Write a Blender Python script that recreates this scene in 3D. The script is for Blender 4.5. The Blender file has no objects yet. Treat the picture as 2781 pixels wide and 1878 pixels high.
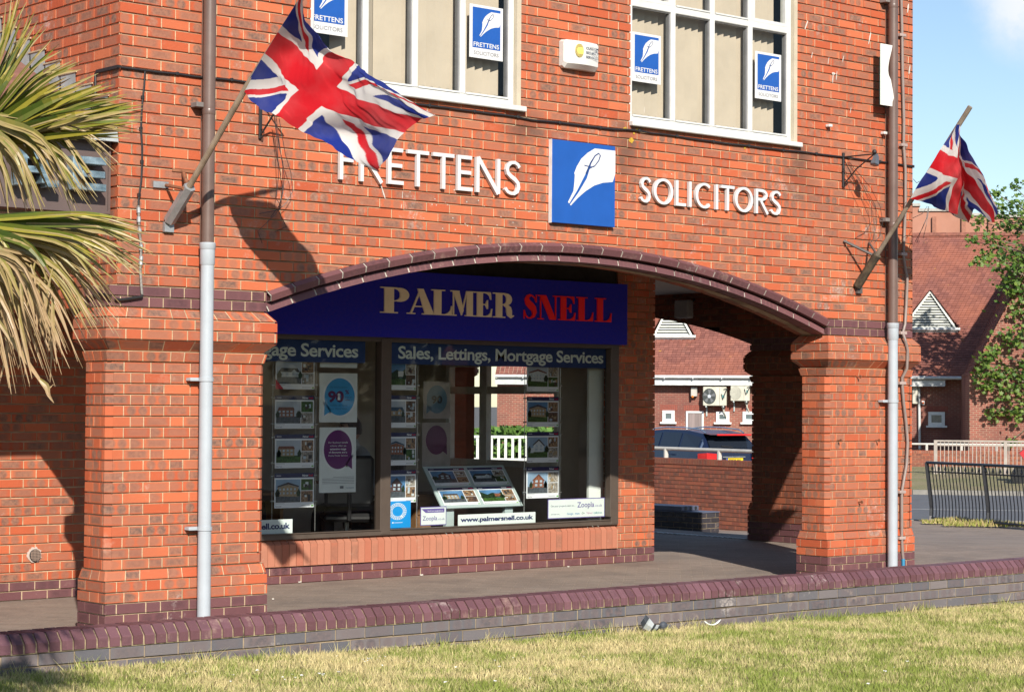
import bpy, math, random
from mathutils import Vector, Matrix
import numpy as np
R_ = math.radians
rnd = random.Random(7)
S = bpy.context.scene
COL = S.collection
# ------------------------------------------------------------------ camera
CAMP = Vector((-8.0379, -12.4801, 1.6004))
YAW, PIT, ROL, FPX, PW, PH = .7092652, .0280453, .0063118, 5614.41, 2781., 1878.
_f = Vector((math.sin(YAW)*math.cos(PIT), math.cos(YAW)*math.cos(PIT), math.sin(PIT)))
_r = Vector((math.cos(YAW), -math.sin(YAW), 0)); _u = _r.cross(_f)
CR = _r*math.cos(ROL)+_u*math.sin(ROL); CU = -_r*math.sin(ROL)+_u*math.cos(ROL); CF = _f
cam = bpy.data.cameras.new('camera'); cam_o = bpy.data.objects.new('camera', cam); COL.objects.link(cam_o)
cam.sensor_width = 36; cam.sensor_fit = 'HORIZONTAL'; cam.lens = FPX/PW*36; cam.clip_end = 3000; cam.clip_start = .1
m = Matrix((CR, CU, -CF)).transposed().to_4x4(); m.translation = CAMP
cam_o.matrix_world = m
S.camera = cam_o
# ------------------------------------------------------------------ world and sun
SUN = Vector((.52, 1, -.655)).normalized()
SUN_EL = math.asin(-SUN.z)
w = bpy.data.worlds.new('World'); S.world = w; w.use_nodes = True
nt = w.node_tree; nt.nodes.clear()
out = nt.nodes.new('ShaderNodeOutputWorld'); bg = nt.nodes.new('ShaderNodeBackground')
sky = nt.nodes.new('ShaderNodeTexSky'); sky.sky_type = 'NISHITA'; sky.sun_disc = False
sky.sun_elevation = SUN_EL; sky.sun_rotation = math.atan2(-SUN.x, -SUN.y); sky.air_density = 1.0; sky.dust_density = .3; sky.ozone_density = 2.0
bg.inputs[1].default_value = .095
tc = nt.nodes.new('ShaderNodeTexCoord')
# one soft cloud high on the right, made of noise round a direction
cdir = (CF*FPX + CR*(2800-PW/2) - CU*(10-PH/2)).normalized()
dot = nt.nodes.new('ShaderNodeVectorMath'); dot.operation = 'DOT_PRODUCT'; dot.inputs[1].default_value = cdir
nrm = nt.nodes.new('ShaderNodeVectorMath'); nrm.operation = 'NORMALIZE'
nt.links.new(tc.outputs['Generated'], nrm.inputs[0]); nt.links.new(nrm.outputs[0], dot.inputs[0])
nz = nt.nodes.new('ShaderNodeTexNoise'); nz.inputs['Scale'].default_value = 60; nz.inputs['Detail'].default_value = 7; nz.inputs['Roughness'].default_value = .62
nt.links.new(nrm.outputs[0], nz.inputs['Vector'])
mr = nt.nodes.new('ShaderNodeMapRange'); mr.inputs[1].default_value = math.cos(R_(1.9)); mr.inputs[2].default_value = math.cos(R_(.35))
nt.links.new(dot.outputs['Value'], mr.inputs[0])
ad = nt.nodes.new('ShaderNodeMath'); ad.operation = 'MULTIPLY_ADD'; ad.inputs[1].default_value = 1.5; ad.inputs[2].default_value = -.78
nt.links.new(nz.outputs[0], ad.inputs[0])
ad2 = nt.nodes.new('ShaderNodeMath'); ad2.operation = 'ADD'; ad2.use_clamp = True
nt.links.new(ad.outputs[0], ad2.inputs[0]); nt.links.new(mr.outputs[0], ad2.inputs[1])
ml = nt.nodes.new('ShaderNodeMath'); ml.operation = 'MULTIPLY'; ml.use_clamp = True
nt.links.new(ad2.outputs[0], ml.inputs[0]); nt.links.new(mr.outputs[0], ml.inputs[1])
mx = nt.nodes.new('ShaderNodeMix'); mx.data_type = 'RGBA'; mx.inputs[7].default_value = (6.6, 6.9, 7.3, 1)
nt.links.new(ml.outputs[0], mx.inputs[0]); nt.links.new(sky.outputs[0], mx.inputs[6])
nt.links.new(mx.outputs[2], bg.inputs[0]); nt.links.new(bg.outputs[0], out.inputs[0])
sl = bpy.data.lights.new('sun', 'SUN'); sl.energy = 4.7; sl.angle = R_(.53); sl.color = (1, .93, .82)
so = bpy.data.objects.new('sun', sl); COL.objects.link(so)
so.rotation_euler = SUN.to_track_quat('-Z', 'Y').to_euler(); so.location = (-20, -40, 30)
S.view_settings.view_transform = 'Standard'; S.view_settings.look = 'None'; S.view_settings.gamma = 1
S.view_settings.exposure = .56
S.render.engine = 'CYCLES'; S.cycles.max_bounces = 8; S.cycles.transparent_max_bounces = 12
S.cycles.caustics_reflective = False; S.cycles.caustics_refractive = False
# ------------------------------------------------------------------ placing helpers
def ray(px, py): return CF + CR*((px-PW/2)/FPX) - CU*((py-PH/2)/FPX)
def at(px, py, Y):
    d = ray(px, py); t = (Y-CAMP.y)/d.y; return CAMP+d*t
def atX(px, py, X):
    d = ray(px, py); t = (X-CAMP.x)/d.x; return CAMP+d*t
def atW(px, py, wd): return CAMP+ray(px, py)*wd
AZ = R_(50); BF = Vector((math.sin(AZ), math.cos(AZ), 0)); BE = Vector((math.cos(AZ), -math.sin(AZ), 0)); UP = Vector((0, 0, 1))
def atB(px, py, d):                      # plane at distance d, square to the 50 degree axis
    r = ray(px, py); t = d/r.dot(BF); return CAMP+r*t
def bpos(t, d, z): return Vector((CAMP.x, CAMP.y, 0))+BE*t+BF*d+Vector((0, 0, z))
def blat(px, d):
    return (atB(px, 1100, d)-CAMP).dot(BE)
def gh(p):                               # ground height: falls away beyond the building
    d = (p[0]-CAMP.x)*BF.x+(p[1]-CAMP.y)*BF.y
    return -min(max((d-24.5)*.05, 0), .62)
# ------------------------------------------------------------------ materials
def newmat(name):
    m_ = bpy.data.materials.new(name); m_.use_nodes = True; n = m_.node_tree; b = n.nodes['Principled BSDF']; return m_, n, b
def mnode(n, op, a, b=None, c=None, clamp=False):
    x = n.nodes.new('ShaderNodeMath'); x.operation = op; x.use_clamp = clamp
    for i, v in enumerate((a, b, c)):
        if v is None: continue
        if isinstance(v, (int, float)): x.inputs[i].default_value = v
        else: n.links.new(v, x.inputs[i])
    return x.outputs[0]
def mixc(n, f, a, b):
    x = n.nodes.new('ShaderNodeMix'); x.data_type = 'RGBA'
    for i, v in ((0, f), (6, a), (7, b)):
        if isinstance(v, (int, float)): x.inputs[i].default_value = v
        elif isinstance(v, tuple): x.inputs[i].default_value = (*v[:3], 1)
        else: n.links.new(v, x.inputs[i])
    return x.outputs[2]
def noise(n, scale, detail=4, rough=.55, vec=None, stretch=None):
    x = n.nodes.new('ShaderNodeTexNoise'); x.inputs['Scale'].default_value = scale; x.inputs['Detail'].default_value = detail; x.inputs['Roughness'].default_value = rough
    if vec is None: vec = n.nodes.new('ShaderNodeTexCoord').outputs['Object']
    if stretch:
        mp = n.nodes.new('ShaderNodeMapping'); mp.inputs['Scale'].default_value = stretch; n.links.new(vec, mp.inputs[0]); vec = mp.outputs[0]
    n.links.new(vec, x.inputs['Vector']); return x.outputs[0]
def rng(n, v, a, b, c=0., d=1.):
    x = n.nodes.new('ShaderNodeMapRange'); x.inputs[1].default_value = a; x.inputs[2].default_value = b; x.inputs[3].default_value = c; x.inputs[4].default_value = d
    n.links.new(v, x.inputs[0]); return x.outputs[0]
def bump(n, b, h, dist, strength=1.):
    x = n.nodes.new('ShaderNodeBump'); x.inputs['Distance'].default_value = dist; x.inputs['Strength'].default_value = strength
    n.links.new(h, x.inputs['Height']); n.links.new(x.outputs[0], b.inputs['Normal'])
MATS = {}
def M(name, col=None, rough=.6, metal=0., var=.12, vs=6., spec=.5, bmp=0., bs=80., emis=None, stretch=None, col2=None):
    if name in MATS: return MATS[name]
    m_, n, b = newmat(name)
    c2 = col2 or tuple(c*(1-var*2.2) for c in col)
    f = rng(n, noise(n, vs, 5, .6, stretch=stretch), .35, .7)
    n.links.new(mixc(n, f, tuple(col), c2), b.inputs['Base Color'])
    n.links.new(rng(n, noise(n, vs*3), .3, .7, rough*.85, min(1, rough*1.15)), b.inputs['Roughness'])
    b.inputs['Metallic'].default_value = metal; b.inputs['Specular IOR Level'].default_value = spec
    if bmp: bump(n, b, noise(n, bs, 3), bmp)
    if emis: b.inputs['Emission Color'].default_value = (*emis[:3], 1); b.inputs['Emission Strength'].default_value = emis[3]
    MATS[name] = m_; return m_
def brickmat(name, c1, c2, patch, dark, pstr=.9, rough=.8, dusty=.0, grime=False):
    """c1..c2 base by brick, patch = kiss marks and fired centres; attribute bc = (pattern, tone, random)"""
    m_, n, b = newmat(name)
    at_ = n.nodes.new('ShaderNodeAttribute'); at_.attribute_name = 'bc'
    sp = n.nodes.new('ShaderNodeSeparateColor'); n.links.new(at_.outputs['Color'], sp.inputs[0])
    uv = n.nodes.new('ShaderNodeUVMap'); sx = n.nodes.new('ShaderNodeSeparateXYZ'); n.links.new(uv.outputs[0], sx.inputs[0])
    pt, tone, rd = sp.outputs[0], sp.outputs[1], sp.outputs[2]
    nb = noise(n, 30, 4, .7); nf = noise(n, 220, 3, .7); nl = noise(n, 1.1, 4, .6)
    wob = mnode(n, 'MULTIPLY', mnode(n, 'SUBTRACT', nb, .5), .55)
    au = mnode(n, 'ABSOLUTE', mnode(n, 'SUBTRACT', sx.outputs[0], .5))
    av = mnode(n, 'ABSOLUTE', mnode(n, 'SUBTRACT', sx.outputs[1], .5))
    # one wide centre
    d1 = mnode(n, 'MAXIMUM', mnode(n, 'MULTIPLY', au, 2.5), mnode(n, 'MULTIPLY', av, 2.75))
    m1 = rng(n, mnode(n, 'ADD', d1, wob), 1.2, .72)
    # two kiss marks
    du = mnode(n, 'DIVIDE', mnode(n, 'SUBTRACT', au, .21), .17); dv = mnode(n, 'DIVIDE', av, .46)
    d2 = mnode(n, 'SQRT', mnode(n, 'ADD', mnode(n, 'MULTIPLY', du, du), mnode(n, 'MULTIPLY', dv, dv)))
    m2 = rng(n, mnode(n, 'ADD', d2, wob), 1.2, .75)
    s1 = mnode(n, 'MULTIPLY', mnode(n, 'GREATER_THAN', pt, .22), mnode(n, 'LESS_THAN', pt, .66))
    s2 = mnode(n, 'GREATER_THAN', pt, .66)
    mask = mnode(n, 'ADD', mnode(n, 'MULTIPLY', m1, s1), mnode(n, 'MULTIPLY', m2, s2), clamp=True)
    mask = mnode(n, 'MULTIPLY', mask, mnode(n, 'MULTIPLY_ADD', rd, .5, .5*pstr), clamp=True)
    base = mixc(n, tone, c1, c2)
    pc = mixc(n, mnode(n, 'MULTIPLY', rng(n, nb, .4, .62), rd), patch, dark)
    c = mixc(n, mask, base, pc)
    c = mixc(n, mnode(n, 'MULTIPLY', rng(n, nl, .5, .8), .3), c, dark)
    c = mixc(n, rng(n, nf, .66, .74, 0., .55), c, dark)
    c = mixc(n, rng(n, nf, .36, .28, 0., .35), c, (.62, .5, .38))
    c = mixc(n, mnode(n, 'MULTIPLY', rng(n, noise(n, 1.6, 6, .8), .60, .70, 0., .7), rng(n, noise(n, 40, 3, .7), .4, .6)), c, (.52, .46, .42))
    c = mixc(n, rng(n, noise(n, 5, 5, .75), .60, .74, 0., .28+dusty), c, (.58, .44, .34))
    if grime:                        # soot below the sill ends and weather marks, at their own places on the wall
        gp = n.nodes.new('ShaderNodeNewGeometry').outputs['Position']; nn_ = mnode(n, 'MULTIPLY_ADD', nb, .9, -.35)
        for (px, py, rx, rz, st_) in ((1425, 345, .30, .16, .75), (1405, 420, .12, .30, .35), (1702, 385, .22, .32, .7), (1690, 470, .10, .25, .35), (2172, 470, .30, .35, .5), (2175, 420, .16, .16, .7), (1150, 300, .5, .12, .3)):
            p = at(px, py, 0); sb = n.nodes.new('ShaderNodeVectorMath'); sb.operation = 'SUBTRACT'; sb.inputs[1].default_value = (p.x, 0, p.z); n.links.new(gp, sb.inputs[0])
            mu = n.nodes.new('ShaderNodeVectorMath'); mu.operation = 'MULTIPLY'; mu.inputs[1].default_value = (1/rx, 2.5, 1/rz); n.links.new(sb.outputs[0], mu.inputs[0])
            le = n.nodes.new('ShaderNodeVectorMath'); le.operation = 'LENGTH'; n.links.new(mu.outputs[0], le.inputs[0])
            c = mixc(n, mnode(n, 'MULTIPLY', rng(n, mnode(n, 'ADD', le.outputs['Value'], nn_), 1.15, .2), st_), c, (.10, .055, .040))
    n.links.new(c, b.inputs['Base Color'])
    b.inputs['Roughness'].default_value = rough; b.inputs['Specular IOR Level'].default_value = .3
    bump(n, b, mnode(n, 'ADD', mnode(n, 'MULTIPLY', nf, .5), nb), .0035, .7)
    return m_
MB_OR = brickmat('orange_brick', (.42, .083, .033), (.52, .142, .062), (.29, .140, .092), (.13, .080, .064), 1.0, grime=True)
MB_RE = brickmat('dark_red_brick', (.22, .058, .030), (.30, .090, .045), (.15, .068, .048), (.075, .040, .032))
MB_PU = brickmat('purple_brick', (.125, .052, .058), (.175, .075, .078), (.11, .05, .055), (.06, .03, .035), .5, .55)
MB_CO = brickmat('coping_brick', (.115, .050, .058), (.18, .088, .105), (.12, .058, .066), (.08, .04, .05), .5, .5)
MB_GR = brickmat('grey_brick', (.105, .105, .12), (.18, .155, .155), (.15, .11, .11), (.06, .06, .07), .7, .7, .1)
MB_SO = brickmat('sill_brick', (.38, .125, .075), (.43, .18, .115), (.32, .14, .09), (.2, .1, .07), .4)
MB_FR = brickmat('red_brick', (.26, .07, .045), (.34, .11, .06), (.19, .085, .06), (.10, .05, .04))
def mortarmat(name, c1, c2):
    m_, n, b = newmat(name)
    f = rng(n, noise(n, 14, 6, .7), .35, .7)
    c = mixc(n, f, c1, c2); c = mixc(n, rng(n, noise(n, 1.7, 4), .52, .7), c, tuple(v*.55 for v in c2))
    n.links.new(c, b.inputs['Base Color']); b.inputs['Roughness'].default_value = .95; bump(n, b, noise(n, 160, 3), .004)
    return m_
MORT = mortarmat('cream_mortar', (.58, .45, .29), (.40, .29, .18))
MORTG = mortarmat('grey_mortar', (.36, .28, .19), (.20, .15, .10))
MORTM = mortarmat('mossy_mortar', (.45, .36, .22), (.035, .030, .018))
def glassmat(name, tint=(.95, .97, .96), refl=.75):
    m_, n, b = newmat(name); n.nodes.remove(b); o = n.nodes['Material Output']
    t = n.nodes.new('ShaderNodeBsdfTransparent'); t.inputs[0].default_value = (*tint, 1)
    g = n.nodes.new('ShaderNodeBsdfGlossy'); g.inputs['Roughness'].default_value = .015
    fr = n.nodes.new('ShaderNodeFresnel'); fr.inputs[0].default_value = 1.5
    x = n.nodes.new('ShaderNodeMixShader'); n.links.new(mnode(n, 'MULTIPLY', fr.outputs[0], refl, clamp=True), x.inputs[0])
    n.links.new(t.outputs[0], x.inputs[1]); n.links.new(g.outputs[0], x.inputs[2]); n.links.new(x.outputs[0], o.inputs[0])
    return m_
GLASS = glassmat('window_glass'); 
# ------------------------------------------------------------------ mesh builder
class MB:
    def __init__(s): s.v = []; s.f = []; s.m = []; s.c = []; s.uv = []; s.mats = []; s.useuv = False
    def mi(s, mat):
        if mat not in s.mats: s.mats.append(mat)
        return s.mats.index(mat)
    def face(s, pts, mat, c=None, uv=None):
        i = len(s.v); s.v.extend([tuple(p) for p in pts]); s.f.append(tuple(range(i, i+len(pts)))); s.m.append(s.mi(mat))
        if c is not None or uv is not None: s.useuv = True
        s.c.append(c or (0, .5, .5)); s.uv.append(uv); return s
    def mesh(s, verts, faces, mat, c=None):
        i = len(s.v); s.v.extend([tuple(p) for p in verts]); k = s.mi(mat)
        for f in faces: s.f.append(tuple(i+a for a in f)); s.m.append(k); s.c.append(c or (0, .5, .5)); s.uv.append(None)
        if c: s.useuv = True
        return s
    def box(s, a, b, mat, fr=None, c=None):
        x0, y0, z0 = a; x1, y1, z1 = b
        vs = [(x0,y0,z0),(x1,y0,z0),(x1,y1,z0),(x0,y1,z0),(x0,y0,z1),(x1,y0,z1),(x1,y1,z1),(x0,y1,z1)]
        if fr: vs = [fr(*v) for v in vs]
        return s.mesh(vs, [(0,3,2,1),(4,5,6,7),(0,1,5,4),(1,2,6,5),(2,3,7,6),(3,0,4,7)], mat, c)
    def bbox(s, a, b, mat, r=.005, fr=None):     # box with bevelled edges
        (x0,y0,z0),(x1,y1,z1) = a, b
        X, Y, Z = (x0,x1),(y0,y1),(z0,z1); vs = []; idx = {}
        for i in (0,1):
            for j in (0,1):
                for k in (0,1):
                    sx, sy, sz = (1,-1)[i], (1,-1)[j], (1,-1)[k]
                    for ax in range(3):
                        p = [X[i]+sx*r, Y[j]+sy*r, Z[k]+sz*r]; p[ax] = (X,Y,Z)[ax][(i,j,k)[ax]]
                        idx[(i,j,k,ax)] = len(vs); vs.append(tuple(p))
        fs = []
        g = lambda i,j,k,a: idx[(i,j,k,a)]
        for q in (0,1):
            fs.append((g(q,0,0,0),g(q,1,0,0),g(q,1,1,0),g(q,0,1,0)))
            fs.append((g(0,q,0,1),g(1,q,0,1),g(1,q,1,1),g(0,q,1,1)))
            fs.append((g(0,0,q,2),g(1,0,q,2),g(1,1,q,2),g(0,1,q,2)))
        for p in (0,1):
            for q in (0,1):
                fs.append((g(0,p,q,1),g(1,p,q,1),g(1,p,q,2),g(0,p,q,2)))
                fs.append((g(p,0,q,0),g(p,1,q,0),g(p,1,q,2),g(p,0,q,2)))
                fs.append((g(p,q,0,0),g(p,q,1,0),g(p,q,1,1),g(p,q,0,1)))
        for i in (0,1):
            for j in (0,1):
                for k in (0,1): fs.append((g(i,j,k,0),g(i,j,k,1),g(i,j,k,2)))
        if fr: vs = [fr(*v) for v in vs]
        return s.mesh(vs, fs, mat)
    def tube(s, path, rad, mat, n=8, cap=True, flat=None):
        path = [Vector(p) for p in path]; k = len(path)
        rads = rad if isinstance(rad, (list, tuple)) else [rad]*k
        vs = []; prev = None
        for i, p in enumerate(path):
            t = (path[min(i+1, k-1)]-path[max(i-1, 0)]); t = t.normalized() if t.length > 1e-9 else Vector((0, 0, 1))
            if prev is None: a = t.orthogonal().normalized()
            else: a = (prev-t*prev.dot(t)); a = a.normalized() if a.length > 1e-6 else t.orthogonal().normalized()
            prev = a; b = t.cross(a)
            for j in range(n):
                th = 2*math.pi*(j+.5)/n; vs.append(p+(a*math.cos(th)+b*math.sin(th))*rads[i])
        fs = [(i*n+j, i*n+(j+1)%n, (i+1)*n+(j+1)%n, (i+1)*n+j) for i in range(k-1) for j in range(n)]
        if cap: fs += [tuple(range(n))[::-1], tuple((k-1)*n+j for j in range(n))]
        return s.mesh(vs, fs, mat)
    def ball(s, c, r, mat, n=10, k=7, sc=(1,1,1)):
        vs = []; fs = []
        for i in range(k+1):
            a = math.pi*i/k
            for j in range(n):
                b = 2*math.pi*j/n; vs.append((c[0]+r*sc[0]*math.sin(a)*math.cos(b), c[1]+r*sc[1]*math.sin(a)*math.sin(b), c[2]+r*sc[2]*math.cos(a)))
        for i in range(k):
            for j in range(n): fs.append((i*n+j, (i+1)*n+j, (i+1)*n+(j+1)%n, i*n+(j+1)%n))
        return s.mesh(vs, fs, mat)
    def lathe(s, prof, c, mat, n=16, ax=(0,0,1)):
        ax = Vector(ax).normalized(); a = ax.orthogonal().normalized(); b = ax.cross(a); c = Vector(c); vs = []
        for r, h in prof:
            for j in range(n):
                th = 2*math.pi*j/n; vs.append(c+ax*h+(a*math.cos(th)+b*math.sin(th))*r)
        fs = [(i*n+j, i*n+(j+1)%n, (i+1)*n+(j+1)%n, (i+1)*n+j) for i in range(len(prof)-1) for j in range(n)]
        fs += [tuple(range(n))[::-1], tuple((len(prof)-1)*n+j for j in range(n))]
        return s.mesh(vs, fs, mat)
    def prism(s, pts, fr, d0, d1, mat, side=None):   # 2-D outline in frame fr(u, v, depth); front at d0
        n = len(pts); F = [fr(u, v, d0) for u, v in pts]; B = [fr(u, v, d1) for u, v in pts]
        s.face(F, mat); s.face(B[::-1], side or mat)
        for i in range(n):
            j = (i+1) % n; s.face([F[i], B[i], B[j], F[j]], side or mat)
        return s
    def strip(s, path, wid, fr, d0, d1, mat, closed=False):
        k = len(path); ws = wid if isinstance(wid, (list, tuple)) else [wid]*k
        L = []; Rr = []
        for i in range(k):
            if closed: a, b = path[i-1], path[(i+1) % k]
            else: a, b = path[max(i-1, 0)], path[min(i+1, k-1)]
            dx, dy = b[0]-a[0], b[1]-a[1]; l = math.hypot(dx, dy) or 1; nx, ny = -dy/l*ws[i]/2, dx/l*ws[i]/2
            L.append((path[i][0]+nx, path[i][1]+ny)); Rr.append((path[i][0]-nx, path[i][1]-ny))
        for i in range(k if closed else k-1):
            j = (i+1) % k
            s.face([fr(*L[i], d0), fr(*Rr[i], d0), fr(*Rr[j], d0), fr(*L[j], d0)], mat)
            if d1 is not None:
                s.face([fr(*L[i], d0), fr(*L[j], d0), fr(*L[j], d1), fr(*L[i], d1)], mat)
                s.face([fr(*Rr[i], d0), fr(*Rr[i], d1), fr(*Rr[j], d1), fr(*Rr[j], d0)], mat)
        if not closed and d1 is not None:
            for i in (0, k-1): s.face([fr(*L[i], d0), fr(*L[i], d1), fr(*Rr[i], d1), fr(*Rr[i], d0)], mat)
        return s
    def text(s, body, fr, x, y, h, mat, width=None, d=0., bold=0., sp=1., align='LEFT'):
        cu = bpy.data.curves.new('t', 'FONT'); cu.body = body; cu.size = 1; cu.offset = bold; cu.space_character = sp; cu.resolution_u = 3
        ob = bpy.data.objects.new('t', cu); me = bpy.data.meshes.new_from_object(ob)
        vs = [v.co.copy() for v in me.vertices]
        if vs:
            x0, x1 = min(v.x for v in vs), max(v.x for v in vs)
            sc = h/.73; sx = sc if width is None else width/(x1-x0)
            off = {'LEFT': 0, 'CENTER': -(x1-x0)*sx/2, 'RIGHT': -(x1-x0)*sx}[align]
            s.mesh([fr(x+off+(v.x-x0)*sx, y+v.y*sc, d) for v in vs], [tuple(p.vertices) for p in me.polygons], mat)
        bpy.data.objects.remove(ob); bpy.data.curves.remove(cu); bpy.data.meshes.remove(me); return s
    def build(s, name, parent=None, smooth=False, org=None):
        me = bpy.data.meshes.new(name); o = bpy.data.objects.new(name, me)
        ox = Vector((0, 0, 0))
        if parent is not None: ox = parent_loc(parent)
        elif org is not None: ox = Vector(org)
        arr = np.array(s.v, dtype=np.float64)-np.array(ox)
        me.from_pydata(arr.tolist(), [], s.f)
        for mt in s.mats: me.materials.append(mt)
        me.polygons.foreach_set('material_index', s.m)
        if s.useuv:
            ca = me.attributes.new('bc', 'FLOAT_COLOR', 'CORNER'); uvl = me.uv_layers.new(name='UVMap')
            cs = []; us = []
            for f, c, uv in zip(s.f, s.c, s.uv):
                for k in range(len(f)):
                    cs.extend((*c, 1)); us.extend(uv[k] if uv else (.5, .5))
            ca.data.foreach_set('color', cs); uvl.data.foreach_set('uv', us)
        if smooth:
            me.polygons.foreach_set('use_smooth', [True]*len(me.polygons))
            try: me.set_sharp_from_angle(angle=R_(38))
            except Exception: pass
        me.update(); COL.objects.link(o)
        if parent is not None: o.parent = parent
        else: o.location = ox
        return o
def parent_loc(p):
    l = Vector((0, 0, 0))
    while p is not None: l = l+p.location; p = p.parent
    return l
def thing(name, loc, label, cat, group=None, kind=None):
    o = bpy.data.objects.new(name, None); COL.objects.link(o); o.location = loc; o.empty_display_size = .1
    return tag(o, label, cat, group, kind)
def tag(o, label=None, cat=None, group=None, kind=None):
    if label: o['label'] = label
    if cat: o['category'] = cat
    if group: o['group'] = group
    if kind: o['kind'] = kind
    return o
def frame(O, U, V, N):
    O, U, V, N = Vector(O), Vector(U), Vector(V), Vector(N)
    return lambda u, v, d=0.: O+U*u+V*v+N*d
def copytree(o, loc, label=None, parent=None, rotz=None):
    c = o.copy(); COL.objects.link(c)
    if parent is None: c.location = loc
    else: c.parent = parent
    if rotz is not None: c.rotation_euler.z = rotz
    if label: c['label'] = label
    for ch in o.children: copytree(ch, None, None, c)
    return c
# ------------------------------------------------------------------ brickwork
def clip(poly, a, b, c):            # keep a*u + b*v + c >= 0 ; poly of (u, v)
    r = []
    for i in range(len(poly)):
        p, q = poly[i], poly[(i+1) % len(poly)]
        dp, dq = a*p[0]+b*p[1]+c, a*q[0]+b*q[1]+c
        if dp >= 0: r.append(p)
        if (dp >= 0) != (dq >= 0):
            t = dp/(dp-dq); r.append((p[0]+(q[0]-p[0])*t, p[1]+(q[1]-p[1])*t))
    return r
def clip_circle(poly, circ):
    if circ is None: return poly
    cx, cz, rr = circ
    mxu = sum(p[0] for p in poly)/len(poly); mz = sum(p[1] for p in poly)/len(poly)
    d = math.hypot(mxu-cx, mz-cz)
    if d > rr+.35: return poly
    if d < rr-.35: return []
    nx, nz_ = (mxu-cx)/d, (mz-cz)/d
    return clip(poly, nx, nz_, -(nx*cx+nz_*cz)-rr)
def joints(bond, k, off, u0, u1):
    js = []
    if bond == 's':
        s0 = off+(k % 2)*.1125; i = math.floor((u0-s0)/.225)-1; u = s0+i*.225
        while u < u1+.3: js.append(u); u += .225
    elif bond == 'f':
        s0 = off+(k % 2)*.16875; i = math.floor((u0-s0)/.3375)-1; u = s0+i*.3375
        while u < u1+.4: js += [u, u+.225]; u += .3375
    else:                            # soldiers / headers on edge
        i = math.floor((u0-off)/.075)-1; u = off+i*.075
        while u < u1+.1: js.append(u); u += .075
    return js
def brick_c(r): return (r.random(), r.random(), r.random())
def wall(mb, fr, courses, z0, spans, bond='s', off=0., mat=None, mort=None, circ=None, h=.075, seed=1, rec=.0135, far=False):
    """courses of real bricks standing proud of recessed mortar; fr(u, z, d) with d into the wall; spans(k, z) -> [(u0, u1)]"""
    r = random.Random(seed)
    for k in range(courses):
        z = z0+k*h
        mt = mat(k) if callable(mat) else mat
        for (u0, u1) in spans(k, z):
            nseg = max(1, int((u1-u0)/.4)) if circ else 1
            for i in range(nseg):
                a, b = u0+(u1-u0)*i/nseg, u0+(u1-u0)*(i+1)/nseg
                mp = clip_circle([(a, z), (b, z), (b, z+h), (a, z+h)], circ) if circ else [(a, z), (b, z), (b, z+h), (a, z+h)]
                if len(mp) > 2: mb.face([fr(u, v, rec) for u, v in mp], mort)
            js = joints(bond, k, off, u0, u1)
            for ja, jb in zip(js, js[1:]):
                if jb <= u0+.022 or ja >= u1-.022: continue
                a = u0 if ja < u0+.022 else ja+.005+r.uniform(-.0015, .0015)
                b = u1 if jb > u1-.022 else jb-.005+r.uniform(-.0015, .0015)
                if b-a < .015: continue
                q = r.uniform(-.0012, .0012); q2 = r.uniform(-.0015, .0015)
                zb, zt = z+.007+q, z+h-.006+q
                po = [(a, zb), (b, zb+q2), (b, zt+q2), (a, zt)]
                if circ: po = clip_circle(po, circ)
                if len(po) < 3: continue
                if b < u1-.01:
                    vj = [(b, z+.004), (b+.012, z+.004), (b+.012, z+h-.006), (b, z+h-.006)]
                    if circ: vj = clip_circle(vj, circ)
                    if len(vj) > 2: mb.face([fr(u, v, .004) for u, v in vj], mort)
                c = brick_c(r); d0 = r.uniform(-.002, .002)
                L = (jb-ja)-.01
                mb.face([fr(u, v, d0) for u, v in po], mt, c, [((u-ja-.005)/L if jb-ja > .15 else .25+(u-ja)/L*.25, (v-z)/h) for u, v in po])
                for i in range(len(po)):
                    p, s_ = po[i], po[(i+1) % len(po)]
                    if p[0] <= u0+1e-4 and s_[0] <= u0+1e-4: dd = rec
                    mb.face([fr(*p, d0), fr(*p, rec+.001), fr(*s_, rec+.001), fr(*s_, d0)], mt, (0, c[1], c[2]))
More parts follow.
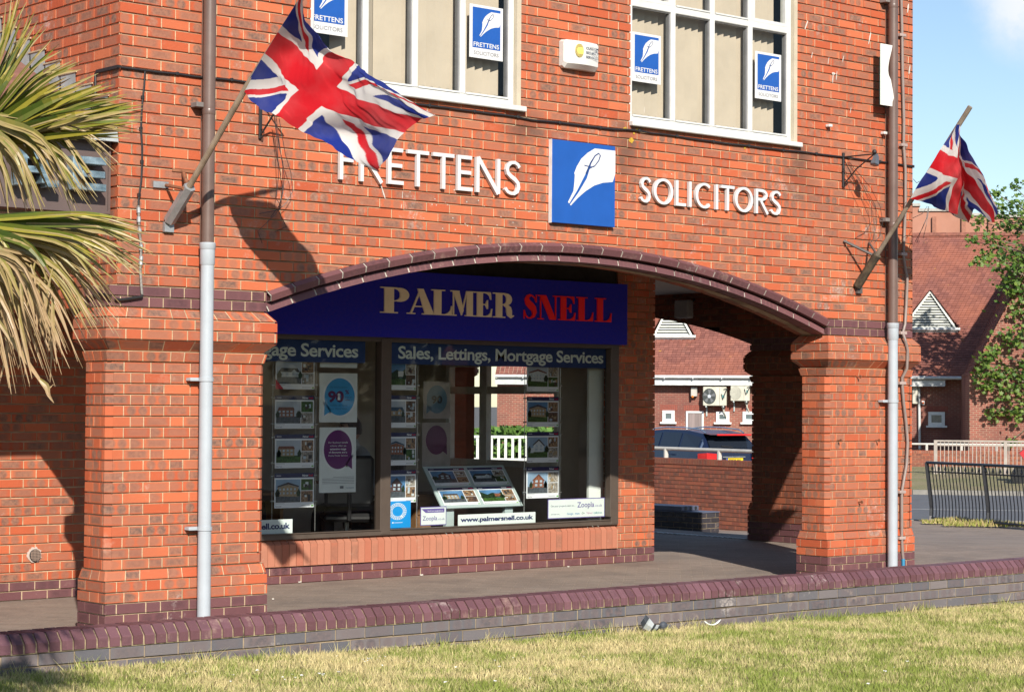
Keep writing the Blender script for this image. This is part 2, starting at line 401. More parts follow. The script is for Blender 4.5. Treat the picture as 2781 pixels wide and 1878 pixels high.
def ring_courses(mb, rect, courses, z0, prof, bond, off, mats, mort, seed, cham=.0, faces=(0, 1, 2, 3), h=.075):
    """courses round a rectangular pier; prof(k) -> (projection at bottom, at top, chamfer); bricks wrap the corners"""
    r = random.Random(seed); x0, y0, x1, y1 = rect
    def poly(e, ch):
        a, b, c_, d = x0-e, y0-e, x1+e, y1+e; q = max(ch, .0005)
        return [Vector((a, d-q, 0)), Vector((a, b+q, 0)), Vector((a+q, b, 0)), Vector((c_-q, b, 0)), Vector((c_, b+q, 0)), Vector((c_, d-q, 0)), Vector((c_-q, d, 0)), Vector((a+q, d, 0))]
    for k in range(courses):
        eb, et, ch = prof(k); z = z0+k*h; B = poly(eb, ch); T = poly(et, ch); Bm = poly(eb-.0135, ch); Tm = poly(et-.0135, ch)
        mt = mats(k)
        cum = [0]
        Bref = poly(0, 0)
        for i in range(8): cum.append(cum[-1]+(Bref[(i+1) % 8]-Bref[i]).length)
        for i in range(8):
            j = (i+1) % 8; mb.face([Bm[i]+UP*z, Bm[j]+UP*z, Tm[j]+UP*(z+h), Tm[i]+UP*(z+h)], mort)
        mb.face([p+UP*(z+.001) for p in (Bm if eb >= et else B)], mort); mb.face([p+UP*(z+h-.001) for p in (Tm if et >= eb else T)], mort)
        js = [max(0, min(cum[-1], u)) for u in joints(bond, k, off, 0, cum[-1])]; js = sorted(set(js))
        if js[0] > 0: js = [0.]+js
        if js[-1] < cum[-1]: js.append(cum[-1])
        for ja, jb in zip(js, js[1:]):
            if jb-ja < .03: continue
            c = brick_c(r); a, b = ja+.005, jb-.005; d0 = r.uniform(-.0012, .0012)
            for i in range(8):
                s0, s1 = max(a, cum[i]), min(b, cum[i+1])
                # the slivers between the two corner points are the chamfers: keep them
                if s1-s0 <= 0: continue
                L = cum[i+1]-cum[i]; t0, t1 = (s0-cum[i])/L, (s1-cum[i])/L; j = (i+1) % 8
                pb0, pb1 = B[i].lerp(B[j], t0), B[i].lerp(B[j], t1); pt0, pt1 = T[i].lerp(T[j], t0), T[i].lerp(T[j], t1)
                nb = (B[j]-B[i]).cross(UP).normalized() if (B[j]-B[i]).length > 1e-6 else Vector((0, 0, 0))
                Q = [pb0+UP*(z+.006)+nb*d0, pb1+UP*(z+.006)+nb*d0, pt1+UP*(z+h-.005)+nb*d0, pt0+UP*(z+h-.005)+nb*d0]
                LL = jb-ja; uu = lambda s_: (s_-ja)/LL if LL > .15 else .25+(s_-ja)/LL*.25
                mb.face(Q, mt, c, [(uu(s0), .05), (uu(s1), .05), (uu(s1), .95), (uu(s0), .95)])
                I = [p-nb*.0145 for p in Q]
                mb.face([Q[0], I[0], I[1], Q[1]], mt, c); mb.face([Q[3], Q[2], I[2], I[3]], mt, c)
                if s0 == a: mb.face([Q[0], Q[3], I[3], I[0]], mt, c)
                if s1 == b:
                    mb.face([Q[1], I[1], I[2], Q[2]], mt, c)
                    if b < cum[i+1]-.012:
                        t2 = (b+.0105-cum[i])/L; wb, wt = B[i].lerp(B[j], t2)-nb*.004, T[i].lerp(T[j], t2)-nb*.004; mb.face([Q[1]-nb*.004, wb+UP*(z+.005), wt+UP*(z+h-.005), Q[2]-nb*.004], mort)
# ================================================================== the office building
BLD = thing('office_building', (3.4, 1.5, 0), 'orange brick office building with arched arcade over a glazed shopfront', 'building')
XL, XR = -.89, 7.71
AC, AZC, RE_, RI = 3.41, -6.568, 9.48, 9.333           # arch centre and radii
WINS = [(.70, 2.75), (3.965, 6.06)]
def facade_spans(k, z):
    if 3.96 < z < 6.09: return [(XL, WINS[0][0]), (WINS[0][1], WINS[1][0]), (WINS[1][1], XR)]
    return [(XL, XR)]
mb = MB(); fF = lambda u, v, d=0.: Vector((u, d, v))
def fac_sp(k, z):
    if z < 2.95:
        hw = math.sqrt(max(RE_**2-(z+.075-AZC)**2, 0)) if z+.075-AZC < RE_ else 0
        hb = math.sqrt(max(RE_**2-(z-AZC)**2, 0)) if z-AZC < RE_ else 0
        if hb == 0: return [(XL, XR)]
        if hw < .35: return [(XL, XR)]
        return [(XL, AC-hw+.02), (AC+hw-.02, XR)]
    return facade_spans(k, z)
wall(mb, fF, 56, 2.4, fac_sp, 's', .1125, MB_OR, MORT, (AC, AZC, RE_), seed=11)
mb.build('front_wall', BLD)
mb = MB(); fS = lambda u, v, d=0.: Vector((XL+d, u, v))
wall(mb, fS, 58, 2.25, lambda k, z: [(0.002, 6.5)] if k > 1 else [(.36, 6.5)], 's', .02, MB_OR, MORT, seed=12)
mb.build('side_wall', BLD)
# hidden returns, floor slab and roof that close the upper storey
mb = MB()
mb.box((XL+.02, .34, 2.975), (XR-.02, 6.45, 3.1), M('ceiling_board', (.62, .60, .58), .8, var=.05))
mb.box((6.62, 6.45, 2.975), (XR-.02, 10.5, 3.1), M('ceiling_board'))
mb.box((XR-.02, 2.9, 2.975), (10.53, 10.5, 3.1), M('ceiling_board'))
mb.face([(XR-.02, .34, 2.975), (10.5, 3.0, 2.975), (XR-.02, 3.0, 2.975)], M('ceiling_board'))
mb.build('arcade_ceiling', BLD)
mb = MB(); ob = M('upper_brick', (.22, .07, .04), .85)
mb.box((XL+.02, .03, 6.6), (10.5, 6.5, 6.75), ob); mb.box((6.62, 6.5, 6.6), (10.5, 10.5, 6.75), ob); mb.box((6.62, 6.5, 3.1), (6.72, 10.5, 6.6), ob)
mb.face([(XR, 0, 2.3), (10.45, 2.74, 2.98), (10.45, 2.74, 6.6), (XR, 0, 6.6)], ob)
mb.box((10.3, 2.74, 3.1), (10.5, 10.5, 6.6), ob); mb.box((XL+.02, 6.3, 2.45), (6.62, 6.5, 6.6), ob); mb.box((6.62, 10.3, 3.1), (10.3, 10.5, 6.6), ob)
mb.build('rear_walls', BLD)
# inner face of the front wall over the arch
mb = MB(); N = 28
for i in range(N):
    xa, xb = .36+(6.1)*i/N, .36+(6.1)*(i+1)/N
    za, zb = [AZC+math.sqrt(RI**2-(x-AC)**2) for x in (xa, xb)]
    mb.face([(xa, .345, za), (xb, .345, zb), (xb, .345, 3.0), (xa, .345, 3.0)], ob)
mb.box((XL+.02, .3, 2.4), (.36, .345, 3.0), ob); mb.box((6.46, .3, 2.4), (XR-.02, .345, 3.0), ob)
mb.build('arch_backing', BLD)
# arch rings: real bricks laid end to end round the curve
MORTA = mortarmat('arch_mortar', (.50, .46, .41), (.30, .27, .23))
def ring(mb, prof, mat, mort, a0, a1, rr, seed, off=0.):
    r = random.Random(seed); step = .2255/rr; P = lambda R, y, a: Vector((AC+R*math.sin(a), y, AZC+R*math.cos(a)))
    n = int((a1-a0)/step)+1; st = (a1-a0)/n
    ins = []
    for i, (R, y) in enumerate(prof):
        ins.append((R-(.004 if i < len(prof)/2 else -.004), y+.006))
    for i in range(n*2):
        a, b = a0+st/2*i, a0+st/2*(i+1)
        for (R0, y0), (R1, y1) in zip(ins, ins[1:]): mb.face([P(R0, y0, a), P(R1, y1, a), P(R1, y1, b), P(R0, y0, b)], mort)
    for i in range(n):
        g = .008/rr; a, b = a0+st*i+g, a0+st*(i+1)-g; c = brick_c(r); mm = (a+b)/2; j = r.uniform(-.001, .001)
        for q in ((a, mm), (mm, b)):
            for (R0, y0), (R1, y1) in zip(prof, prof[1:]):
                mb.face([P(R0+j, y0+j, q[0]), P(R1+j, y1+j, q[0]), P(R1+j, y1+j, q[1]), P(R0+j, y0+j, q[1])], mat, c, [(.1, .1), (.1, .9), (.9, .9), (.9, .1)])
        for e in (a, b):
            mb.face([P(R+j, y+j, e) for R, y in prof], mat, c)
mb = MB(); aE = math.asin(3.072/9.48)
ring(mb, [(9.48, .01), (9.48, -.004), (9.452, -.036), (9.404, -.016), (9.400, .06)], MB_PU, MORTA, -aE, aE, 9.44, 21)
ring(mb, [(9.408, .07), (9.382, .026), (9.333, .012), (9.333, .15)], MB_PU, MORTA, -math.asin(3.05/9.35), math.asin(3.05/9.35), 9.36, 22)
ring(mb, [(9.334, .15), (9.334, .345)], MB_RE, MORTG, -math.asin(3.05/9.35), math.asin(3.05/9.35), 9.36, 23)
mb.build('arch_ring', BLD)
# piers
def prof(k):
    if k < 5: return (.016, .016, 0)
    if k == 5: return (.016, .0, .012)
    if k < 25: return (0, 0, .04)
    if k == 25: return (0, .016, .02)
    if k == 26: return (-.014, .056, 0)
    if k < 29: return (.056, .056, 0)
    if k == 29: return (.054, .0, 0)
    return (0, 0, 0)
pm = lambda k: MB_PU if (k < 3 or k > 29) else MB_OR
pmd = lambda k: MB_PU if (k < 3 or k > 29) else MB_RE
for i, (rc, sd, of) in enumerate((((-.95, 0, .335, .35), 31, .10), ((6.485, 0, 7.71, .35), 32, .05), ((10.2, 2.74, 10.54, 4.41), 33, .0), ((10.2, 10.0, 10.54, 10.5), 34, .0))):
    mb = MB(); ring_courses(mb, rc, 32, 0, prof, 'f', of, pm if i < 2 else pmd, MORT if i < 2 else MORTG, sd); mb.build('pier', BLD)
# end wall of the covered way with its own arch, inner face X = 10.2
mb = MB(); fE = lambda u, v, d=0.: Vector((10.2+d, u, v))
circE = (7.2, AZC, RI)
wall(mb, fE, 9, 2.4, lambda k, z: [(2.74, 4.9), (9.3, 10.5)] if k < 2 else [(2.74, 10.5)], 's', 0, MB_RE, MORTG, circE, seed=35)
N = 24
for i in range(N):
    ya, yb = 4.41+5.58*i/N, 4.41+5.58*(i+1)/N
    za, zb = [AZC+math.sqrt(RI**2-(y-7.2)**2) for y in (ya, yb)]
    mb.face([(10.2, ya, za), (10.2, yb, zb), (10.54, yb, zb), (10.54, ya, za)], ob); mb.face([(10.54, ya, za), (10.54, yb, zb), (10.54, yb, 3.1), (10.54, ya, 3.1)], ob)
mb.build('end_wall', BLD)
# canted side between the front corner and the end wall, with a small arch
mb = MB(); cd = Vector((2.74, 2.74, 0)).normalized(); cn = Vector((.7071, -.7071, 0)); LC = 3.62
fC = lambda u, v, d=0.: Vector((XR, 0, 0))+cd*u+UP*v-cn*d
def can_sp(k, z):
    if z < 1.5: return [(0.05, .56), (3.32, LC)]
    hw = 1.38**2-(z-1.52)**2; hw = math.sqrt(hw) if hw > 0 else 0
    return [(0.05, 1.94-hw), (1.94+hw, LC)] if hw > 0 else [(0.05, LC)]
wall(mb, fC, 42, 0, can_sp, 's', 0, lambda k: MB_PU if k < 3 else MB_OR, MORT, seed=36)
for i in range(20):
    t0, t1 = math.pi*i/20, math.pi*(i+1)/20
    p0, p1 = (1.94-1.38*math.cos(t0), 1.52+1.38*math.sin(t0)), (1.94-1.38*math.cos(t1), 1.52+1.38*math.sin(t1))
    mb.face([fC(*p0, 0), fC(*p1, 0), fC(*p1, .3), fC(*p0, .3)], ob); mb.face([fC(*p0, .3), fC(*p1, .3), fC(p1[0], 3, .3), fC(p0[0], 3, .3)], ob)
mb.build('canted_wall', BLD)
# shop wall behind the arcade
SY = 2.72
mb = MB(); fW = lambda u, v, d=0.: Vector((u, SY+d, v))
pq = lambda k: MB_PU if k < 2 else MB_OR
wall(mb, fW, 40, 0, lambda k, z: [(-6.0, .75)] if k < 40 else [], 's', .06, pq, MORT, seed=41)
wall(mb, fW, 2, 0, lambda k, z: [(.75, 6.42)], 's', .08, MB_PU, MORT, seed=42)
mb.box((-6, SY+.02, 0), (.75, SY+.25, 3.0), ob); mb.box((.75, SY+.01, 0), (6.42, SY+.25, .15), ob); mb.box((.75, SY+.02, 2.2), (6.42, SY+.2, 3.0), M('dark_board', (.03, .025, .022), .8))
mb.build('shop_wall', BLD)
mb = MB(); ring_courses(mb, (6.42, SY, 6.95, SY+.34), 40, 0, lambda k: (0, 0, 0), 'f', .225, pq, MORT, 43)
SWY0, SWY1, SWZ0, SWZ1 = 3.78, 5.62, .95, 2.05
for a, b in (((6.6, SY+.3, 0), (6.94, SWY0, 3.0)), ((6.6, SWY1, 0), (6.94, 10.4, 3.0)), ((6.6, SWY0, 0), (6.94, SWY1, SWZ0)), ((6.6, SWY0, SWZ1), (6.94, SWY1, 3.0))): mb.box(a, b, ob)
mb.build('brick_pillar', BLD)
mb = MB()                                              # soldier course sill with sloping tops
r = random.Random(5); x = .75
mb.box((.75, SY-.013, .152), (6.42, SY+.1, .343), MORT)
while x < 6.41:
    x1 = min(x+.07, 6.42); c = (r.random()*.3, r.random(), r.random()); yj = SY-.022+r.uniform(-.002, .002)
    p = [(x, yj, .155), (x1, yj, .155), (x1, yj, .345), (x, yj, .345)]
    mb.face(p, MB_SO, c, [(.2, 0), (.8, 0), (.8, 1), (.2, 1)])
    mb.face([(x, yj, .345), (x1, yj, .345), (x1, SY+.03, .388), (x, SY+.03, .388)], MB_SO, c)
    mb.face([(x1, yj, .155), (x1, SY, .155), (x1, SY, .37), (x1, yj, .345)], MB_SO, c); mb.face([(x, yj, .155), (x, yj, .345), (x, SY, .37), (x, SY, .155)], MB_SO, c)
    x += .0755
mb.build('window_sill', BLD)
# small pilaster at the far left, against the shop wall
mb = MB(); ring_courses(mb, (-1.2, 2.52, -.56, 2.74), 38, 0, lambda k: (.03, .03, 0) if k < 4 else (.03, 0, 0) if k == 4 else (0, 0, .03), 'f', .1, pm, MORT, 44); mb.build('pilaster', BLD)
# ------------------------------------------------------------------ upper windows
UPVC = M('white_frame', (.62, .62, .60), .35, var=.06, vs=9); UPVCD = M('cream_trim', (.52, .45, .34), .6, var=.08)
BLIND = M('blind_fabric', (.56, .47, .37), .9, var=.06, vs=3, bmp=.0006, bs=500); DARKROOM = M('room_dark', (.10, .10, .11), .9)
def upper_window(x0, x1, label):
    z0, z1, zt = 3.98, 6.09, 4.99; wn = MB(); root = None
    Y0 = .035
    fm = MB()
    fm.bbox((x0, Y0, z0), (x0+.055, Y0+.07, z1), UPVC); fm.bbox((x1-.10, Y0, z0), (x1-.045, Y0+.07, z1), UPVC)
    fm.bbox((x0+.055, Y0, z0), (x1-.10, Y0+.07, z0+.05), UPVC); fm.bbox((x0+.055, Y0, z1-.05), (x1-.10, Y0+.07, z1), UPVC)
    fm.box((x1-.045, .0, z0), (x1, .12, z1), UPVCD)
    wd = (x1-.10-x0-.055)/4
    for i in range(1, 4):
        xc = x0+.055+wd*i; fm.bbox((xc-.028, Y0-.004, z0+.05), (xc+.028, Y0+.066, z1-.05), UPVC)
    for i in range(4):
        a, b = x0+.055+wd*i+(.028 if i else 0), x0+.055+wd*(i+1)-(.028 if i < 3 else 0)
        fm.bbox((a, Y0-.002, zt-.03), (b, Y0+.06, zt+.03), UPVC)
    fmo = fm.build('window', BLD)
    sb = MB(); sb.bbox((x0-.01, -.045, z0-.045), (x1+.03, .06, z0-.002), UPVC, .006); sb.build('sill', fmo)
    for i in range(4):
        a, b = x0+.055+wd*i+(.028 if i else 0), x0+.055+wd*(i+1)-(.028 if i < 3 else 0)
        gb = MB()
        for (za, zb, fl) in ((z0+.05, zt-.03, 0), (zt+.03, z1-.05, i in (0, 3))):
            e = .03 if fl else .008
            for p in (((a, za), (a+e, zb)), ((b-e, za), (b, zb)), ((a+e, za), (b-e, za+e)), ((a+e, zb-e), (b-e, zb))):
                gb.box((p[0][0], Y0+(.0 if fl else .012), p[0][1]), (p[1][0], Y0+.055, p[1][1]), UPVC if fl else M('gasket', (.25, .25, .26), .6))
            if not fl: gb.box((a+.004, Y0-.008, za), (b-.004, Y0+.02, za+.014), UPVC)
            gb.face([(a+e, Y0+.03, za+e), (b-e, Y0+.03, za+e), (b-e, Y0+.03, zb-e), (a+e, Y0+.03, zb-e)], GLASS)
        gb.build('pane', fmo)
    bl = MB(); rr = random.Random(int(x0*100)); x = x0+.1
    rl = []
    while x < x1-.13:
        t = -rr.uniform(.35, .62)+(.9 if (x0 < 1 and abs(x-1.32) < .06) else 0); hw = .046
        if not (x0 < 1 and .86 < x < .98):
            p0 = Vector((x-hw*math.cos(t), .17-hw*math.sin(t), 0)); p1 = Vector((x+hw*math.cos(t), .17+hw*math.sin(t), 0)); zb = z0+.085+rr.uniform(0, .006)
            bl.face([p0+UP*zb, p1+UP*zb, p1+UP*z1, p0+UP*z1], BLIND)
            rl.append((x, zb))
        x += .0815
    bl.box((x0+.06, .12, z1-.06), (x1-.1, .2, z1), UPVC)
    for (xa, za), (xb, zb) in zip(rl, rl[1:]):
        if xb-xa < .12: bl.tube([(xa, .135, za+.005), ((xa+xb)/2, .13, za-.02), (xb, .135, zb+.005)], .0016, M('bead_chain', (.4, .38, .35), .5), 4, False)
    bl.build('blind', fmo)
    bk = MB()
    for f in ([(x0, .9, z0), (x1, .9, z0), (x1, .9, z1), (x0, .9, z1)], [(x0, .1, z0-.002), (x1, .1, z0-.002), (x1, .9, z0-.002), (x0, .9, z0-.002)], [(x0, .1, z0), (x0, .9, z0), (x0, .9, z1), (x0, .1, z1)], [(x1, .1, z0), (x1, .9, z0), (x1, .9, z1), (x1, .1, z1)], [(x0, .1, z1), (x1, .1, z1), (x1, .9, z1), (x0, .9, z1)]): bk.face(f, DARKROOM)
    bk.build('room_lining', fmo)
    return fmo
w1 = upper_window(*WINS[0], ''); w1['label'] = 'left upper window behind the large flag'
w2 = upper_window(*WINS[1], ''); w2['label'] = 'right upper window with a transom and drawn blinds'
# ------------------------------------------------------------------ shopfront glazing
BRN = M('brown_aluminium', (.085, .065, .052), .42, var=.08, spec=.5)
SF = thing('shop_window', (3.5, SY, 0), 'brown framed two pane shopfront under the dark blue fascia', 'shop window')
mb = MB()
for (a, b, c_, d) in ((.75, .39, 6.42, .435), (.75, 2.165, 6.42, 2.215)): mb.bbox((a, SY-.02, b), (c_, SY+.09, d), BRN, .004)
for (a, b) in ((.75, .84), (3.42, 3.53), (6.32, 6.42)): mb.bbox((a, SY-.024, .4), (b, SY+.086, 2.2), BRN, .004)
mb.bbox((3.405, SY-.032, .43), (3.42, SY+.05, 2.19), BRN, .003); mb.bbox((.84, SY-.03, .435), (3.405, SY+.03, .445), BRN, .003)
mb.bbox((3.53, SY-.03, .435), (6.32, SY+.03, .445), BRN, .003); mb.bbox((6.30, SY-.03, .47), (6.32, SY+.05, 2.16), BRN, .003)
mb.build('frame', SF)
for a, b in ((.84, 3.42), (3.53, 6.30)):
    mb = MB(); mb.face([(a, SY+.04, .44), (b, SY+.04, .44), (b, SY+.04, 2.18), (a, SY+.04, 2.18)], GLASS); mb.build('pane', SF)
BANN = M('banner_navy', (.020, .055, .20), .7, var=.03); BTXT = M('banner_text', (.80, .90, .88), .6, var=.02)
for i, (a, b) in enumerate(((.70, 3.28), (3.535, 6.36))):
    mb = MB(); mb.box((a, SY+.052, 1.965), (b, SY+.056, 2.165), BANN)
    fr = lambda u, v, d=0.: Vector((u, SY+.0515-d, v))
    wid = 2.61; x1 = 3.20 if i == 0 else 6.27
    mb.text('Sales, Lettings, Mortgage Services', fr, x1, 2.018, .118, BTXT, wid, 0, .022, .95, 'RIGHT')
    tag(mb.build('window_banner', org=(a, SY, 2)), ('navy window banner reading Mortgage Services, partly behind the left pier', 'navy window banner reading Sales, Lettings, Mortgage Services in full')[i], 'banner', 'navy banners across the shop window')
# ------------------------------------------------------------------ shop fascia and its serif lettering
def serif_glyph(mb, ch, fr, x, h, mat, d0, d1):
    T = .045
    F = lambda u, v, d=0.: fr(x+u*h, v*h, d)
    st = lambda pts: mb.prism(pts, F, d0, d1, mat)
    e = [0]
    def rc(a, b, c_, d): e[0] += 1; k = d0-.0004*e[0]; mb.prism([(a, b), (c_, b), (c_, d), (a, d)], F, k, d1, mat)
    def po(pts): e[0] += 1; mb.prism(pts, F, d0-.0004*e[0], d1, mat)
    def sp(path, ws): e[0] += 1; mb.strip(path, ws, F, d0-.0004*e[0], d1, mat)
    def arc(cx, cy, rx, ry, a0, a1, n=14): return [(cx+rx*math.cos(R_(a0+(a1-a0)*i/n)), cy+ry*math.sin(R_(a0+(a1-a0)*i/n))) for i in range(n+1)]
    def bul(n, a, b): return [a+(b-a)*math.sin(math.pi*i/n) for i in range(n+1)]
    if ch == 'P':
        rc(.12, T, .40, 1-T); rc(0, 0, .52, T); rc(0, 1-T, .50, 1)
        sp([(.40, .975)]+arc(.46, .72, .26, .235, 85, -85)+[(.40, .475)], [T]+bul(14, T, .27)+[T]); return .86
    if ch == 'R':
        rc(.12, T, .38, 1-T); rc(0, 0, .50, T); rc(0, 1-T, .50, 1)
        sp([(.38, .975)]+arc(.44, .745, .22, .21, 85, -85)+[(.38, .52)], [T]+bul(14, T, .23)+[T])
        sp([(.46, .50), (.56, .48), (.64, .40), (.66, .28), (.68, .14), (.76, .05), (.86, .10)], [T, .12, .2, .23, .2, .12, .03]); return .88
    if ch == 'A':
        sp([(.13, .02), (.47, .98)], .06); po([(.36, 1), (.56, 1), (.93, .03), (.62, .03)]); rc(.22, .28, .68, .28+T); rc(0, 0, .28, T); rc(.52, 0, 1.02, T); return .98
    if ch == 'L':
        rc(.10, T, .38, 1-T); rc(0, 1-T, .52, 1); rc(0, 0, .78, T)
        po([(.52, T), (.78, T), (.80, .38), (.765, .38), (.72, .20), (.64, .10)]); return .78
    if ch == 'E':
        rc(.10, T, .36, 1-T); rc(0, 1-T, .72, 1); rc(0, 0, .76, T); rc(.36, .48, .50, .52)
        po([(.50, T), (.76, T), (.79, .34), (.755, .34), (.70, .17), (.62, .09)]); po([(.48, 1-T), (.72, 1-T), (.74, .70), (.71, .70), (.66, .85), (.58, .92)])
        po([(.48, .48), (.56, .32), (.59, .32), (.59, .68), (.56, .68), (.48, .52)]); return .78
    if ch == 'M':
        rc(.11, T, .16, 1-T); po([(.12, 1-T), (.40, 1-T), (.60, .22), (.50, .02)]); sp([(.50, .04), (.74, .97)], .05); rc(.74, T, 1.02, 1-T)
        rc(0, 0, .27, T); rc(0, 1-T, .40, 1); rc(.66, 0, 1.12, T); rc(.72, 1-T, 1.12, 1); return 1.12
    if ch == 'N':
        rc(.11, T, .155, 1-T); po([(.11, 1-T), (.40, 1-T), (.84, .0), (.56, .0)]); rc(.80, .02, .845, 1-T)
        rc(0, 0, .27, T); rc(0, 1-T, .38, 1); rc(.70, 1-T, .94, 1); return .90
    if ch == 'S':
        P = [(.60, .70), (.55, .86), (.42, .955), (.30, .965), (.20, .91), (.15, .80), (.20, .67), (.34, .55), (.48, .43), (.53, .28), (.48, .12), (.35, .04), (.22, .04), (.10, .14), (.04, .34)]
        sp(P, [.02, .04, .05, .09, .16, .22, .27, .30, .28, .22, .14, .07, .05, .04, .02]); rc(.60, .68, .635, 1.0); rc(.0, .0, .035, .36); return .68
    return .4
FASB = M('fascia_blue', (.012, .018, .42), .75, var=.15, vs=30, col2=(.028, .022, .38), spec=.2); GOLD = M('stone_lettering', (.92, .80, .60), .5, var=.04); REDL = M('red_lettering', (.95, .008, .015), .45, var=.02)
FA = thing('shop_fascia', (3.5, 2.6, 2.2), 'dark blue shop fascia reading Palmer Snell in stone and red serif capitals', 'shop sign')
mb = MB(); mb.bbox((.55, 2.60, 2.205), (6.44, 2.70, 2.815), FASB, .004); mb.build('board', FA)
fr = lambda u, v, d=0.: Vector((u, 2.6-d*0-.0, v))
lx = {'P': 3.312, 'A': 3.62, 'L': 3.905, 'M': 4.135, 'E': 4.43, 'R': 4.655, 'S': 5.045, 'N': 5.225, 'E2': 5.495, 'L2': 5.735, 'L3': 5.985}
lw = {'P': .27, 'A': .345, 'L': .25, 'M': .295, 'E': .215, 'R': .265, 'S': .17, 'N': .265, 'E2': .225, 'L2': .225, 'L3': .225}
adv = {'P': .70, 'A': 1.02, 'L': .80, 'M': 1.12, 'E': .79, 'R': .87, 'S': .66, 'N': .94}
for k_, x in lx.items():
    ch = k_[0]; mb = MB(); sx = lw[k_]/(adv[ch]*.237)
    f2 = lambda u, v, d=0., x=x, sx=sx: Vector((x+(u-0)*sx, 2.6+d, 2.425+v))
    serif_glyph(mb, ch, f2, 0, .237, REDL if x > 5 else GOLD, -.012, .0)
    mb.build('letter', FA)
# ------------------------------------------------------------------ solicitors lettering (humanist capitals from strokes)
WLET = M('white_letter', (.62, .62, .62), .3, var=.03); SLET = M('letter_edge', (.45, .60, .66), .4, var=.05)
def sans_glyph(mb, ch, x, w_, z, h, t, yf=-.035, yb=-.008, mat=None):
    mat = mat or WLET
    F = lambda u, v, d=0.: Vector((x+u, d, z+v)); e = [0]
    def ln(a, b, tt=t, tb=None): e[0] += 1; mb.strip([a, b], [tt, tb or tt], F, yf-.0004*e[0], yb, mat)
    def hb(y, a, b, tt=None): tt = tt or t*.92; e[0] += 1; mb.prism([(a, y-tt/2), (b, y-tt/2), (b, y+tt/2), (a, y+tt/2)], F, yf-.0004*e[0], yb, mat)
    def vb(xc, a=0, b=None): b = h if b is None else b; e[0] += 1; mb.prism([(xc-t/2, a), (xc+t/2, a), (xc+t/2, b), (xc-t/2, b)], F, yf-.0004*e[0], yb, mat)
    def sp(P, ws, closed=False): e[0] += 1; mb.strip(P, ws, F, yf-.0004*e[0], yb, mat, closed)
    q = t*.46
    if ch == 'F': vb(t/2); hb(h-q, t/2, w_); hb(h*.54, t/2, w_*.92)
    if ch == 'E': vb(t/2); hb(h-q, t/2, w_*.95); hb(h*.52, t/2, w_*.9); hb(q, t/2, w_)
    if ch == 'T': vb(w_/2); hb(h-q, 0, w_)
    if ch == 'L': vb(t/2); hb(q, t/2, w_)
    if ch == 'I': vb(w_/2)
    if ch == 'N': vb(t*.42); vb(w_-t*.42); ln((t*.5, h-.004), (w_-t*.5, .0), t*1.15)
    if ch == 'O':
        n = 40; P = [(w_/2+(w_-t)/2*math.cos(2*math.pi*i/n), h/2+(h*1.04-t)/2*math.sin(2*math.pi*i/n)) for i in range(n)]
        sp(P, [t*(.78+.3*abs(math.cos(2*math.pi*i/n))) for i in range(n)], True)
    if ch == 'C':
        n = 30; P = [(w_*.56+(w_*1.12-t)/2*math.cos(a), h/2+(h*1.04-t)/2*math.sin(a)) for a in [R_(48+264*i/n) for i in range(n+1)]]
        sp(P, [t*(.75+.3*abs(math.cos(R_(48+264*i/n)))) for i in range(n+1)])
    if ch == 'R':
        vb(t/2); n = 14; P = [(t, h-t*.45)]+[(w_*.42+(w_*.52-t/2)*math.cos(a), h*.76+(h*.24-t*.45)*math.sin(a)) for a in [R_(90-180*i/n) for i in range(n+1)]]+[(t, h*.52+t*.45)]
        sp(P, t*.9); ln((w_*.40, h*.52), (w_-t*.35, 0), t)
    if ch == 'S':
        P = [(.90, .84), (.80, .93), (.62, .985), (.42, .97), (.24, .88), (.18, .75), (.24, .63), (.42, .54), (.64, .46), (.82, .35), (.86, .22), (.78, .09), (.60, .02), (.38, .02), (.20, .07), (.08, .16)]
        sp([(t/2+(w_-t)*(u-.12)/.78, t*.3+(h-t*.6)*v) for u, v in P], [t*c for c in (.95, .85, .8, .85, .95, 1, 1.05, 1.1, 1.1, 1.05, 1, .95, .85, .8, .85, .95)])
def lettering(name, items, z, h, t, label):
    root = thing(name, (items[0][1], 0, z), label, 'sign lettering')
    for ch, a, b in items:
        mb = MB(); sans_glyph(mb, ch, a, b-a, z, h, t); mb.build('letter', root)
def X0(px, py): return at(px, py, -.02).x
fz = lambda seq, y: [(c_, X0(a, y), X0(b, y)) for c_, a, b in seq]
lettering('sign_lettering', fz([('F', 919.9, 960), ('R', 976, 1037), ('E', 1051, 1093.5), ('T', 1104, 1162), ('T', 1173.5, 1230.7), ('E', 1240, 1280.5), ('N', 1291.7, 1355), ('S', 1368, 1412)], 460), 3.258, .276, .031, 'raised white capitals reading Frettens, left of the blue pen nib board')
lettering('sign_lettering', fz([('S', 1735.9, 1765.6), ('O', 1772.7, 1825), ('L', 1833, 1860), ('I', 1867, 1877), ('C', 1886.5, 1929), ('I', 1939.5, 1949), ('T', 1955.8, 1991.4), ('O', 1993.4, 2041.9), ('R', 2049.8, 2084), ('S', 2090, 2119)], 540), 3.300, .218, .028, 'raised white capitals reading Solicitors, right of the blue pen nib board')
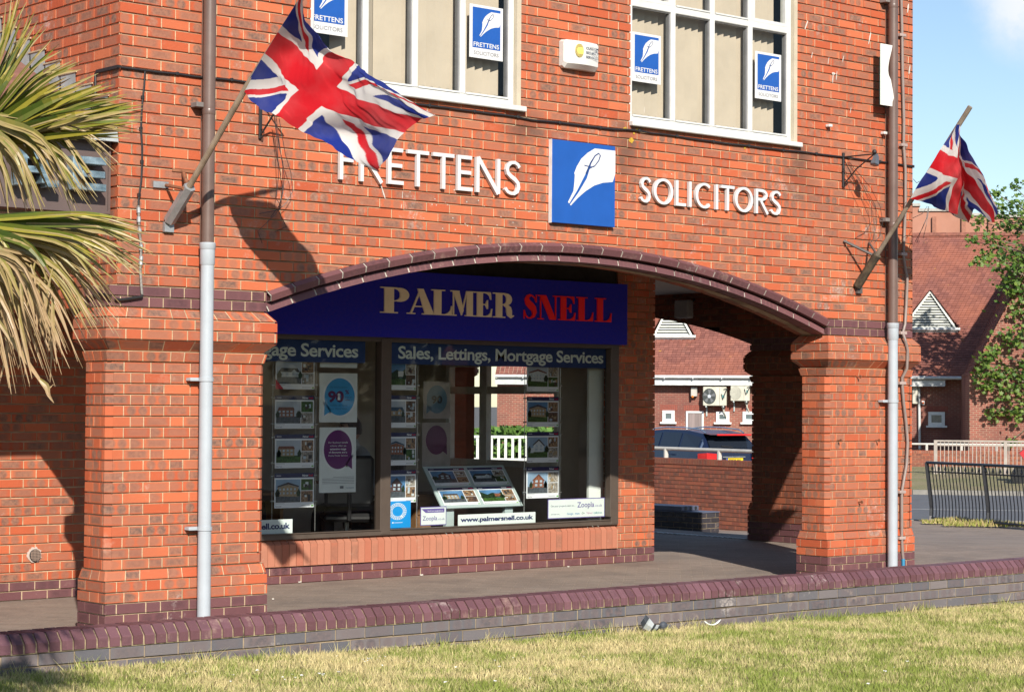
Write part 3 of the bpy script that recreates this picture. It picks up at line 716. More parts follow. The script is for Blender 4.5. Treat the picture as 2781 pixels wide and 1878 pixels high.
# ------------------------------------------------------------------ pen nib logo
LBLUE = M('logo_blue', (.012, .085, .36), .4, var=.05); LWHITE = M('logo_white', (.62, .62, .62), .4, var=.02); LNAVY = M('logo_navy', (.01, .04, .16), .5, var=.02)
NIB = [(.667, .945), (.80, .945), (1.0, .945), (1.0, .66), (.96, .56), (.945, .555), (.80, .535), (.66, .49), (.52, .41), (.40, .32), (.29, .22), (.245, .26), (.33, .40), (.345, .52), (.35, .60), (.34, .615), (.38, .70), (.45, .80), (.55, .88)]
def draw_nib(mb, F, d=0.):
    """white nib, blue slit and a small script f, in the unit square of F"""
    mb.face([F(u, v, d) for u, v in NIB], LWHITE)
    mb.strip([(.268, .235), (.40, .40), (.52, .58), (.60, .74)], [.016, .03, .045, .012], F, d+.0006, None, LBLUE)
    mb.strip([(.53, .62), (.60, .76), (.67, .855), (.73, .89), (.755, .865), (.73, .80), (.67, .735), (.58, .69)], [.03, .022, .016, .016, .018, .014, .012, .01], F, d+.0009, None, LNAVY)
    mb.strip([(.50, .725), (.60, .712), (.66, .722)], .012, F, d+.0011, None, LNAVY)
root = thing('logo_board', (3.4, 0, 3.4), 'square blue board with a white pen nib above the arch crown', 'sign')
mb = MB(); mb.bbox((3.052, -.045, 3.068), (3.752, -.004, 3.742), LBLUE, .003); mb.box((3.050, -.040, 3.066), (3.0525, -.003, 3.744), M('board_edge', (.8, .8, .78), .5)); mb.build('panel', root)
mb = MB(); draw_nib(mb, lambda u, v, d=0.: Vector((3.052+.7*u, -.046-d, 3.068+.674*v))); mb.build('pen_nib', root)
def sticker(px0, px1, yb, label, wd=None):
    p0 = at(px0, yb, .060); p1 = at(px1, yb, .060); x0, x1 = p0.x, p1.x; W = x1-x0; H = W*1.22; z = p0.z
    if wd: x0 = x1-wd; W = wd; H = W*1.22
    Y = .0625; F = lambda u, v, d=0.: Vector((x0+W*u, Y-d, z+H*v))
    root = thing('window_sticker', (x0, Y, z), label, 'sticker', 'square logo stickers in the upper windows')
    mb = MB(); mb.box((x0, Y, z), (x1, Y+.003, z+H), LWHITE); a, b, c_, d = .09, .19, .92, .95
    mb.face([F(a, b, .001), F(c_, b, .001), F(c_, d, .001), F(a, d, .001)], LBLUE)
    draw_nib(mb, lambda u, v, d_=0.: F(a+(c_-a)*u, b+(d-b)*(.08+.9*v), .0015+d_))
    mb.text('FRETTENS', lambda u, v, d_=0.: F(u, v, .002), .5, .215, .085, LWHITE, .76, 0, .015, 1, 'CENTER')
    mb.text('SOLICITORS', lambda u, v, d_=0.: F(u, v, .002), .5, .065, .07, M('grey_print', (.22, .22, .24), .5), .74, 0, 0, 1, 'CENTER')
    mb.build('print', root)
sticker(842, 944.5, 86, 'logo sticker in the left pane of the left upper window, beside the flag', .37)
sticker(1275, 1366, 154, 'logo sticker in the right pane of the left upper window')
sticker(1716.6, 1795, 219, 'logo sticker high in the left pane of the right upper window')
sticker(2051, 2122, 266, 'logo sticker low in the right pane of the right upper window')

# weather marks on the brickwork: lichen and bird droppings, thin irregular flakes
LIC = M('lichen_yellow', (.55, .34, .03), .9, var=.2, vs=40); DRP = M('dropping_white', (.60, .56, .50), .9, var=.1)
mb = MB(); r = random.Random(19)
for px, py, w_, h_ in ((1697, 349, .028, .014), (1731, 354, .024, .02), (1715, 381, .03, .03), (2023, 401, .018, .018), (1690, 352, .012, .01), (1722, 362, .012, .014)):
    p = at(px, py, -.003); mb.face([(p.x+w_*math.cos(a)*r.uniform(.5, 1.2), -.0032, p.z+h_*math.sin(a)*r.uniform(.5, 1.2)) for a in [k*.63 for k in range(10)]], LIC)
mb.build('lichen', BLD)['kind'] = 'stuff'
mb = MB()
for px, py, w_, h_, sl in ((2190, 68, .012, .05, .4), (2362, 104, .012, .06, .3), (2466, 22, .014, .05, .2), (2264, 200, .04, .012, 0), (2262, 212, .008, .05, .1), (2272, 205, .008, .05, .1), (2290, 160, .006, .035, .3), (2310, 300, .006, .03, .2), (2250, 165, .006, .04, .2), (1040, 520, .008, .06, -.4), (1093, 530, .004, .03, 0), (2470, 190, .012, .05, .2), (1750, 300, .004, .03, 0), (1090, 560, .004, .02, .1), (2205, 150, .006, .03, .3)):
    p = at(px, py, -.003); mb.face([(p.x+w_*math.cos(a)*r.uniform(.5, 1.1)+sl*h_*math.sin(a), -.0032, p.z+h_*math.sin(a)*r.uniform(.8, 1.1)) for a in [k*.7 for k in range(9)]], DRP)
for i in range(90):                                             # old paint specks round the lettering
    px, py = r.uniform(1100, 2050), r.uniform(470, 650); p = at(px, py, -.003)
    if p.z < 2.4+.52*(1-((p.x-3.41)/3.07)**2)+.03 or 3.0 < p.x < 3.8: continue
    s_ = r.uniform(.0035, .006); mb.face([(p.x+s_*math.cos(a), -.0034, p.z+s_*math.sin(a)) for a in [k*1.05 for k in range(6)]], DRP)
mb.build('white_specks', BLD)['kind'] = 'stuff'
# ================================================================== neighbour shop on the left
NB = thing('neighbour_shop', (-3.5, .3, 2.9), 'single storey shop front with brown sign box and lead edged roof, left of the arcade', 'shop')
LEAD = M('lead_sheet', (.42, .45, .45), .55, metal=.2, var=.16, vs=5, bmp=.004, bs=7); SBR = M('sign_brown', (.13, .095, .088), .38, var=.08, vs=4)
mb = MB(); mb.bbox((-8, .09, 2.885), (-.905, .3, 3.40), SBR, .004); mb.box((-8, .078, 2.885), (-.905, .09, 2.905), SBR); mb.box((-8, .078, 3.38), (-.905, .09, 3.40), SBR); mb.box((-.922, .078, 2.905), (-.905, .09, 3.38), SBR); mb.build('sign_box', NB)
mb = MB(); P = [(.0, 3.372), (-.012, 3.375), (.02, 3.50), (.10, 3.53), (.35, 3.60)]
xs = [-8+.35*i for i in range(21)]+[-.9]
rr = random.Random(3)
for xa, xb in zip(xs, xs[1:]):
    for (y0, z0), (y1, z1) in zip(P, P[1:]):
        j0, j1 = rr.uniform(-.004, .004), rr.uniform(-.004, .004); mb.face([(xa, y0+j0, z0), (xb, y0+j1, z0), (xb, y1+j1, z1), (xa, y1+j0, z1)], LEAD)
mb.build('lead_flashing', NB, smooth=True)
mb = MB(); TLE = M('roof_tile', (.24, .11, .08), .85, var=.2)
mb.face([(-8, .33, 3.585), (-.9, .33, 3.585), (-.9, 2.7, 4.70), (-8, 2.7, 4.70)], TLE); mb.build('roof', NB)
mb = MB(); mb.box((-8, .28, 2.87), (-.92, 2.72, 2.90), M('soffit_board', (.35, .33, .31), .8)); mb.build('soffit', NB)
mb = MB()                                                      # stepped lead up the brick side wall
for i in range(9):
    y = .12+.23*i; z = 3.555+.103*i*1.06
    mb.face([(XL-.006, y, z-.10), (XL-.006, y+.26, z+.01), (XL-.006, y+.26, z+.155), (XL-.006, y+.03, z+.155)], LEAD)
    mb.tube([(XL-.008, y+.01, z+.158), (XL-.008, y+.27, z+.158)], .007, MORT, 5)
mb.build('stepped_flashing', NB)
CHR = M('sign_chrome', (.42, .56, .62), .25, metal=.6, var=.22, vs=9, stretch=(1, 1, 2), col2=(.07, .13, .17))
def block_letter(fn, label=None):
    mb = MB(); fn(mb); return mb.build('letter', NB)
def bars(lst):
    def fn(mb):
        for i, (a, b, c_, d) in enumerate(lst): mb.bbox((a, -.035-.0005*i, b), (c_, .06, d), CHR, .004)
    return fn
block_letter(bars([(a-.088, b-.012, c_-.088, d-.012) for a, b, c_, d in [(-1.165, 3.036, -1.095, 3.266), (-1.095, 3.215, -.912, 3.266), (-1.095, 3.125, -.92, 3.172), (-1.095, 3.036, -.912, 3.086)]]))
block_letter(bars([(a-.088, b-.012, c_-.088, d-.012) for a, b, c_, d in [(-1.575, 3.036, -1.50, 3.272), (-1.50, 3.215, -1.33, 3.272), (-1.40, 3.14, -1.33, 3.215), (-1.50, 3.125, -1.33, 3.17), (-1.395, 3.06, -1.33, 3.125), (-1.36, 3.036, -1.27, 3.085)]]))
# ================================================================== flags on slanting poles
def jack(u, v):
    """union flag colour at (u, v); 60 x 30 units"""
    X, Y = u*60, v*30
    if 27 <= X <= 33 or 12 <= Y <= 18: return (.62, .012, .022)
    if 25 <= X <= 35 or 10 <= Y <= 20: return (.72, .70, .68)
    x, y = X-30, Y-15
    for sgn in (1, -1):
        d = (y-sgn*x*.5)/math.sqrt(1.25); rb = (sgn*x*.5-y)
        if abs(d) < 3:
            red = (0 < d < 2) if x > 0 else (-2 < d < 0)
            return (.62, .012, .022) if red else (.72, .70, .68)
    return (.010, .028, .235)
def flagmat():
    m_, n, b = newmat('flag_cloth'); a = n.nodes.new('ShaderNodeAttribute'); a.attribute_name = 'bc'
    nf = noise(n, 500, 2)
    c = mixc(n, mnode(n, 'MULTIPLY', rng(n, noise(n, 3, 4), .4, .75), .22), a.outputs['Color'], (.32, .30, .30))
    n.links.new(c, b.inputs['Base Color']); b.inputs['Roughness'].default_value = .8; b.inputs['Specular IOR Level'].default_value = .2
    bump(n, b, nf, .0006); 
    o = n.nodes['Material Output']; tr = n.nodes.new('ShaderNodeBsdfTranslucent'); n.links.new(c, tr.inputs[0])
    x = n.nodes.new('ShaderNodeMixShader'); x.inputs[0].default_value = .33
    n.links.new(b.outputs[0], x.inputs[1]); n.links.new(tr.outputs[0], x.inputs[2]); n.links.new(x.outputs[0], o.inputs[0]); return m_
FLAGM = flagmat()
def cr(p, t):                    # Catmull-Rom through non-uniform knots: p list of (t, value)
    n = len(p); i = 0
    while i < n-2 and t > p[i+1][0]: i += 1
    t0, a = p[i]; t1, b = p[i+1]; h = t1-t0; s_ = (t-t0)/h
    def tan(k):
        if k == 0: return (p[1][1]-p[0][1])/(p[1][0]-p[0][0])
        if k == n-1: return (p[-1][1]-p[-2][1])/(p[-1][0]-p[-2][0])
        return (p[k+1][1]-p[k-1][1])/(p[k+1][0]-p[k-1][0])
    m0, m1 = tan(i)*h, tan(i+1)*h
    return a*(2*s_**3-3*s_**2+1)+m0*(s_**3-2*s_**2+s_)+b*(-2*s_**3+3*s_**2)+m1*(s_**3-s_**2)
def cloth(us, vs, net, nu, nv, extra=None):
    """net[j][i] = (px, py, Y) for v = vs[j], u = us[i]"""
    P = []
    for j in range(nv+1):
        v = j/nv; row = []
        cols = [[cr([(vs[k], Vector(net[k][i])) for k in range(len(vs))], v) for i in range(len(us))]][0]
        for i in range(nu+1):
            u = i/nu; q = cr([(us[k], cols[k]) for k in range(len(us))], u); p = at(q.x, q.y, q.z)
            if extra: p += extra(u, v)
            row.append(p)
        P.append(row)
    return P
def build_cloth(P, name, parent):
    nv, nu = len(P)-1, len(P[0])-1
    me = bpy.data.meshes.new(name); ox = parent_loc(parent)
    vs = [tuple(p-ox) for r in P for p in r]; W = nu+1
    fs = [(j*W+i, j*W+i+1, (j+1)*W+i+1, (j+1)*W+i) for j in range(nv) for i in range(nu)]
    me.from_pydata(vs, [], fs); me.materials.append(FLAGM)
    ca = me.attributes.new('bc', 'FLOAT_COLOR', 'POINT'); cs = []
    for j in range(nv+1):
        for i in range(nu+1): cs.extend((*jack(i/nu, j/nv), 1))
    ca.data.foreach_set('color', cs); me.polygons.foreach_set('use_smooth', [True]*len(fs)); me.update()
    o = bpy.data.objects.new(name, me); COL.objects.link(o); o.parent = parent; return o
WOODP = M('pole_wood', (.36, .27, .19), .7, var=.18, vs=14, stretch=(1, 1, .2), bmp=.001); WOODG = M('grey_wood', (.26, .21, .16), .8, var=.2, vs=14)
GALV = M('galvanised', (.42, .44, .45), .45, metal=.5, var=.14, vs=20); RUST = M('rusty_steel', (.30, .12, .06), .7, var=.3, vs=12); BLKW = M('blackened_wood', (.10, .075, .045), .8, var=.5, vs=16, col2=(.012, .011, .01))
pb = at(458, 610, -.02); px_ = pb.x
pole_pt = lambda px, py: atX(px, py, px_)
base = pole_pt(457, 605); top = pole_pt(833, -22); dirp = (top-base).normalized()
FL = thing('flag', tuple(base), 'large union flag flying on a slanting pole beside the left downpipe', 'flag', 'union flags on slanting poles')
mb = MB(); mb.tube([base+dirp*.12, pole_pt(668, 238), top+dirp*.25], [.022, .021, .012], WOODP, 12); mb.build('pole', FL)
mb = MB(); mb.tube([base+dirp*.02, base+dirp*.36], .043, GALV, 6)
mb.build('holder', FL)
mb = MB(); rp = base+dirp*.34; h = at(415, 500, 0)
mb.box((h.x, -.01, h.z-.022), (h.x+.12, -.002, h.z+.022), GALV); mb.tube([(h.x+.1, -.006, h.z), rp+Vector((-.04, 0, 0))], .012, RUST, 6); w2_ = at(497, 468, 0); mb.tube([(w2_.x, -.004, w2_.z), rp], .014, RUST, 6)
mb.box((w2_.x-.09, -.008, w2_.z+.0), (w2_.x+.1, -.002, w2_.z+.02), RUST); mb.build('bracket', FL)
bb = at(455, 615, 0); mb = MB(); mb.box((bb.x-.04, -.03, bb.z-.04), (bb.x+.035, -.002, bb.z+.03), GALV); mb.build('foot_plate', FL)
Z2 = lambda x, y, Y: (600+x/2.4514, y/2.4514, Y)
us = [0, .22, .45, .55, .78, 1]; vs_ = [0, .2, .4, .6, .8, 1]
dy = lambda px, py: pole_pt(px, py).y
h0, h1, h2, h3, h4, h5 = [dy(600+x/2.4514, y/2.4514) for x, y in ((150, 600), (225, 478), (300, 355), (385, 220), (470, 85), (555, -50))]
net = [
 [Z2(146, 604, -.96), Z2(228, 690, -1.06), Z2(365, 768, -1.22), Z2(505, 860, -1.29), Z2(770, 1000, -1.50), Z2(1052, 1146, -1.78)],
 [Z2(218, 480, -1.10), Z2(330, 600, -1.15), Z2(440, 680, -1.28), Z2(585, 780, -1.38), Z2(880, 900, -1.55), Z2(1110, 1030, -1.92)],
 [Z2(293, 354, -1.25), Z2(412, 465, -1.27), Z2(520, 600, -1.36), Z2(665, 705, -1.46), Z2(960, 815, -1.72), Z2(1228, 880, -2.02)],
 [Z2(378, 216, -1.42), Z2(500, 325, -1.36), Z2(635, 470, -1.50), Z2(780, 575, -1.57), Z2(1000, 690, -1.82), Z2(1322, 797, -2.14)],
 [Z2(463, 82, -1.58), Z2(570, 215, -1.48), Z2(695, 365, -1.55), Z2(835, 480, -1.66), Z2(1010, 560, -1.86), Z2(1370, 785, -2.22)],
 [Z2(548, -52, -1.75), Z2(560, 130, -1.60), Z2(745, 350, -1.63), Z2(892, 412, -1.72), Z2(1062, 545, -1.92), Z2(1422, 770, -2.28)]]
def rip(u, v):
    e = min(1, u*3.5)
    a = .011*math.sin(9*u+5*v*math.pi+2)*(1-.4*v)
    b = .006*math.sin(26*u-21*v+2.5*math.sin(6*v+3*u)); c = .0042*math.sin(47*v+19*u+3*math.sin(9*u))*(.4+.6*math.sin(5*u+2*v)**2); d = .0022*math.sin(95*(u+.6*v)+4*math.sin(13*v)); f = .010*math.exp(-((v-.55-.25*u)/.035)**2)-.009*math.exp(-((v-.30-.35*u)/.03)**2)+.008*math.exp(-((v-.82+.3*u)/.03)**2)
    return Vector((.6, -1, .4))*((a+b+c+d)*e+f*min(1, u*6)*(1-u*.3))
build_cloth(cloth(us, vs_, net, 300, 160, rip), 'cloth', FL)
# second flag hanging off the right corner
b2 = at(2327, 783, -.02); p2 = lambda px, py: atX(px, py, b2.x)
base2 = p2(2329, 776); top2 = p2(2635, 290); d2 = (top2-base2).normalized()
FL2 = thing('flag', tuple(base2), 'smaller frayed union flag hanging limp past the right corner of the building', 'flag', 'union flags on slanting poles')
mb = MB(); mb.tube([base2+d2*.1, base2+d2*1.3, top2], [.021, .022, .024], WOODG, 10); mb.build('pole', FL2)
mb = MB(); mb.tube([base2+d2*.0, base2+d2*.36], .042, BLKW, 10); mb.build('holder', FL2)
mb = MB(); a_ = at(2289, 654, 0); mb.tube([(a_.x, -.01, a_.z), base2+d2*.34], .014, M('dark_steel', (.10, .09, .085), .6), 6); a_ = at(2358, 660, 0); mb.tube([(a_.x, -.01, a_.z), base2+d2*.36], .012, MATS['dark_steel'], 6); mb.build('bracket', FL2); mb = MB(); a_ = at(2328, 785, 0)
mb.box((a_.x-.03, -.03, a_.z-.04), (a_.x+.04, -.002, a_.z+.03), MATS['dark_steel']); mb.build('foot_plate', FL2)
Z3 = lambda x, y, Y: (2440+x/2.2405, 260+y/2.2405, Y)
g = [p2(2440+x/2.2405, 260+y/2.2405).y-.05 for x, y in ((80, 625), (140, 520), (205, 430), (262, 330), (310, 250), (360, 175))]
# the hoist runs up the pole; the fly falls in folds, half of it turned behind
net2 = [
 [Z3(72, 626, g[0]), Z3(190, 660, g[0]-.10), Z3(300, 705, g[0]-.16), Z3(352, 722, g[0]-.10), Z3(300, 700, g[0]+.06), Z3(415, 775, g[0]+.10)],
 [Z3(126, 528, g[1]), Z3(225, 575, g[1]-.12), Z3(310, 600, g[1]-.16), Z3(372, 610, g[1]-.08), Z3(372, 640, g[1]+.10), Z3(455, 690, g[1]+.14)],
 [Z3(190, 436, g[2]), Z3(262, 465, g[2]-.10), Z3(350, 505, g[2]-.15), Z3(385, 515, g[2]-.05), Z3(440, 600, g[2]+.10), Z3(565, 770, g[2]+.14)],
 [Z3(252, 330, g[3]), Z3(300, 355, g[3]-.06), Z3(350, 385, g[3]-.10), Z3(378, 400, g[3]+.0), Z3(470, 530, g[3]+.05), Z3(590, 740, g[3]+.10)],
 [Z3(318, 240, g[4]), Z3(335, 250, g[4]-.03), Z3(355, 285, g[4]-.05), Z3(378, 340, g[4]+.0), Z3(470, 450, g[4]+.0), Z3(605, 700, g[4]+.05)],
 [Z3(362, 168, g[5]), Z3(363, 176, g[5]), Z3(368, 186, g[5]), Z3(378, 210, g[5]), Z3(462, 410, g[5]-.02), Z3(602, 665, g[5])]]
rip2 = lambda u, v: Vector((.4, -1, .1))*(.014*math.sin(14*u+3*v)+.007*math.sin(33*u-15*v+2*math.sin(7*v))+.004*math.sin(61*u+31*v))*min(1, u*3)
build_cloth(cloth(us, vs_, net2, 240, 130, rip2), 'cloth', FL2)
# ================================================================== downpipes, cables, alarm and small fixings
PBRN = M('pipe_brown', (.150, .098, .082), .38, var=.10, vs=5); PGRY = M('pipe_grey', (.40, .44, .48), .38, var=.05, vs=5); CBLK = M('cable_black', (.018, .017, .018), .5)
def downpipe(x, zsplit, label, clipz, topz=7, zb=.0, jog=0):
    root = thing('downpipe', (x, -.09, 0), label, 'downpipe', 'downpipes on the front wall')
    mb = MB(); yc = -.085
    mb.tube([(x, yc, zsplit+.0), (x, yc, topz)], .045, PBRN, 20)
    for z in (zsplit+.9, 5.35): mb.lathe([(.046, 0), (.0475, .004), (.0475, .035), (.046, .04)], (x, yc, z), PBRN, 20)
    mb.build('brown_pipe', root, True)
    mb = MB(); mb.tube([(x, yc, zb), (x, yc, zsplit-.14)], .047, PGRY, 20)
    mb.lathe([(.047, -.16), (.053, -.15), (.053, -.05), (.057, -.045), (.058, -.005), (.054, 0), (.046, 0)], (x, yc, zsplit), PGRY, 20); mb.build('grey_pipe', root, True)
    for z in clipz:
        mb = MB(); mb.lathe([(.048, -.014), (.053, -.013), (.053, .013), (.048, .014)], (x, yc, z), PGRY, 20); mb.bbox((x-.115, yc+.02, z-.012), (x+.02, yc+.082, z+.012), PGRY, .004); mb.build('clip', root, True)
    for z in (zsplit+.95, 5.4): mb = MB(); mb.bbox((x-.10, -.085, z), (x-.01, -.004, z+.035), M('pipe_lug', (.20, .18, .17), .6), .003); mb.build('lug', root)
    return root
xl = at(557, 1300, -.085).x; xr = at(2424.6, 1100, -.085).x
zsl = at(565, 659, -.085).z; zsr = at(2424, 877, -.085).z
downpipe(xl, zsl, 'left downpipe, brown above and pale grey below, beside the large flag', [at(562, y, -.085).z for y in (1030, 1434)])
downpipe(xr, zsr, 'right downpipe, brown above and pale grey below, near the building corner', [at(2424, y, -.085).z for y in (1089,)])
mb = MB()
for xg in (at(546, 400, 0).x, at(2404, 600, 0).x): mb = MB(); mb.box((xg-.006, -.006, 2.41), (xg+.006, .008, 6.5), M('joint_sealant', (.20, .10, .07), .8)); mb.build('movement_joint', BLD)
# white broken sign strip on the right downpipe
p0, p1 = at(2390, 118, -.14), at(2428, 290, -.14)
mb = MB(); z0, z1 = p1.z, at(2390, 118, -.14).z; n = 14; W = (p1.x-p0.x)
out_ = [(p0.x, z0), ]+[(p0.x+W*(.72+.28*math.cos((i/n*1.9-.1)*math.pi)*(.6 if i/n > .5 else .5)+(.12 if .1 < i/n < .45 else 0)), z0+(z1-z0)*i/n) for i in range(n+1)]+[(p0.x, z1)]
mb.prism(out_, lambda u, v, d=0.: Vector((u, -.145+d, v)), 0, .006, M('white_board', (.74, .73, .68), .5, var=.05), M('teal_edge', (.1, .35, .35), .5))
tag(mb.build('board_offcut', org=(p0.x, -.14, z0)), 'white board offcut with one wavy edge tied to the right downpipe', 'board')
for yy in (138, 260):
    pass
# cable run along the facade with clips
def cable(name, pts, rad, label, clips=True, mat=None, group=None, csz=.011):
    root = thing(name, tuple(pts[0]), label, 'cable', group); mb = MB()
    mb.tube(pts, rad, mat or CBLK, 6); mb.build('sheath', root, True)
    if clips:
        acc = 0; k = 0
        for a, b in zip(pts, pts[1:]):
            acc += (Vector(b)-Vector(a)).length
            if acc > clips:
                acc = 0; c = Vector(b); mb = MB(); mb.bbox((c.x-csz, c.y-csz*.7, c.z-csz), (c.x+csz, .0, c.z+csz*1.3), mat or CBLK, .003); mb.build('clip', root); k += 1
    return root
rr = random.Random(9)
xs = [XL+.002]+[XL+.15*i for i in range(1, 57)]+[XR-.005]
pts = [Vector((x, -.014, 3.895+.006*math.sin(x*2.1)+rr.uniform(-.003, .003)-(.012 if 2.8 < x < 3.9 else 0))) for x in xs]
cable('cable', pts, .0085, 'long black cable clipped level across the facade under the upper windows', .42)
q = [(325, 150+0), (266, 185), (258, 230), (254, 345)]
spts = [atX(x, y, XL-.012) for x, y in ((327, 182), (300, 188), (262, 196), (259, 200), (259, 250), (256, 300), (254, 350))]
cable('cable', spts, .0085, 'black cable turning the left corner and dropping down the side wall', .3)
vpts = [at(x, y, -.013) for x, y in ((394, 192), (392, 230), (388, 265), (385, 300), (383, 350), (386, 400), (386, 440), (384, 490), (378, 530), (376, 560))]
cable('cable', vpts, .0075, 'black cable hanging down the pier from the long facade cable to the pipe fittings', .18)
cpts = [at(x, y, -.02) for x, y in ((376, 558), (377, 600), (380, 640), (383, 665), (383, 700), (381, 730), (383, 765), (386, 800), (384, 806), (370, 808), (345, 812), (325, 814), (313, 812))]
root = thing('pipe_fitting', tuple(cpts[0]), 'grey jointed conduit with metal couplings below the black pier cable', 'conduit')
mb = MB(); mb.tube(cpts[:8], .009, M('old_galv', (.34, .32, .29), .6, metal=.3, var=.25, vs=60), 8); mb.build('tube', root, True)
mb = MB(); mb.tube(cpts[7:], .011, CBLK, 8); mb.tube([atX(x, y, -.965) for x, y in ((300, 806), (285, 800), (262, 797), (248, 806), (235, 812))], .011, CBLK, 8); mb.build('black_tail', root, True)
for i, f in enumerate((.3, .9, 1.7, 3.2, 4.1, 4.4)):
    k = int(f); p = cpts[k].lerp(cpts[k+1], f-k); d = (cpts[k+1]-cpts[k]).normalized(); mb = MB(); mb.lathe([(.013, -.02), (.015, -.018), (.015, .018), (.013, .02)], p, GALV, 8, d); mb.build('coupling', root)
# grey conduit beside the right downpipe
gp = [(2447, -30), (2449, 40), (2450, 96), (2451, 180), (2453, 260), (2455, 330), (2454, 394), (2459, 460), (2459, 560), (2456, 640), (2453, 690), (2457, 720), (2464, 760), (2461, 830), (2458, 880), (2452, 904), (2459, 925), (2465, 950), (2463, 1000), (2450, 1025), (2450, 1040), (2454, 1090), (2461, 1150), (2465, 1200), (2462, 1260), (2455, 1300), (2449, 1335), (2449, 1400), (2449, 1460), (2451, 1500), (2453, 1520)]
G = M('conduit_taupe', (.25, .20, .18), .5, var=.08)
pts = [at(x, y, -.03 if not (905 < y < 1010) else -.075) for x, y in gp]
root = thing('conduit', tuple(pts[-1]), 'wavy taupe cable conduit running down beside the right downpipe', 'conduit')
mb = MB(); mb.tube(pts, .014, G, 8); mb.build('tube', root, True)
for y in (96, 394, 690, 904, 1036, 1335, 1465):
    i = min(range(len(gp)), key=lambda k: abs(gp[k][1]-y)); p = pts[i]; mb = MB(); mb.bbox((p.x-.045, p.y-.016, p.z-.014), (p.x+.045, -.002, p.z+.014), M('conduit_clip', (.42, .33, .30), .6), .003); mb.build('clip', root)
mb = MB(); p = at(2453, 1522, -.03); mb.tube([p+UP*.02, p-UP*.05], .017, M('blue_tape', (.03, .25, .45), .5), 8); mb.build('blue_end', root)
# alarm box
xa, za = 3.155, 4.335
root = thing('alarm_box', (xa, 0, za), 'white security alarm box with a yellow badge between the upper windows', 'alarm box')
WP = M('white_plastic', (.64, .63, .60), .32, var=.04)
mb = MB(); W, H, n = .385, .235, 16; cols = []
for i in range(n+1):
    u = i/n; x = xa+W*u; prof_ = -.075-.03*math.sin(math.pi*u); 
    e = .018 if i in (0, n) else 0
    col = [(x, -.004, za+e), (x, prof_*.55, za+e+.0), (x, prof_+e, za+.035+e), (x, prof_+e*.9, za+H-.035-e), (x, prof_*.85, za+H-.008-e), (x, -.004, za+H-e)]
    cols.append(col)
for a, b in zip(cols, cols[1:]):
    for k in range(5): mb.face([a[k], b[k], b[k+1], a[k+1]], WP)
mb.face(cols[0], WP); mb.face(cols[-1][::-1], WP); mb.build('cover', root, True)
mb = MB(); N_ = 14
mb.prism([(.5+.36*math.cos(2*math.pi*i/24), .5+.42*math.sin(2*math.pi*i/24)) for i in range(24)], lambda u, v, d=0.: Vector((xa+W*u, -.052-.062*v-d+.012, za+.002+.05*v)), 0, -.002, M('lamp_blue', (.01, .04, .16), .15)); mb.build('strobe_lens', root)
yf = -.1065
mb = MB(); YEL = M('badge_yellow', (.85, .66, .16), .5); NAV = M('badge_navy', (.01, .03, .08), .5)
cx, cz = xa+.135, za+.145
mb.prism([(cx+.045*math.cos(2*math.pi*i/28), cz+.056*math.sin(2*math.pi*i/28)) for i in range(28)], lambda u, v, d=0.: Vector((u, yf+d, v)), 0, .004, YEL)
for i in range(12):
    v = -.05+.009*i; hw = .045*math.sqrt(max(0, 1-(v/.056)**2)); inn = math.sqrt(max(0, .030**2-(v)**2))*1.0
    for s0, s1 in ((-hw, -inn), (inn, hw)):
        if s1-s0 > .004 and not (s0 > 0 and abs(v) < .03): mb.box((cx+s0+(.012 if s0 > 0 else 0), yf-.001, cz+v-.0016), (cx+s1, yf, cz+v+.0016), NAV)
fr = lambda u, v, d=0.: Vector((u, yf-.0012, v))
for i, s_ in enumerate(('CUSTOM', 'SECURITY', 'SERVICES')): mb.text(s_, fr, xa+.205, za+.163-.036*i, .021, NAV, .135, 0, .01)
mb.build('badge', root)
# wall brackets with loose wires
def hook_lamp(pt, armx, label, full):
    root = thing('lamp_bracket', tuple(pt), label, 'wall bracket', 'black iron lamp brackets on the facade'); mb = MB(); IR = M('wrought_iron', (.02, .02, .022), .55)
    x, y, z = pt; mb.bbox((x-.012, -.02, z-.16), (x+.012, -.002, z+.16), IR, .003)
    A = Vector((x, -.02, z+.12)); B = Vector((x+armx, -.36, z+.12)); mb.tube([A, B], .007, IR, 6); mb.tube([Vector((x, -.02, z-.13)), Vector((x+armx*.45, -.16, z+.0)), B], .007, IR, 6)
    mb.tube([Vector((x+.0, -.03+.03*math.cos(t), z-.12+.03*math.sin(t))) for t in [i*.6 for i in range(10)]], .004, IR, 5); mb.build('arm', root)
    if full:
        mb = MB(); mb.ball(B+Vector((0, 0, .02)), .022, IR); mb.lathe([(.03, -.11), (.045, -.10), (.028, -.02), (.015, 0)], B+Vector((.03, 0, 0)), M('lamp_glass', (.10, .11, .13), .2, spec=.8), 6, (.3, 0, 1)); mb.build('lamp', root)
    return root, B
WIRE = M('thin_wire', (.03, .028, .03), .5)
r1, B1 = hook_lamp((at(2288, 470, 0).x, 0, at(2288, 462, 0).z), .02, 'iron lamp bracket with small lamp and looping wires, by the right downpipe', True)
for tg in ([(2300, 440), (2340, 500), (2366, 560), (2368, 600), (2350, 630), (2322, 647)], [(2303, 440), (2350, 510), (2378, 560), (2380, 610), (2372, 650), (2362, 660)], [(2306, 440), (2365, 510), (2390, 560), (2397, 600), (2390, 640), (2374, 660)], [(2298, 442), (2330, 520), (2360, 590), (2366, 640), (2360, 665)]):
    mb = MB(); mb.tube([at(x, y, -.10+.02*i) for i, (x, y) in enumerate(tg)], .0028, WIRE, 4); mb.build('wire', r1, True)
p = at(705, 318, 0)
r2, B2 = hook_lamp((p.x, 0, p.z), .02, 'iron lamp bracket with hanging wires, half hidden below the large flag', False)
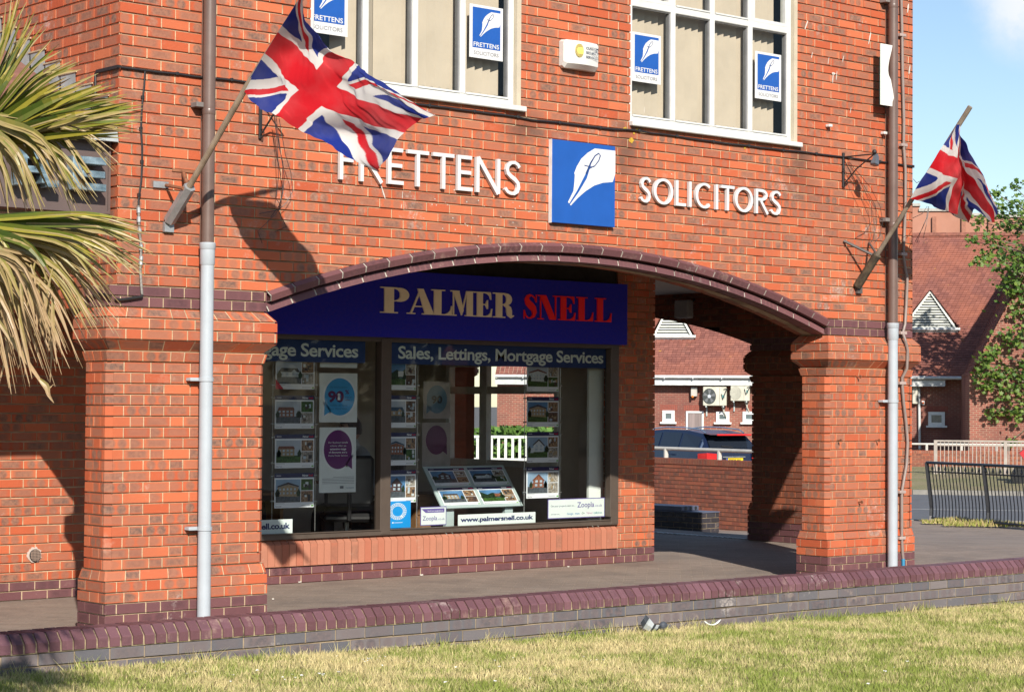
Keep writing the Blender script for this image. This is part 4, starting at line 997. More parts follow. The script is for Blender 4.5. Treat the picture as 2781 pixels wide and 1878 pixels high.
for tg in ([(745, 315), (754, 400), (756, 480), (750, 540), (764, 560), (745, 585), (700, 628), (712, 660)], [(750, 318), (760, 400), (772, 480), (768, 530), (757, 560), (735, 590)], [(758, 322), (775, 420), (790, 470), (795, 520), (778, 550), (757, 570), (705, 580)], [(746, 318), (758, 400), (768, 440), (768, 520), (755, 570), (775, 610), (778, 615), (746, 630)]):
    mb = MB(); mb.tube([at(x, y, -.12+.012*i) for i, (x, y) in enumerate(tg)], .0028, WIRE, 4); mb.build('wire', r2, True)
# wires dangling past the corner from the second flag
root = thing('loose_wire', tuple(at(2520, 560, -.5)), 'bundle of thin black wires dangling behind the smaller flag', 'wire')
for tg in ([(2479, 592), (2505, 580), (2518, 560)], [(2490, 660), (2500, 630), (2515, 595), (2521, 560)], [(2486, 655), (2505, 620), (2518, 590), (2523, 560)], [(2480, 486), (2490, 497), (2497, 492)], [(2507, 648), (2516, 610), (2523, 565)]):
    mb = MB(); mb.tube([at(x, y, -.3) for x, y in tg], .003, WIRE, 4); mb.build('strand', root)
# little floodlight stubs and wall studs
for (x, y, lb) in ((2250, 342, 'small white clip on the brickwork right of the upper window'), (2399, 362, 'small white sensor on the brickwork beside the right downpipe')):
    p = at(x, y, -.02); mb = MB(); mb.bbox((p.x-.022, -.05, p.z-.012), (p.x+.025, -.002, p.z+.014), WP, .004); mb.tube([(p.x, -.03, p.z-.01), (p.x+.002, -.02, p.z-.05)], .003, WIRE, 4); tag(mb.build('wall_fixing', org=p), lb, 'fixing')
for (x, y, lb) in ((2278, 1195, 'left of two rusty eye bolts at chest height on the right pier'), (2382, 1195, 'right of two rusty eye bolts at chest height on the right pier'), (2335, 1362, 'lowest rusty eye bolt on the right pier'), (2331, 1022, 'highest rusty eye bolt, just under the right pier cornice')):
    p = at(x, y, -.02); mb = MB(); mb.tube([(p.x, 0, p.z), (p.x, -.045, p.z)], .006, RUST, 6); mb.lathe([(.014, -.004), (.016, 0), (.014, .004)], (p.x, -.045, p.z), RUST, 8, (1, 0, 0)); tag(mb.build('eye_bolt', org=p), lb, 'bolt', 'rusty eye bolts on the right pier')
# round air vent in the left wall
p = at(93*1.0, 1506, SY)
root = thing('air_vent', (p.x, SY, p.z), 'round air vent with white surround low in the shaded left wall', 'vent')
mb = MB(); rr = random.Random(4); mb.prism([(p.x+(.062+rr.uniform(-.008, .010))*math.cos(a/18*math.pi), p.z+(.062+rr.uniform(-.008, .010))*math.sin(a/18*math.pi)) for a in range(36)], lambda u, v, d=0.: Vector((u, SY-.006+d, v)), 0, .01, M('vent_plaster', (.55, .45, .40), .9)); mb.build('surround', root)
mb = MB(); mb.lathe([(.047, 0), (.049, .012), (.047, .014)], (p.x, SY-.008, p.z), M('vent_black', (.03, .03, .03), .7), 20, (0, -1, 0))
for i in range(-3, 4):
    o_ = i*.0125; hh = math.sqrt(.047**2-o_*o_); mb.box((p.x+o_-.0015, SY-.026, p.z-hh), (p.x+o_+.0015, SY-.0225, p.z+hh), M('vent_grille', (.42, .30, .24), .7)); mb.box((p.x-hh, SY-.029, p.z+o_-.0015), (p.x+hh, SY-.0262, p.z+o_+.0015), MATS['vent_grille'])
mb.build('grille', root)
# ================================================================== low front wall
LW = thing('low_wall', (2, -2, 0), 'long low brick wall with purple coping between the lawn and the paving', 'wall')
LY = -2.07; fL = lambda u, v, d=0.: Vector((u, LY+.012+d, v))
mb = MB(); wall(mb, fL, 4, -.093, lambda k, z: [(-7, 13)], 's', .05, MB_GR, MORTG, seed=51); mb.box((-7, LY+.03, -.2), (13, LY+.2, .2), MORTG); mb.build('stretcher_course', LW)
mb = MB(); x = -7; r = random.Random(52)
prf = [(LY+.02, .209), (LY, .212), (LY, .264), (LY+.052, .318), (LY+.215, .318), (LY+.215, .21)]
pin = [(LY+.02, .205), (LY+.006, .206), (LY+.011, .258), (LY+.058, .308), (LY+.21, .310), (LY+.21, .2)]
for i in range(40):
    a, b = -7+.5*i, -7+.5*(i+1)
    for (y0, z0), (y1, z1) in zip(pin, pin[1:]): mb.face([(a, y0, z0), (b, y0, z0), (b, y1, z1), (a, y1, z1)], MORTM)
while x < 13:
    x1 = x+.0625+r.uniform(-.001, .001); c = brick_c(r); jy, jz = r.uniform(-.0015, .0015), r.uniform(-.0012, .0012)
    for (y0, z0), (y1, z1) in zip(prf, prf[1:]): mb.face([(x, y0+jy, z0+jz), (x1, y0+jy, z0+jz), (x1, y1+jy, z1+jz), (x, y1+jy, z1+jz)], MB_CO, c, [(.1, .1), (.9, .1), (.9, .9), (.1, .9)])
    for xx in (x, x1): mb.face([(xx, y+jy, z+jz) for y, z in prf], MB_CO, c)
    x += .0755
mb.build('coping', LW)
# ================================================================== ground
def pavemat():
    m_, n, b = newmat('block_paving'); tc_ = n.nodes.new('ShaderNodeTexCoord'); mp = n.nodes.new('ShaderNodeMapping'); mp.inputs['Rotation'].default_value = (0, 0, R_(45)); n.links.new(tc_.outputs['Object'], mp.inputs[0])
    bt = n.nodes.new('ShaderNodeTexBrick'); bt.inputs['Scale'].default_value = 1; bt.inputs['Brick Width'].default_value = .21; bt.inputs['Row Height'].default_value = .105; bt.inputs['Mortar Size'].default_value = .005; bt.inputs['Bias'].default_value = .1
    bt.inputs['Color1'].default_value = (.235, .185, .155, 1); bt.inputs['Color2'].default_value = (.285, .23, .195, 1); bt.inputs['Mortar'].default_value = (.33, .265, .21, 1); n.links.new(mp.outputs[0], bt.inputs[0])
    c = mixc(n, rng(n, noise(n, 1.3, 5, .7), .45, .7), bt.outputs[0], (.19, .155, .135)); c = mixc(n, rng(n, noise(n, 90, 3, .7), .62, .72), c, (.42, .37, .31)); c = mixc(n, rng(n, noise(n, 7, 6, .8), .56, .66, 0, .4), c, (.13, .105, .09)); c = mixc(n, rng(n, noise(n, 300, 2), .70, .74), c, (.55, .5, .43)); c = mixc(n, rng(n, noise(n, 60, 3, .7), .42, .3), c, (.10, .08, .07))
    n.links.new(c, b.inputs['Base Color']); b.inputs['Roughness'].default_value = .8; b.inputs['Specular IOR Level'].default_value = .3; bump(n, b, mnode(n, 'ADD', noise(n, 60, 4, .7), mnode(n, 'MULTIPLY', bt.outputs['Fac'], -1.2)), .004); return m_
PAVE = pavemat()
mb = MB(); mb.box((-30, LY+.1, -.12), (10.9, 30, .0), PAVE); tag(mb.build('pavement', org=(0, 0, 0)), 'brown block paving inside and beside the arcade', 'pavement', kind='structure')
def groundmat():
    m_, n, b = newmat('tarmac'); c = mixc(n, rng(n, noise(n, .6, 5), .4, .7), (.105, .10, .098), (.14, .13, .125)); c = mixc(n, rng(n, noise(n, 70, 3), .55, .75), c, (.19, .18, .17)); n.links.new(c, b.inputs['Base Color']); b.inputs['Roughness'].default_value = .85; bump(n, b, noise(n, 90, 3), .004); return m_
TAR = groundmat()
# one ground sheet reaching to the horizon, following gh()
xs_ = [-1500, -300, -60, -20]+[-12+4*i for i in range(32)]+[160, 400, 1500]; me_v = []; fs = []
for b_ in xs_:
    for a_ in xs_:
        p = bpos(a_, b_, 0); me_v.append((p.x, p.y, gh(p)-.16))
n_ = len(xs_); fs = [(j*n_+i, j*n_+i+1, (j+1)*n_+i+1, (j+1)*n_+i) for j in range(n_-1) for i in range(n_-1)]
mb = MB(); mb.mesh(me_v, fs, TAR); tag(mb.build('ground', org=(0, 0, 0)), 'tarmac ground falling gently away behind the building', 'ground', kind='structure')

# scraps lying on the paving
for (px, py, lb, sx) in ((812, 1582, 'pale paper scrap on the paving near the left pier', .03), (1144, 1563, 'tiny white scrap on the paving below the left end of the main pane', .02), (1262, 1547, 'small orange scrap on the paving below the middle of the shop window', .025), (1543, 1540, 'crumb of pink litter on the paving below the right pane', .015), (741, 1628, 'white crumb on the paving right beside the left pier', .01)):
    p = CAMP+ray(px, py)*((.0-CAMP.z)/ray(px, py).z); mb = MB(); r = random.Random(px); mb.prism([(sx*math.cos(a)*r.uniform(.5, 1.3), sx*.6*math.sin(a)*r.uniform(.5, 1.3)) for a in [k*.9 for k in range(7)]], lambda u, v, d=0., p=p: p+Vector((u, v, .012-d+abs(u)*.3)), 0, .008, M('scrap_orange', (.6, .3, .12), .8) if px == 1262 else M('scrap_white', (.62, .58, .52), .8)); tag(mb.build('paper_scrap', org=p), lb, 'litter')
# ================================================================== inside the shop
ROOM = thing('shop_interior', (3.8, 4.6, 0), 'dim carpeted office room seen through the shop window', 'room')
WALLP = M('room_wall', (.62, .57, .50), .85, var=.05); CARP = M('room_carpet', (.22, .16, .13), .95, var=.2); CEIL = M('room_ceiling', (.75, .73, .7), .9)
mb = MB(); mb.face([(.5, SY+.2, .06), (6.58, SY+.2, .06), (6.58, 6.3, .06), (.5, 6.3, .06)], CARP); mb.build('room_floor', ROOM)
mb = MB(); mb.face([(.5, SY+.2, 2.45), (6.58, SY+.2, 2.45), (6.58, 6.3, 2.45), (.5, 6.3, 2.45)], CEIL); mb.build('room_ceiling', ROOM)
BKY = 6.2
mb = MB(); mb.box((.5, BKY, .06), (6.58, BKY+.1, 2.45), WALLP); mb.box((.4, SY+.2, .06), (.5, 6.3, 2.45), WALLP)
for a, b in (((6.56, SY+.34, .06), (6.59, SWY0, 2.45)), ((6.56, SWY1, .06), (6.59, 6.3, 2.45)), ((6.56, SWY0, .06), (6.59, SWY1, SWZ0)), ((6.56, SWY0, SWZ1), (6.59, SWY1, 2.45))): mb.box(a, b, WALLP)
mb.build('room_wall', ROOM)
FRW = M('inner_frame', (.80, .82, .78), .5)
mb = MB(); vy, hz_ = 4.98, 1.75
mb.box((6.53, vy-.06, SWZ0), (6.60, vy+.06, SWZ1), FRW); mb.box((6.535, SWY0, hz_-.04), (6.60, SWY1, hz_+.04), FRW)
for a, b in (((6.54, SWY0-.02, SWZ0-.03), (6.62, SWY1+.02, SWZ0+.04)), ((6.54, SWY0-.02, SWZ1-.04), (6.62, SWY1+.02, SWZ1+.02)), ((6.54, SWY0-.02, SWZ0+.04), (6.62, SWY0+.04, SWZ1-.04)), ((6.54, SWY1-.04, SWZ0+.04), (6.62, SWY1+.02, SWZ1-.04))): mb.box(a, b, FRW)
mb.build('side_window_frame', ROOM)
# railing and hedge across the yard, glimpsed through the shop and its side window
root = thing('white_railing', tuple(bpos(blat(1300, 40), 40, -.6)), 'white railing glimpsed through the shop and its side window', 'railing'); t0, t1 = blat(1180, 40), blat(1560, 40); fr = lambda a, b, c_: bpos(a, 40+b, c_)
mb = MB(); z1_, z0 = atB(1350, 1182, 40).z, atB(1350, 1250, 40).z; mb.box((t0, 0, z1_-.05), (t1, .05, z1_), FRW, fr); mb.box((t0, 0, z0), (t1, .05, z0+.05), FRW, fr); mb.build('rail', root); mb = MB(); x = t0
while x < t1: mb.box((x, .01, z0), (x+.05, .04, z1_-.05), FRW, fr); x += .14
mb.build('bars', root)
mb = MB(); rr = random.Random(6); HGM = M('hedge_leaf', (.12, .24, .04), .8, var=.3, vs=20)
for i in range(3000):
    p = fr(rr.uniform(t0, t1), rr.uniform(.6, 1.4), rr.uniform(-.5, z1_+.15)); a = Vector((rr.uniform(-1, 1), rr.uniform(-1, .2), rr.uniform(-.3, 1))).normalized(); b = a.orthogonal().normalized()*.09; c_ = a.cross(b).normalized()*.08; mb.face([p-b, p-c_, p+b, p+c_], HGM)
tag(mb.build('hedge', org=tuple(fr(t0, 1, -.5))), 'green hedge behind the white railing, glimpsed through the shop', 'hedge')
# property cards: a printed sheet with a header strip, one large photo and two small ones
SHEET = M('card_white', (.80, .84, .88), .45, var=.02); HEAD = M('card_navy', (.015, .02, .085), .4, var=.03); ACR = M('acrylic', (.45, .55, .55), .2, var=.03); RED = M('card_red', (.6, .02, .05), .4); STEEL = M('thin_steel', (.55, .57, .57), .3, metal=.8, var=.05)
def flat(name, col, var=.25, vs=25): return M(name, col, .45, var=var, vs=vs)
SKYC = [flat('photo_sky', (.28, .42, .58), .15, 6), flat('photo_pale_sky', (.45, .52, .60), .1, 6), flat('photo_blue_sky', (.10, .25, .48), .2, 6)]
GRN = flat('photo_grass', (.07, .16, .035), .4, 40); DRIVE = flat('photo_drive', (.10, .12, .14), .3, 30); TREEP = flat('photo_tree', (.025, .06, .025), .45, 50)
HC = {'white': flat('photo_white_house', (.62, .68, .70), .1, 20), 'brick': flat('photo_brick_house', (.30, .12, .07), .25, 60), 'tan': flat('photo_tan_house', (.40, .30, .18), .2, 40), 'dark': flat('photo_dark_house', (.10, .06, .06), .3, 40)}
RF = flat('photo_roof', (.06, .055, .06), .3, 60); RFR = flat('photo_red_roof', (.22, .08, .05), .3, 60); RFB = flat('photo_blue_roof', (.05, .10, .17), .2, 40); PWN = flat('photo_window', (.50, .62, .72), .2, 20); ROOMP = [flat('photo_room', (.42, .26, .15), .45, 50), flat('photo_pale_room', (.50, .46, .40), .4, 45), flat('photo_dark_room', (.20, .12, .08), .5, 50), GRN]
def house(mb, F, kind, roofm, wallm, n):
    P = lambda pts, mt, d: mb.face([F(u, v, d) for u, v in pts], mt)
    if kind == 'block':
        P([(.08, .28), (.92, .24), (.92, .66), (.5, .78), (.08, .66)], wallm, .001); P([(.06, .66), (.5, .79), (.94, .66), (.94, .72), (.5, .88), (.06, .72)], roofm, .0014)
        for i in range(5):
            for j in range(2): u = .14+.15*i; P([(u, .36+.17*j), (u+.07, .36+.17*j), (u+.07, .45+.17*j), (u, .45+.17*j)], PWN, .0018)
    elif kind == 'bungalow':
        P([(.1, .32), (.9, .32), (.9, .54), (.1, .54)], wallm, .001); P([(.05, .54), (.18, .72), (.84, .72), (.95, .54)], roofm, .0014); P([(.55, .50), (.70, .66), (.86, .50)], wallm, .0017)
        for u in (.16, .36, .62, .76): P([(u, .38), (u+.10, .38), (u+.10, .50), (u, .50)], PWN, .0019)
    elif kind == 'gable':
        P([(.28, .28), (.80, .28), (.80, .62), (.55, .88), (.28, .64)], wallm, .001); P([(.22, .62), (.55, .93), (.86, .60), (.80, .58), (.55, .84), (.28, .60)], roofm, .0014)
        for u, v in ((.36, .34), (.60, .34), (.38, .52), (.60, .52)): P([(u, v), (u+.12, v), (u+.12, v+.11), (u, v+.11)], PWN, .0019)
        P([(.10, .24), (.28, .24), (.28, .50), (.10, .46)], wallm, .0011)
    elif kind == 'terrace':
        P([(.06, .30), (.74, .30), (.74, .62), (.06, .62)], wallm, .001); P([(.06, .62), (.10, .74), (.70, .74), (.76, .62)], roofm, .0014)
        for i in range(4):
            for j in range(2): u = .10+.16*i; P([(u, .34+.15*j), (u+.09, .34+.15*j), (u+.09, .43+.15*j), (u, .43+.15*j)], PWN, .0018)
    elif kind == 'garden':
        P([(.0, .30), (.35, .26), (.75, .34), (1, .30), (1, .80), (.8, .62), (.55, .74), (.3, .58), (.0, .85)], TREEP, .001); P([(.62, .40), (.9, .40), (.9, .66), (.62, .66)], wallm, .0014)
    r = random.Random(n)
    for k in range(3):
        u = r.choice((0.0, .82))+r.uniform(-.02, .1); P([(u, .26), (u+.12, .26), (u+.15, .42), (u+.07, .60), (u-.02, .42)], TREEP, .0021)
CARDS = []
def card(px0, px1, y0, y1, kind, roofm, wallm, label, n, sky=0, ground=None, head=True, sold=False, Y=2.815, F=None, W=None, H=None, group='property cards hanging in the shop window'):
    if F is None:
        a, b = at(px0, (y0[0]), Y), at(px1, y1[1], Y); x0, x1 = a.x, b.x; z1_, z0_ = a.z, b.z; W, H = x1-x0, z1_-z0_
        F = lambda u, v, d=0.: Vector((x0+W*u, Y-d, z0_+H*v)); org = (x0, Y, z0_)
    else: org = tuple(F(0, 0))
    root = thing('property_card', org, label, 'property card', group)
    mb = MB(); t = .003
    vs = [F(u, v, d) for d in (-t, 0) for u, v in ((0, 0), (1, 0), (1, 1), (0, 1))]
    mb.mesh(vs, [(4, 5, 6, 7), (3, 2, 1, 0), (0, 1, 5, 4), (1, 2, 6, 5), (2, 3, 7, 6), (3, 0, 4, 7)], SHEET)
    G = lambda a, b, c_, d, mt, e=.0012: mb.face([F(a, b, e), F(c_, b, e), F(c_, d, e), F(a, d, e)], mt)
    if head:
        G(0, .87, 1, 1, HEAD); mb.text('Palmer', lambda u, v, d=0.: F(u, v, .002), .70, .905, .055, SHEET, .15, 0, .03); mb.text('Snell', lambda u, v, d=0.: F(u, v, .002), .86, .905, .055, RED, .11, 0, .03); G(.04, .925, .16, .94, SHEET, .002)
    mb.text('Palmer Snell', lambda u, v, d=0.: F(u, v, .002), .03, .035, .035, HEAD, .14); G(.68, .055, .9, .065, M('print_grey', (.2, .22, .25), .6), .002); G(.03, .125, .25, .133, MATS['print_grey'], .002); G(.93, .03, .985, .07, flat('tick_green', (.15, .5, .05)), .002)
    mb.build('sheet', root)
    mb = MB(); g = ground or DRIVE
    F2 = lambda u, v, d=0.: F(.03+.62*u, .16+.66*v, .002+d)
    mb.face([F2(0, 0), F2(1, 0), F2(1, .32), F2(0, .32)], g); mb.face([F2(0, .32), F2(1, .32), F2(1, 1), F2(0, 1)], SKYC[sky]); house(mb, F2, kind, roofm, wallm, n); mb.build('main_photo', root)
    r = random.Random(n*7+1)
    for v0, v1 in ((.16, .48), (.50, .82)):
        mb = MB(); mt = r.choice(ROOMP); Fs = lambda u, v, d=0., v0=v0, v1=v1: F(.67+.30*u, v0+(v1-v0)*v, .002+d)
        mb.face([Fs(0, 0), Fs(1, 0), Fs(1, 1), Fs(0, 1)], mt)
        for k in range(5):
            a, b = r.uniform(0, .7), r.uniform(0, .6); c_, d = a+r.uniform(.1, .3), b+r.uniform(.15, .4); mb.face([Fs(a, b, .0005+.0002*k), Fs(c_, b, .0005+.0002*k), Fs(c_, d, .0005+.0002*k), Fs(a, d, .0005+.0002*k)], r.choice([PWN, HC['tan'], HC['dark'], HC['white'], RF]))
        mb.build('small_photo', root)
    if sold:
        mb = MB(); mb.face([F(0, 0, .003), F(.2, .0, .003), F(0, .30, .003)], RED if sold == 1 else HEAD); mb.build('corner_flash', root)
    return root
A = card(749, 854, (965, 0), (0, 1057), 'bungalow', RF, HC['white'], 'bungalow property card with a red corner flash, top of the left column', 1, 1, sold=1)
card(747, 852, (1073, 0), (0, 1163), 'terrace', RFR, HC['brick'], 'property card of a brick terrace under a pale sky, second down the left column', 2, 1)
card(747, 853, (1178.6, 0), (0, 1269), 'terrace', RFR, HC['tan'], 'property card with a green lawn and a palm, third down the left column', 3, 1, GRN)
card(745.7, 852, (1285, 0), (0, 1376), 'block', RF, HC['tan'], 'property card of a pale corner block, bottom of the left column', 4, 0)
card(1046, 1129.5, (972, 0), (0, 1059), 'garden', RF, HC['white'], 'property card of a leafy garden, top of the column right of the mullion', 5, 2, GRN)
card(1046, 1129.5, (1072.5, 0), (0, 1160.6), 'bungalow', RFB, HC['tan'], 'property card of a blue roofed gabled cottage, second below the garden card', 6, 1)
card(1046, 1129.5, (1173.6, 0), (0, 1262), 'block', RFB, HC['brick'], 'property card of a three storey brick block, third below the garden card', 7, 1)
card(1046, 1129, (1276.5, 0), (0, 1362.5), 'gable', RF, HC['dark'], 'property card of a dark gabled house, just above the bright blue notice', 8, 2)
card(1431, 1516.7, (980, 0), (0, 1063), 'block', RFR, HC['white'], 'property card of a long white house, top of the right column', 9, 1, GRN)
card(1431, 1516.7, (1076.5, 0), (0, 1158), 'block', RF, HC['tan'], 'property card of modern flats on a green bank, second down the right column', 10, 2, GRN)
card(1431, 1516.5, (1172, 0), (0, 1254), 'gable', RF, HC['white'], 'property card of a white two storey house, third down the right column', 11, 0, GRN)
card(1430, 1517, (1267.5, 0), (0, 1350), 'gable', RFR, HC['brick'], 'property card of a house with a garage, bottom of the right column', 12, 0)
for i, (px, yt, yb) in enumerate(((742, 985, 1418), (859, 985, 1440), (1135, 993, 1428), (1425.5, 1000, 1395), (1522, 1000, 1413))):
    a, b = at(px, yt, 2.82), at(px, yb, 2.82); root = thing('hanging_cable', (a.x, 2.82, b.z), 'steel display wire ' + ('left of the bungalow card column', 'between the bungalow cards and the speech bubble posters', 'right of the garden card column', 'left of the white house card column', 'right of the white house card column')[i], 'display wire', 'steel wires holding the property cards')
    mb = MB(); mb.tube([(a.x, 2.82, b.z), (a.x, 2.82, a.z)], .0035, STEEL, 6); mb.build('wire', root)
    for y in ({0: (1044, 1079, 1150, 1187, 1257, 1292, 1360), 1: (1044, 1079, 1150, 1185, 1253, 1290, 1360)}.get(i) or ((1046, 1079, 1147, 1180, 1247, 1280, 1345) if i == 2 else (1047, 1081, 1146, 1178, 1241, 1272, 1336))):
        z = at(px, y, 2.82).z; mb = MB(); mb.tube([(a.x-.018, 2.817, z), (a.x+.018, 2.817, z)], .007, STEEL, 8); mb.build('clamp', root)
# speech bubble posters
PPR = M('poster_paper', (.74, .80, .78), .5, var=.04); CYAN = M('bubble_blue', (.05, .36, .72), .5, var=.12, vs=2); PURP = M('bubble_purple', (.13, .010, .14), .5, var=.1, vs=3); PWH = M('poster_white', (.78, .82, .82), .5, var=.02)
def bubble(mb, F, u, v, ru, rv, mt, tail, ww=.05):
    def outline(k):
        P = []
        for i in range(36):
            a = 2*math.pi*i/36+.001; P.append((u+(ru+k)*math.cos(a), v+(rv+k*.75)*math.sin(a)))
        return P
    for k, m_, d in ((ww, PWH, .0012), (0, mt, .002)):
        mb.face([F(a, b, d) for a, b in outline(k)], m_)
        s = 1 if tail > 0 else -1; q = k*.6
        mb.face([F(u+s*ru*.55, v-rv*.75-q, d), F(u+s*ru*.98+s*q, v-rv*.25, d), F(u+s*(ru*1.02+q*2), v-rv*1.02-q*2.2, d)][::(1 if s > 0 else -1)], m_)
def poster(px0, px1, y0, y1, Y, label, dim=False):
    a, b = at(px0, y0, Y), at(px1, y1, Y); x0, z1_, W, H = a.x, a.z, b.x-a.x, a.z-b.z
    root = thing('poster', (x0, Y, z1_-H), label, 'poster'); mb = MB(); F = lambda u, v, d=0.: Vector((x0+W*u, Y-d, z1_-H+H*v))
    mb.box((x0, Y, z1_-H), (x0+W, Y+.003, z1_), PPR if not dim else M('dim_board', (.30, .27, .25), .7)); mb.build('sheet', root); return root, F  # dim: weak room light is put into a darker sheet colour
DK = M('print_plum', (.10, .01, .08), .5, var=.05); PB = M('print_teal', (.02, .12, .25), .5)
root, F = poster(868, 969.6, 1012, 1146, 2.83, 'poster with a blue speech bubble reading 90 percent loan to value')
mb = MB(); bubble(mb, F, .53, .52, .40, .38, CYAN, -1); FT = lambda u, v, d=0.: F(u, v, .003)
for s_, u, v, h_, w_, mt, bo in (('Our latest exclusive', .5, .70, .035, .46, PB, 0), ('90', .22, .42, .22, .42, DK, .04), ('%', .67, .58, .085, .11, DK, .02), ('Loan to', .67, .50, .032, .17, DK, 0), ('value', .67, .445, .032, .13, DK, 0), ('could be the key to', .5, .33, .035, .46, PB, 0), ('your dream home', .5, .265, .035, .44, PB, 0)): mb.text(s_, FT, u, v, h_, mt, w_, 0, bo, 1, 'CENTER' if u == .5 else 'LEFT')
mb.face([F(.505+.035*math.cos(a/6*math.pi), .56+.03*math.sin(a/6*math.pi), .0035) for a in range(12)], PWH); mb.face([F(.485, .55, .0035), F(.47, .45, .0035), F(.545, .45, .0035), F(.525, .55, .0035)], PWH)
mb.build('print', root)
root, F = poster(868, 966, 1160, 1335, 2.83, 'taller poster with a purple speech bubble about a home buying benefit scheme')
mb = MB(); bubble(mb, F, .5, .66, .385, .30, PURP, 1)
for i, (s_, bo) in enumerate((('Our BuySmart benefit', 0), ('scheme offers an', 0), ('extensive range', .03), ('of discounts and a', .02), ('Home Finder Service', 0))): mb.text(s_, lambda u, v, d=0.: F(u, v, .003), .5, .755-.05*i, .03, PWH, (.54, .44, .44, .50, .52)[i], 0, bo, 1, 'CENTER')
for i in range(5): mb.face([F(.08+(.3 if i == 0 else 0), .235-.024*i, .002), F(.95, .235-.024*i, .002), F(.95, .241-.024*i, .002), F(.08+(.3 if i == 0 else 0), .241-.024*i, .002)], MATS['print_grey'])
mb.box((0, 0, 0), (.1, .04, .0002), MATS['print_grey'], fr=lambda a, b, c_: F(.56+a, .06+b, .002+c_)); mb.text('Countrywide', lambda u, v, d=0.: F(u, v, .003), .72, .06, .025, PB, .22)
mb.build('print', root)
root, F = poster(869, 970, 975, 999, 2.83, 'narrow lower edge of a pale poster cut off by the banner')
root, F = poster(1150, 1222, 1035, 1136, 3.35, 'dim reverse of a ninety percent bubble poster behind the middle cards', True); mb = MB(); bubble(mb, F, .5, .52, .38, .38, M('dim_blue', (.08, .16, .22), .5), -1, .0); mb.text('90', lambda u, v, d=0.: F(u, v, .003), .5, .42, .2, M('dim_black', (.01, .01, .012), .5), .4, 0, .03, 1, 'CENTER'); mb.build('print', root)  # dim inks: the room's dimness is put into the print colours too
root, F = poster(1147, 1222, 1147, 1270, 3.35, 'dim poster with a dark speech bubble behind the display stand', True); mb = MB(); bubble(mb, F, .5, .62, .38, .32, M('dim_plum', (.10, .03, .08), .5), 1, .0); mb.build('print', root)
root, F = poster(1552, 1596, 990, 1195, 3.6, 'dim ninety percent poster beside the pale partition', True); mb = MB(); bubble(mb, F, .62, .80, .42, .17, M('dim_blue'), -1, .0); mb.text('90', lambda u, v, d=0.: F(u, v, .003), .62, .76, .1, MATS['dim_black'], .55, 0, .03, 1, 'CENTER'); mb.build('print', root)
# small stickers along the bottom of the glass
def notice(px0, px1, y0, y1, label, fn, base, Y=2.775, nm='notice', edge=None):
    a, b = at(px0, y0, Y), at(px1, y1, Y); x0, z1_, W, H = a.x, a.z, b.x-a.x, a.z-b.z
    root = thing(nm, (x0, Y, z1_-H), label, 'notice'); mb = MB()
    if edge: mb.box((x0, Y, z1_-H), (x0+W, Y+.002, z1_), edge); mb.box((x0+.008, Y-.001, z1_-H+.008), (x0+W-.008, Y+.001, z1_-.008), base)
    else: mb.box((x0, Y, z1_-H), (x0+W, Y+.002, z1_), base)
    F = lambda u, v, d=0.: Vector((x0+W*u, Y-.0015-d, z1_-H+H*v)); fn(mb, F, W/H); mb.build('print', root); return root
BRB = M('notice_blue', (.01, .30, .75), .45, var=.04); PAL = M('notice_pale', (.74, .82, .80), .5, var=.03); INK = M('notice_ink', (.02, .03, .13), .5); LIL = M('notice_lilac', (.16, .12, .38), .5)
def fblue(mb, F, ar):
    for i in range(26):
        a = 2*math.pi*i/26
        for k in range(3):
            r0 = .20+.05*k; mb.face([F(.5+(r0*math.cos(a)), .62+r0*.95*math.sin(a), .0005), F(.5+(r0+.035)*math.cos(a), .62+(r0+.035)*.95*math.sin(a), .0005), F(.5+(r0+.035)*math.cos(a+.17), .62+(r0+.035)*.95*math.sin(a+.17), .0005), F(.5+r0*math.cos(a+.17), .62+r0*.95*math.sin(a+.17), .0005)], PWH)
    mb.face([F(u, v, .0006) for u, v in ((.42, .54), (.58, .54), (.58, .64), (.5, .72), (.42, .64))], BRB); mb.face([F(u, v, .0007) for u, v in ((.60, .44), (.70, .36), (.72, .40), (.66, .48))], PWH)
    mb.face([F(.32+.03*math.cos(a/6*math.pi), .2+.03*math.sin(a/6*math.pi), .0006) for a in range(12)], PWH)
    for k in range(9): mb.face([F(.38+.035*k, .185, .0006), F(.40+.035*k, .185, .0006), F(.40+.035*k, .215, .0006), F(.38+.035*k, .215, .0006)], PWH)
notice(1044, 1115, 1361, 1431, 'bright blue notice with a white ring symbol below the dark gabled house card', fblue, BRB)
def fz1(mb, F, ar):
    mb.face([F(.03, .90, .0004), F(.92, .90, .0004), F(.92, .68, .0004), F(.20, .68, .0004)], LIL); mb.text('See all our properties on...', lambda u, v, d=0.: F(u, v, .001), .58, .74, .09, PWH, .62, 0, 0, 1, 'CENTER')
    mb.text('Zoopla', lambda u, v, d=0.: F(u, v, .0006), .08, .28, .24, LIL, .56, 0, .01); mb.text('.co.uk', lambda u, v, d=0.: F(u, v, .0006), .66, .28, .12, LIL, .27)
notice(1142, 1212, 1376, 1424, 'small pale notice with a lilac border reading Zoopla.co.uk beside the drawers', fz1, PAL, edge=LIL)
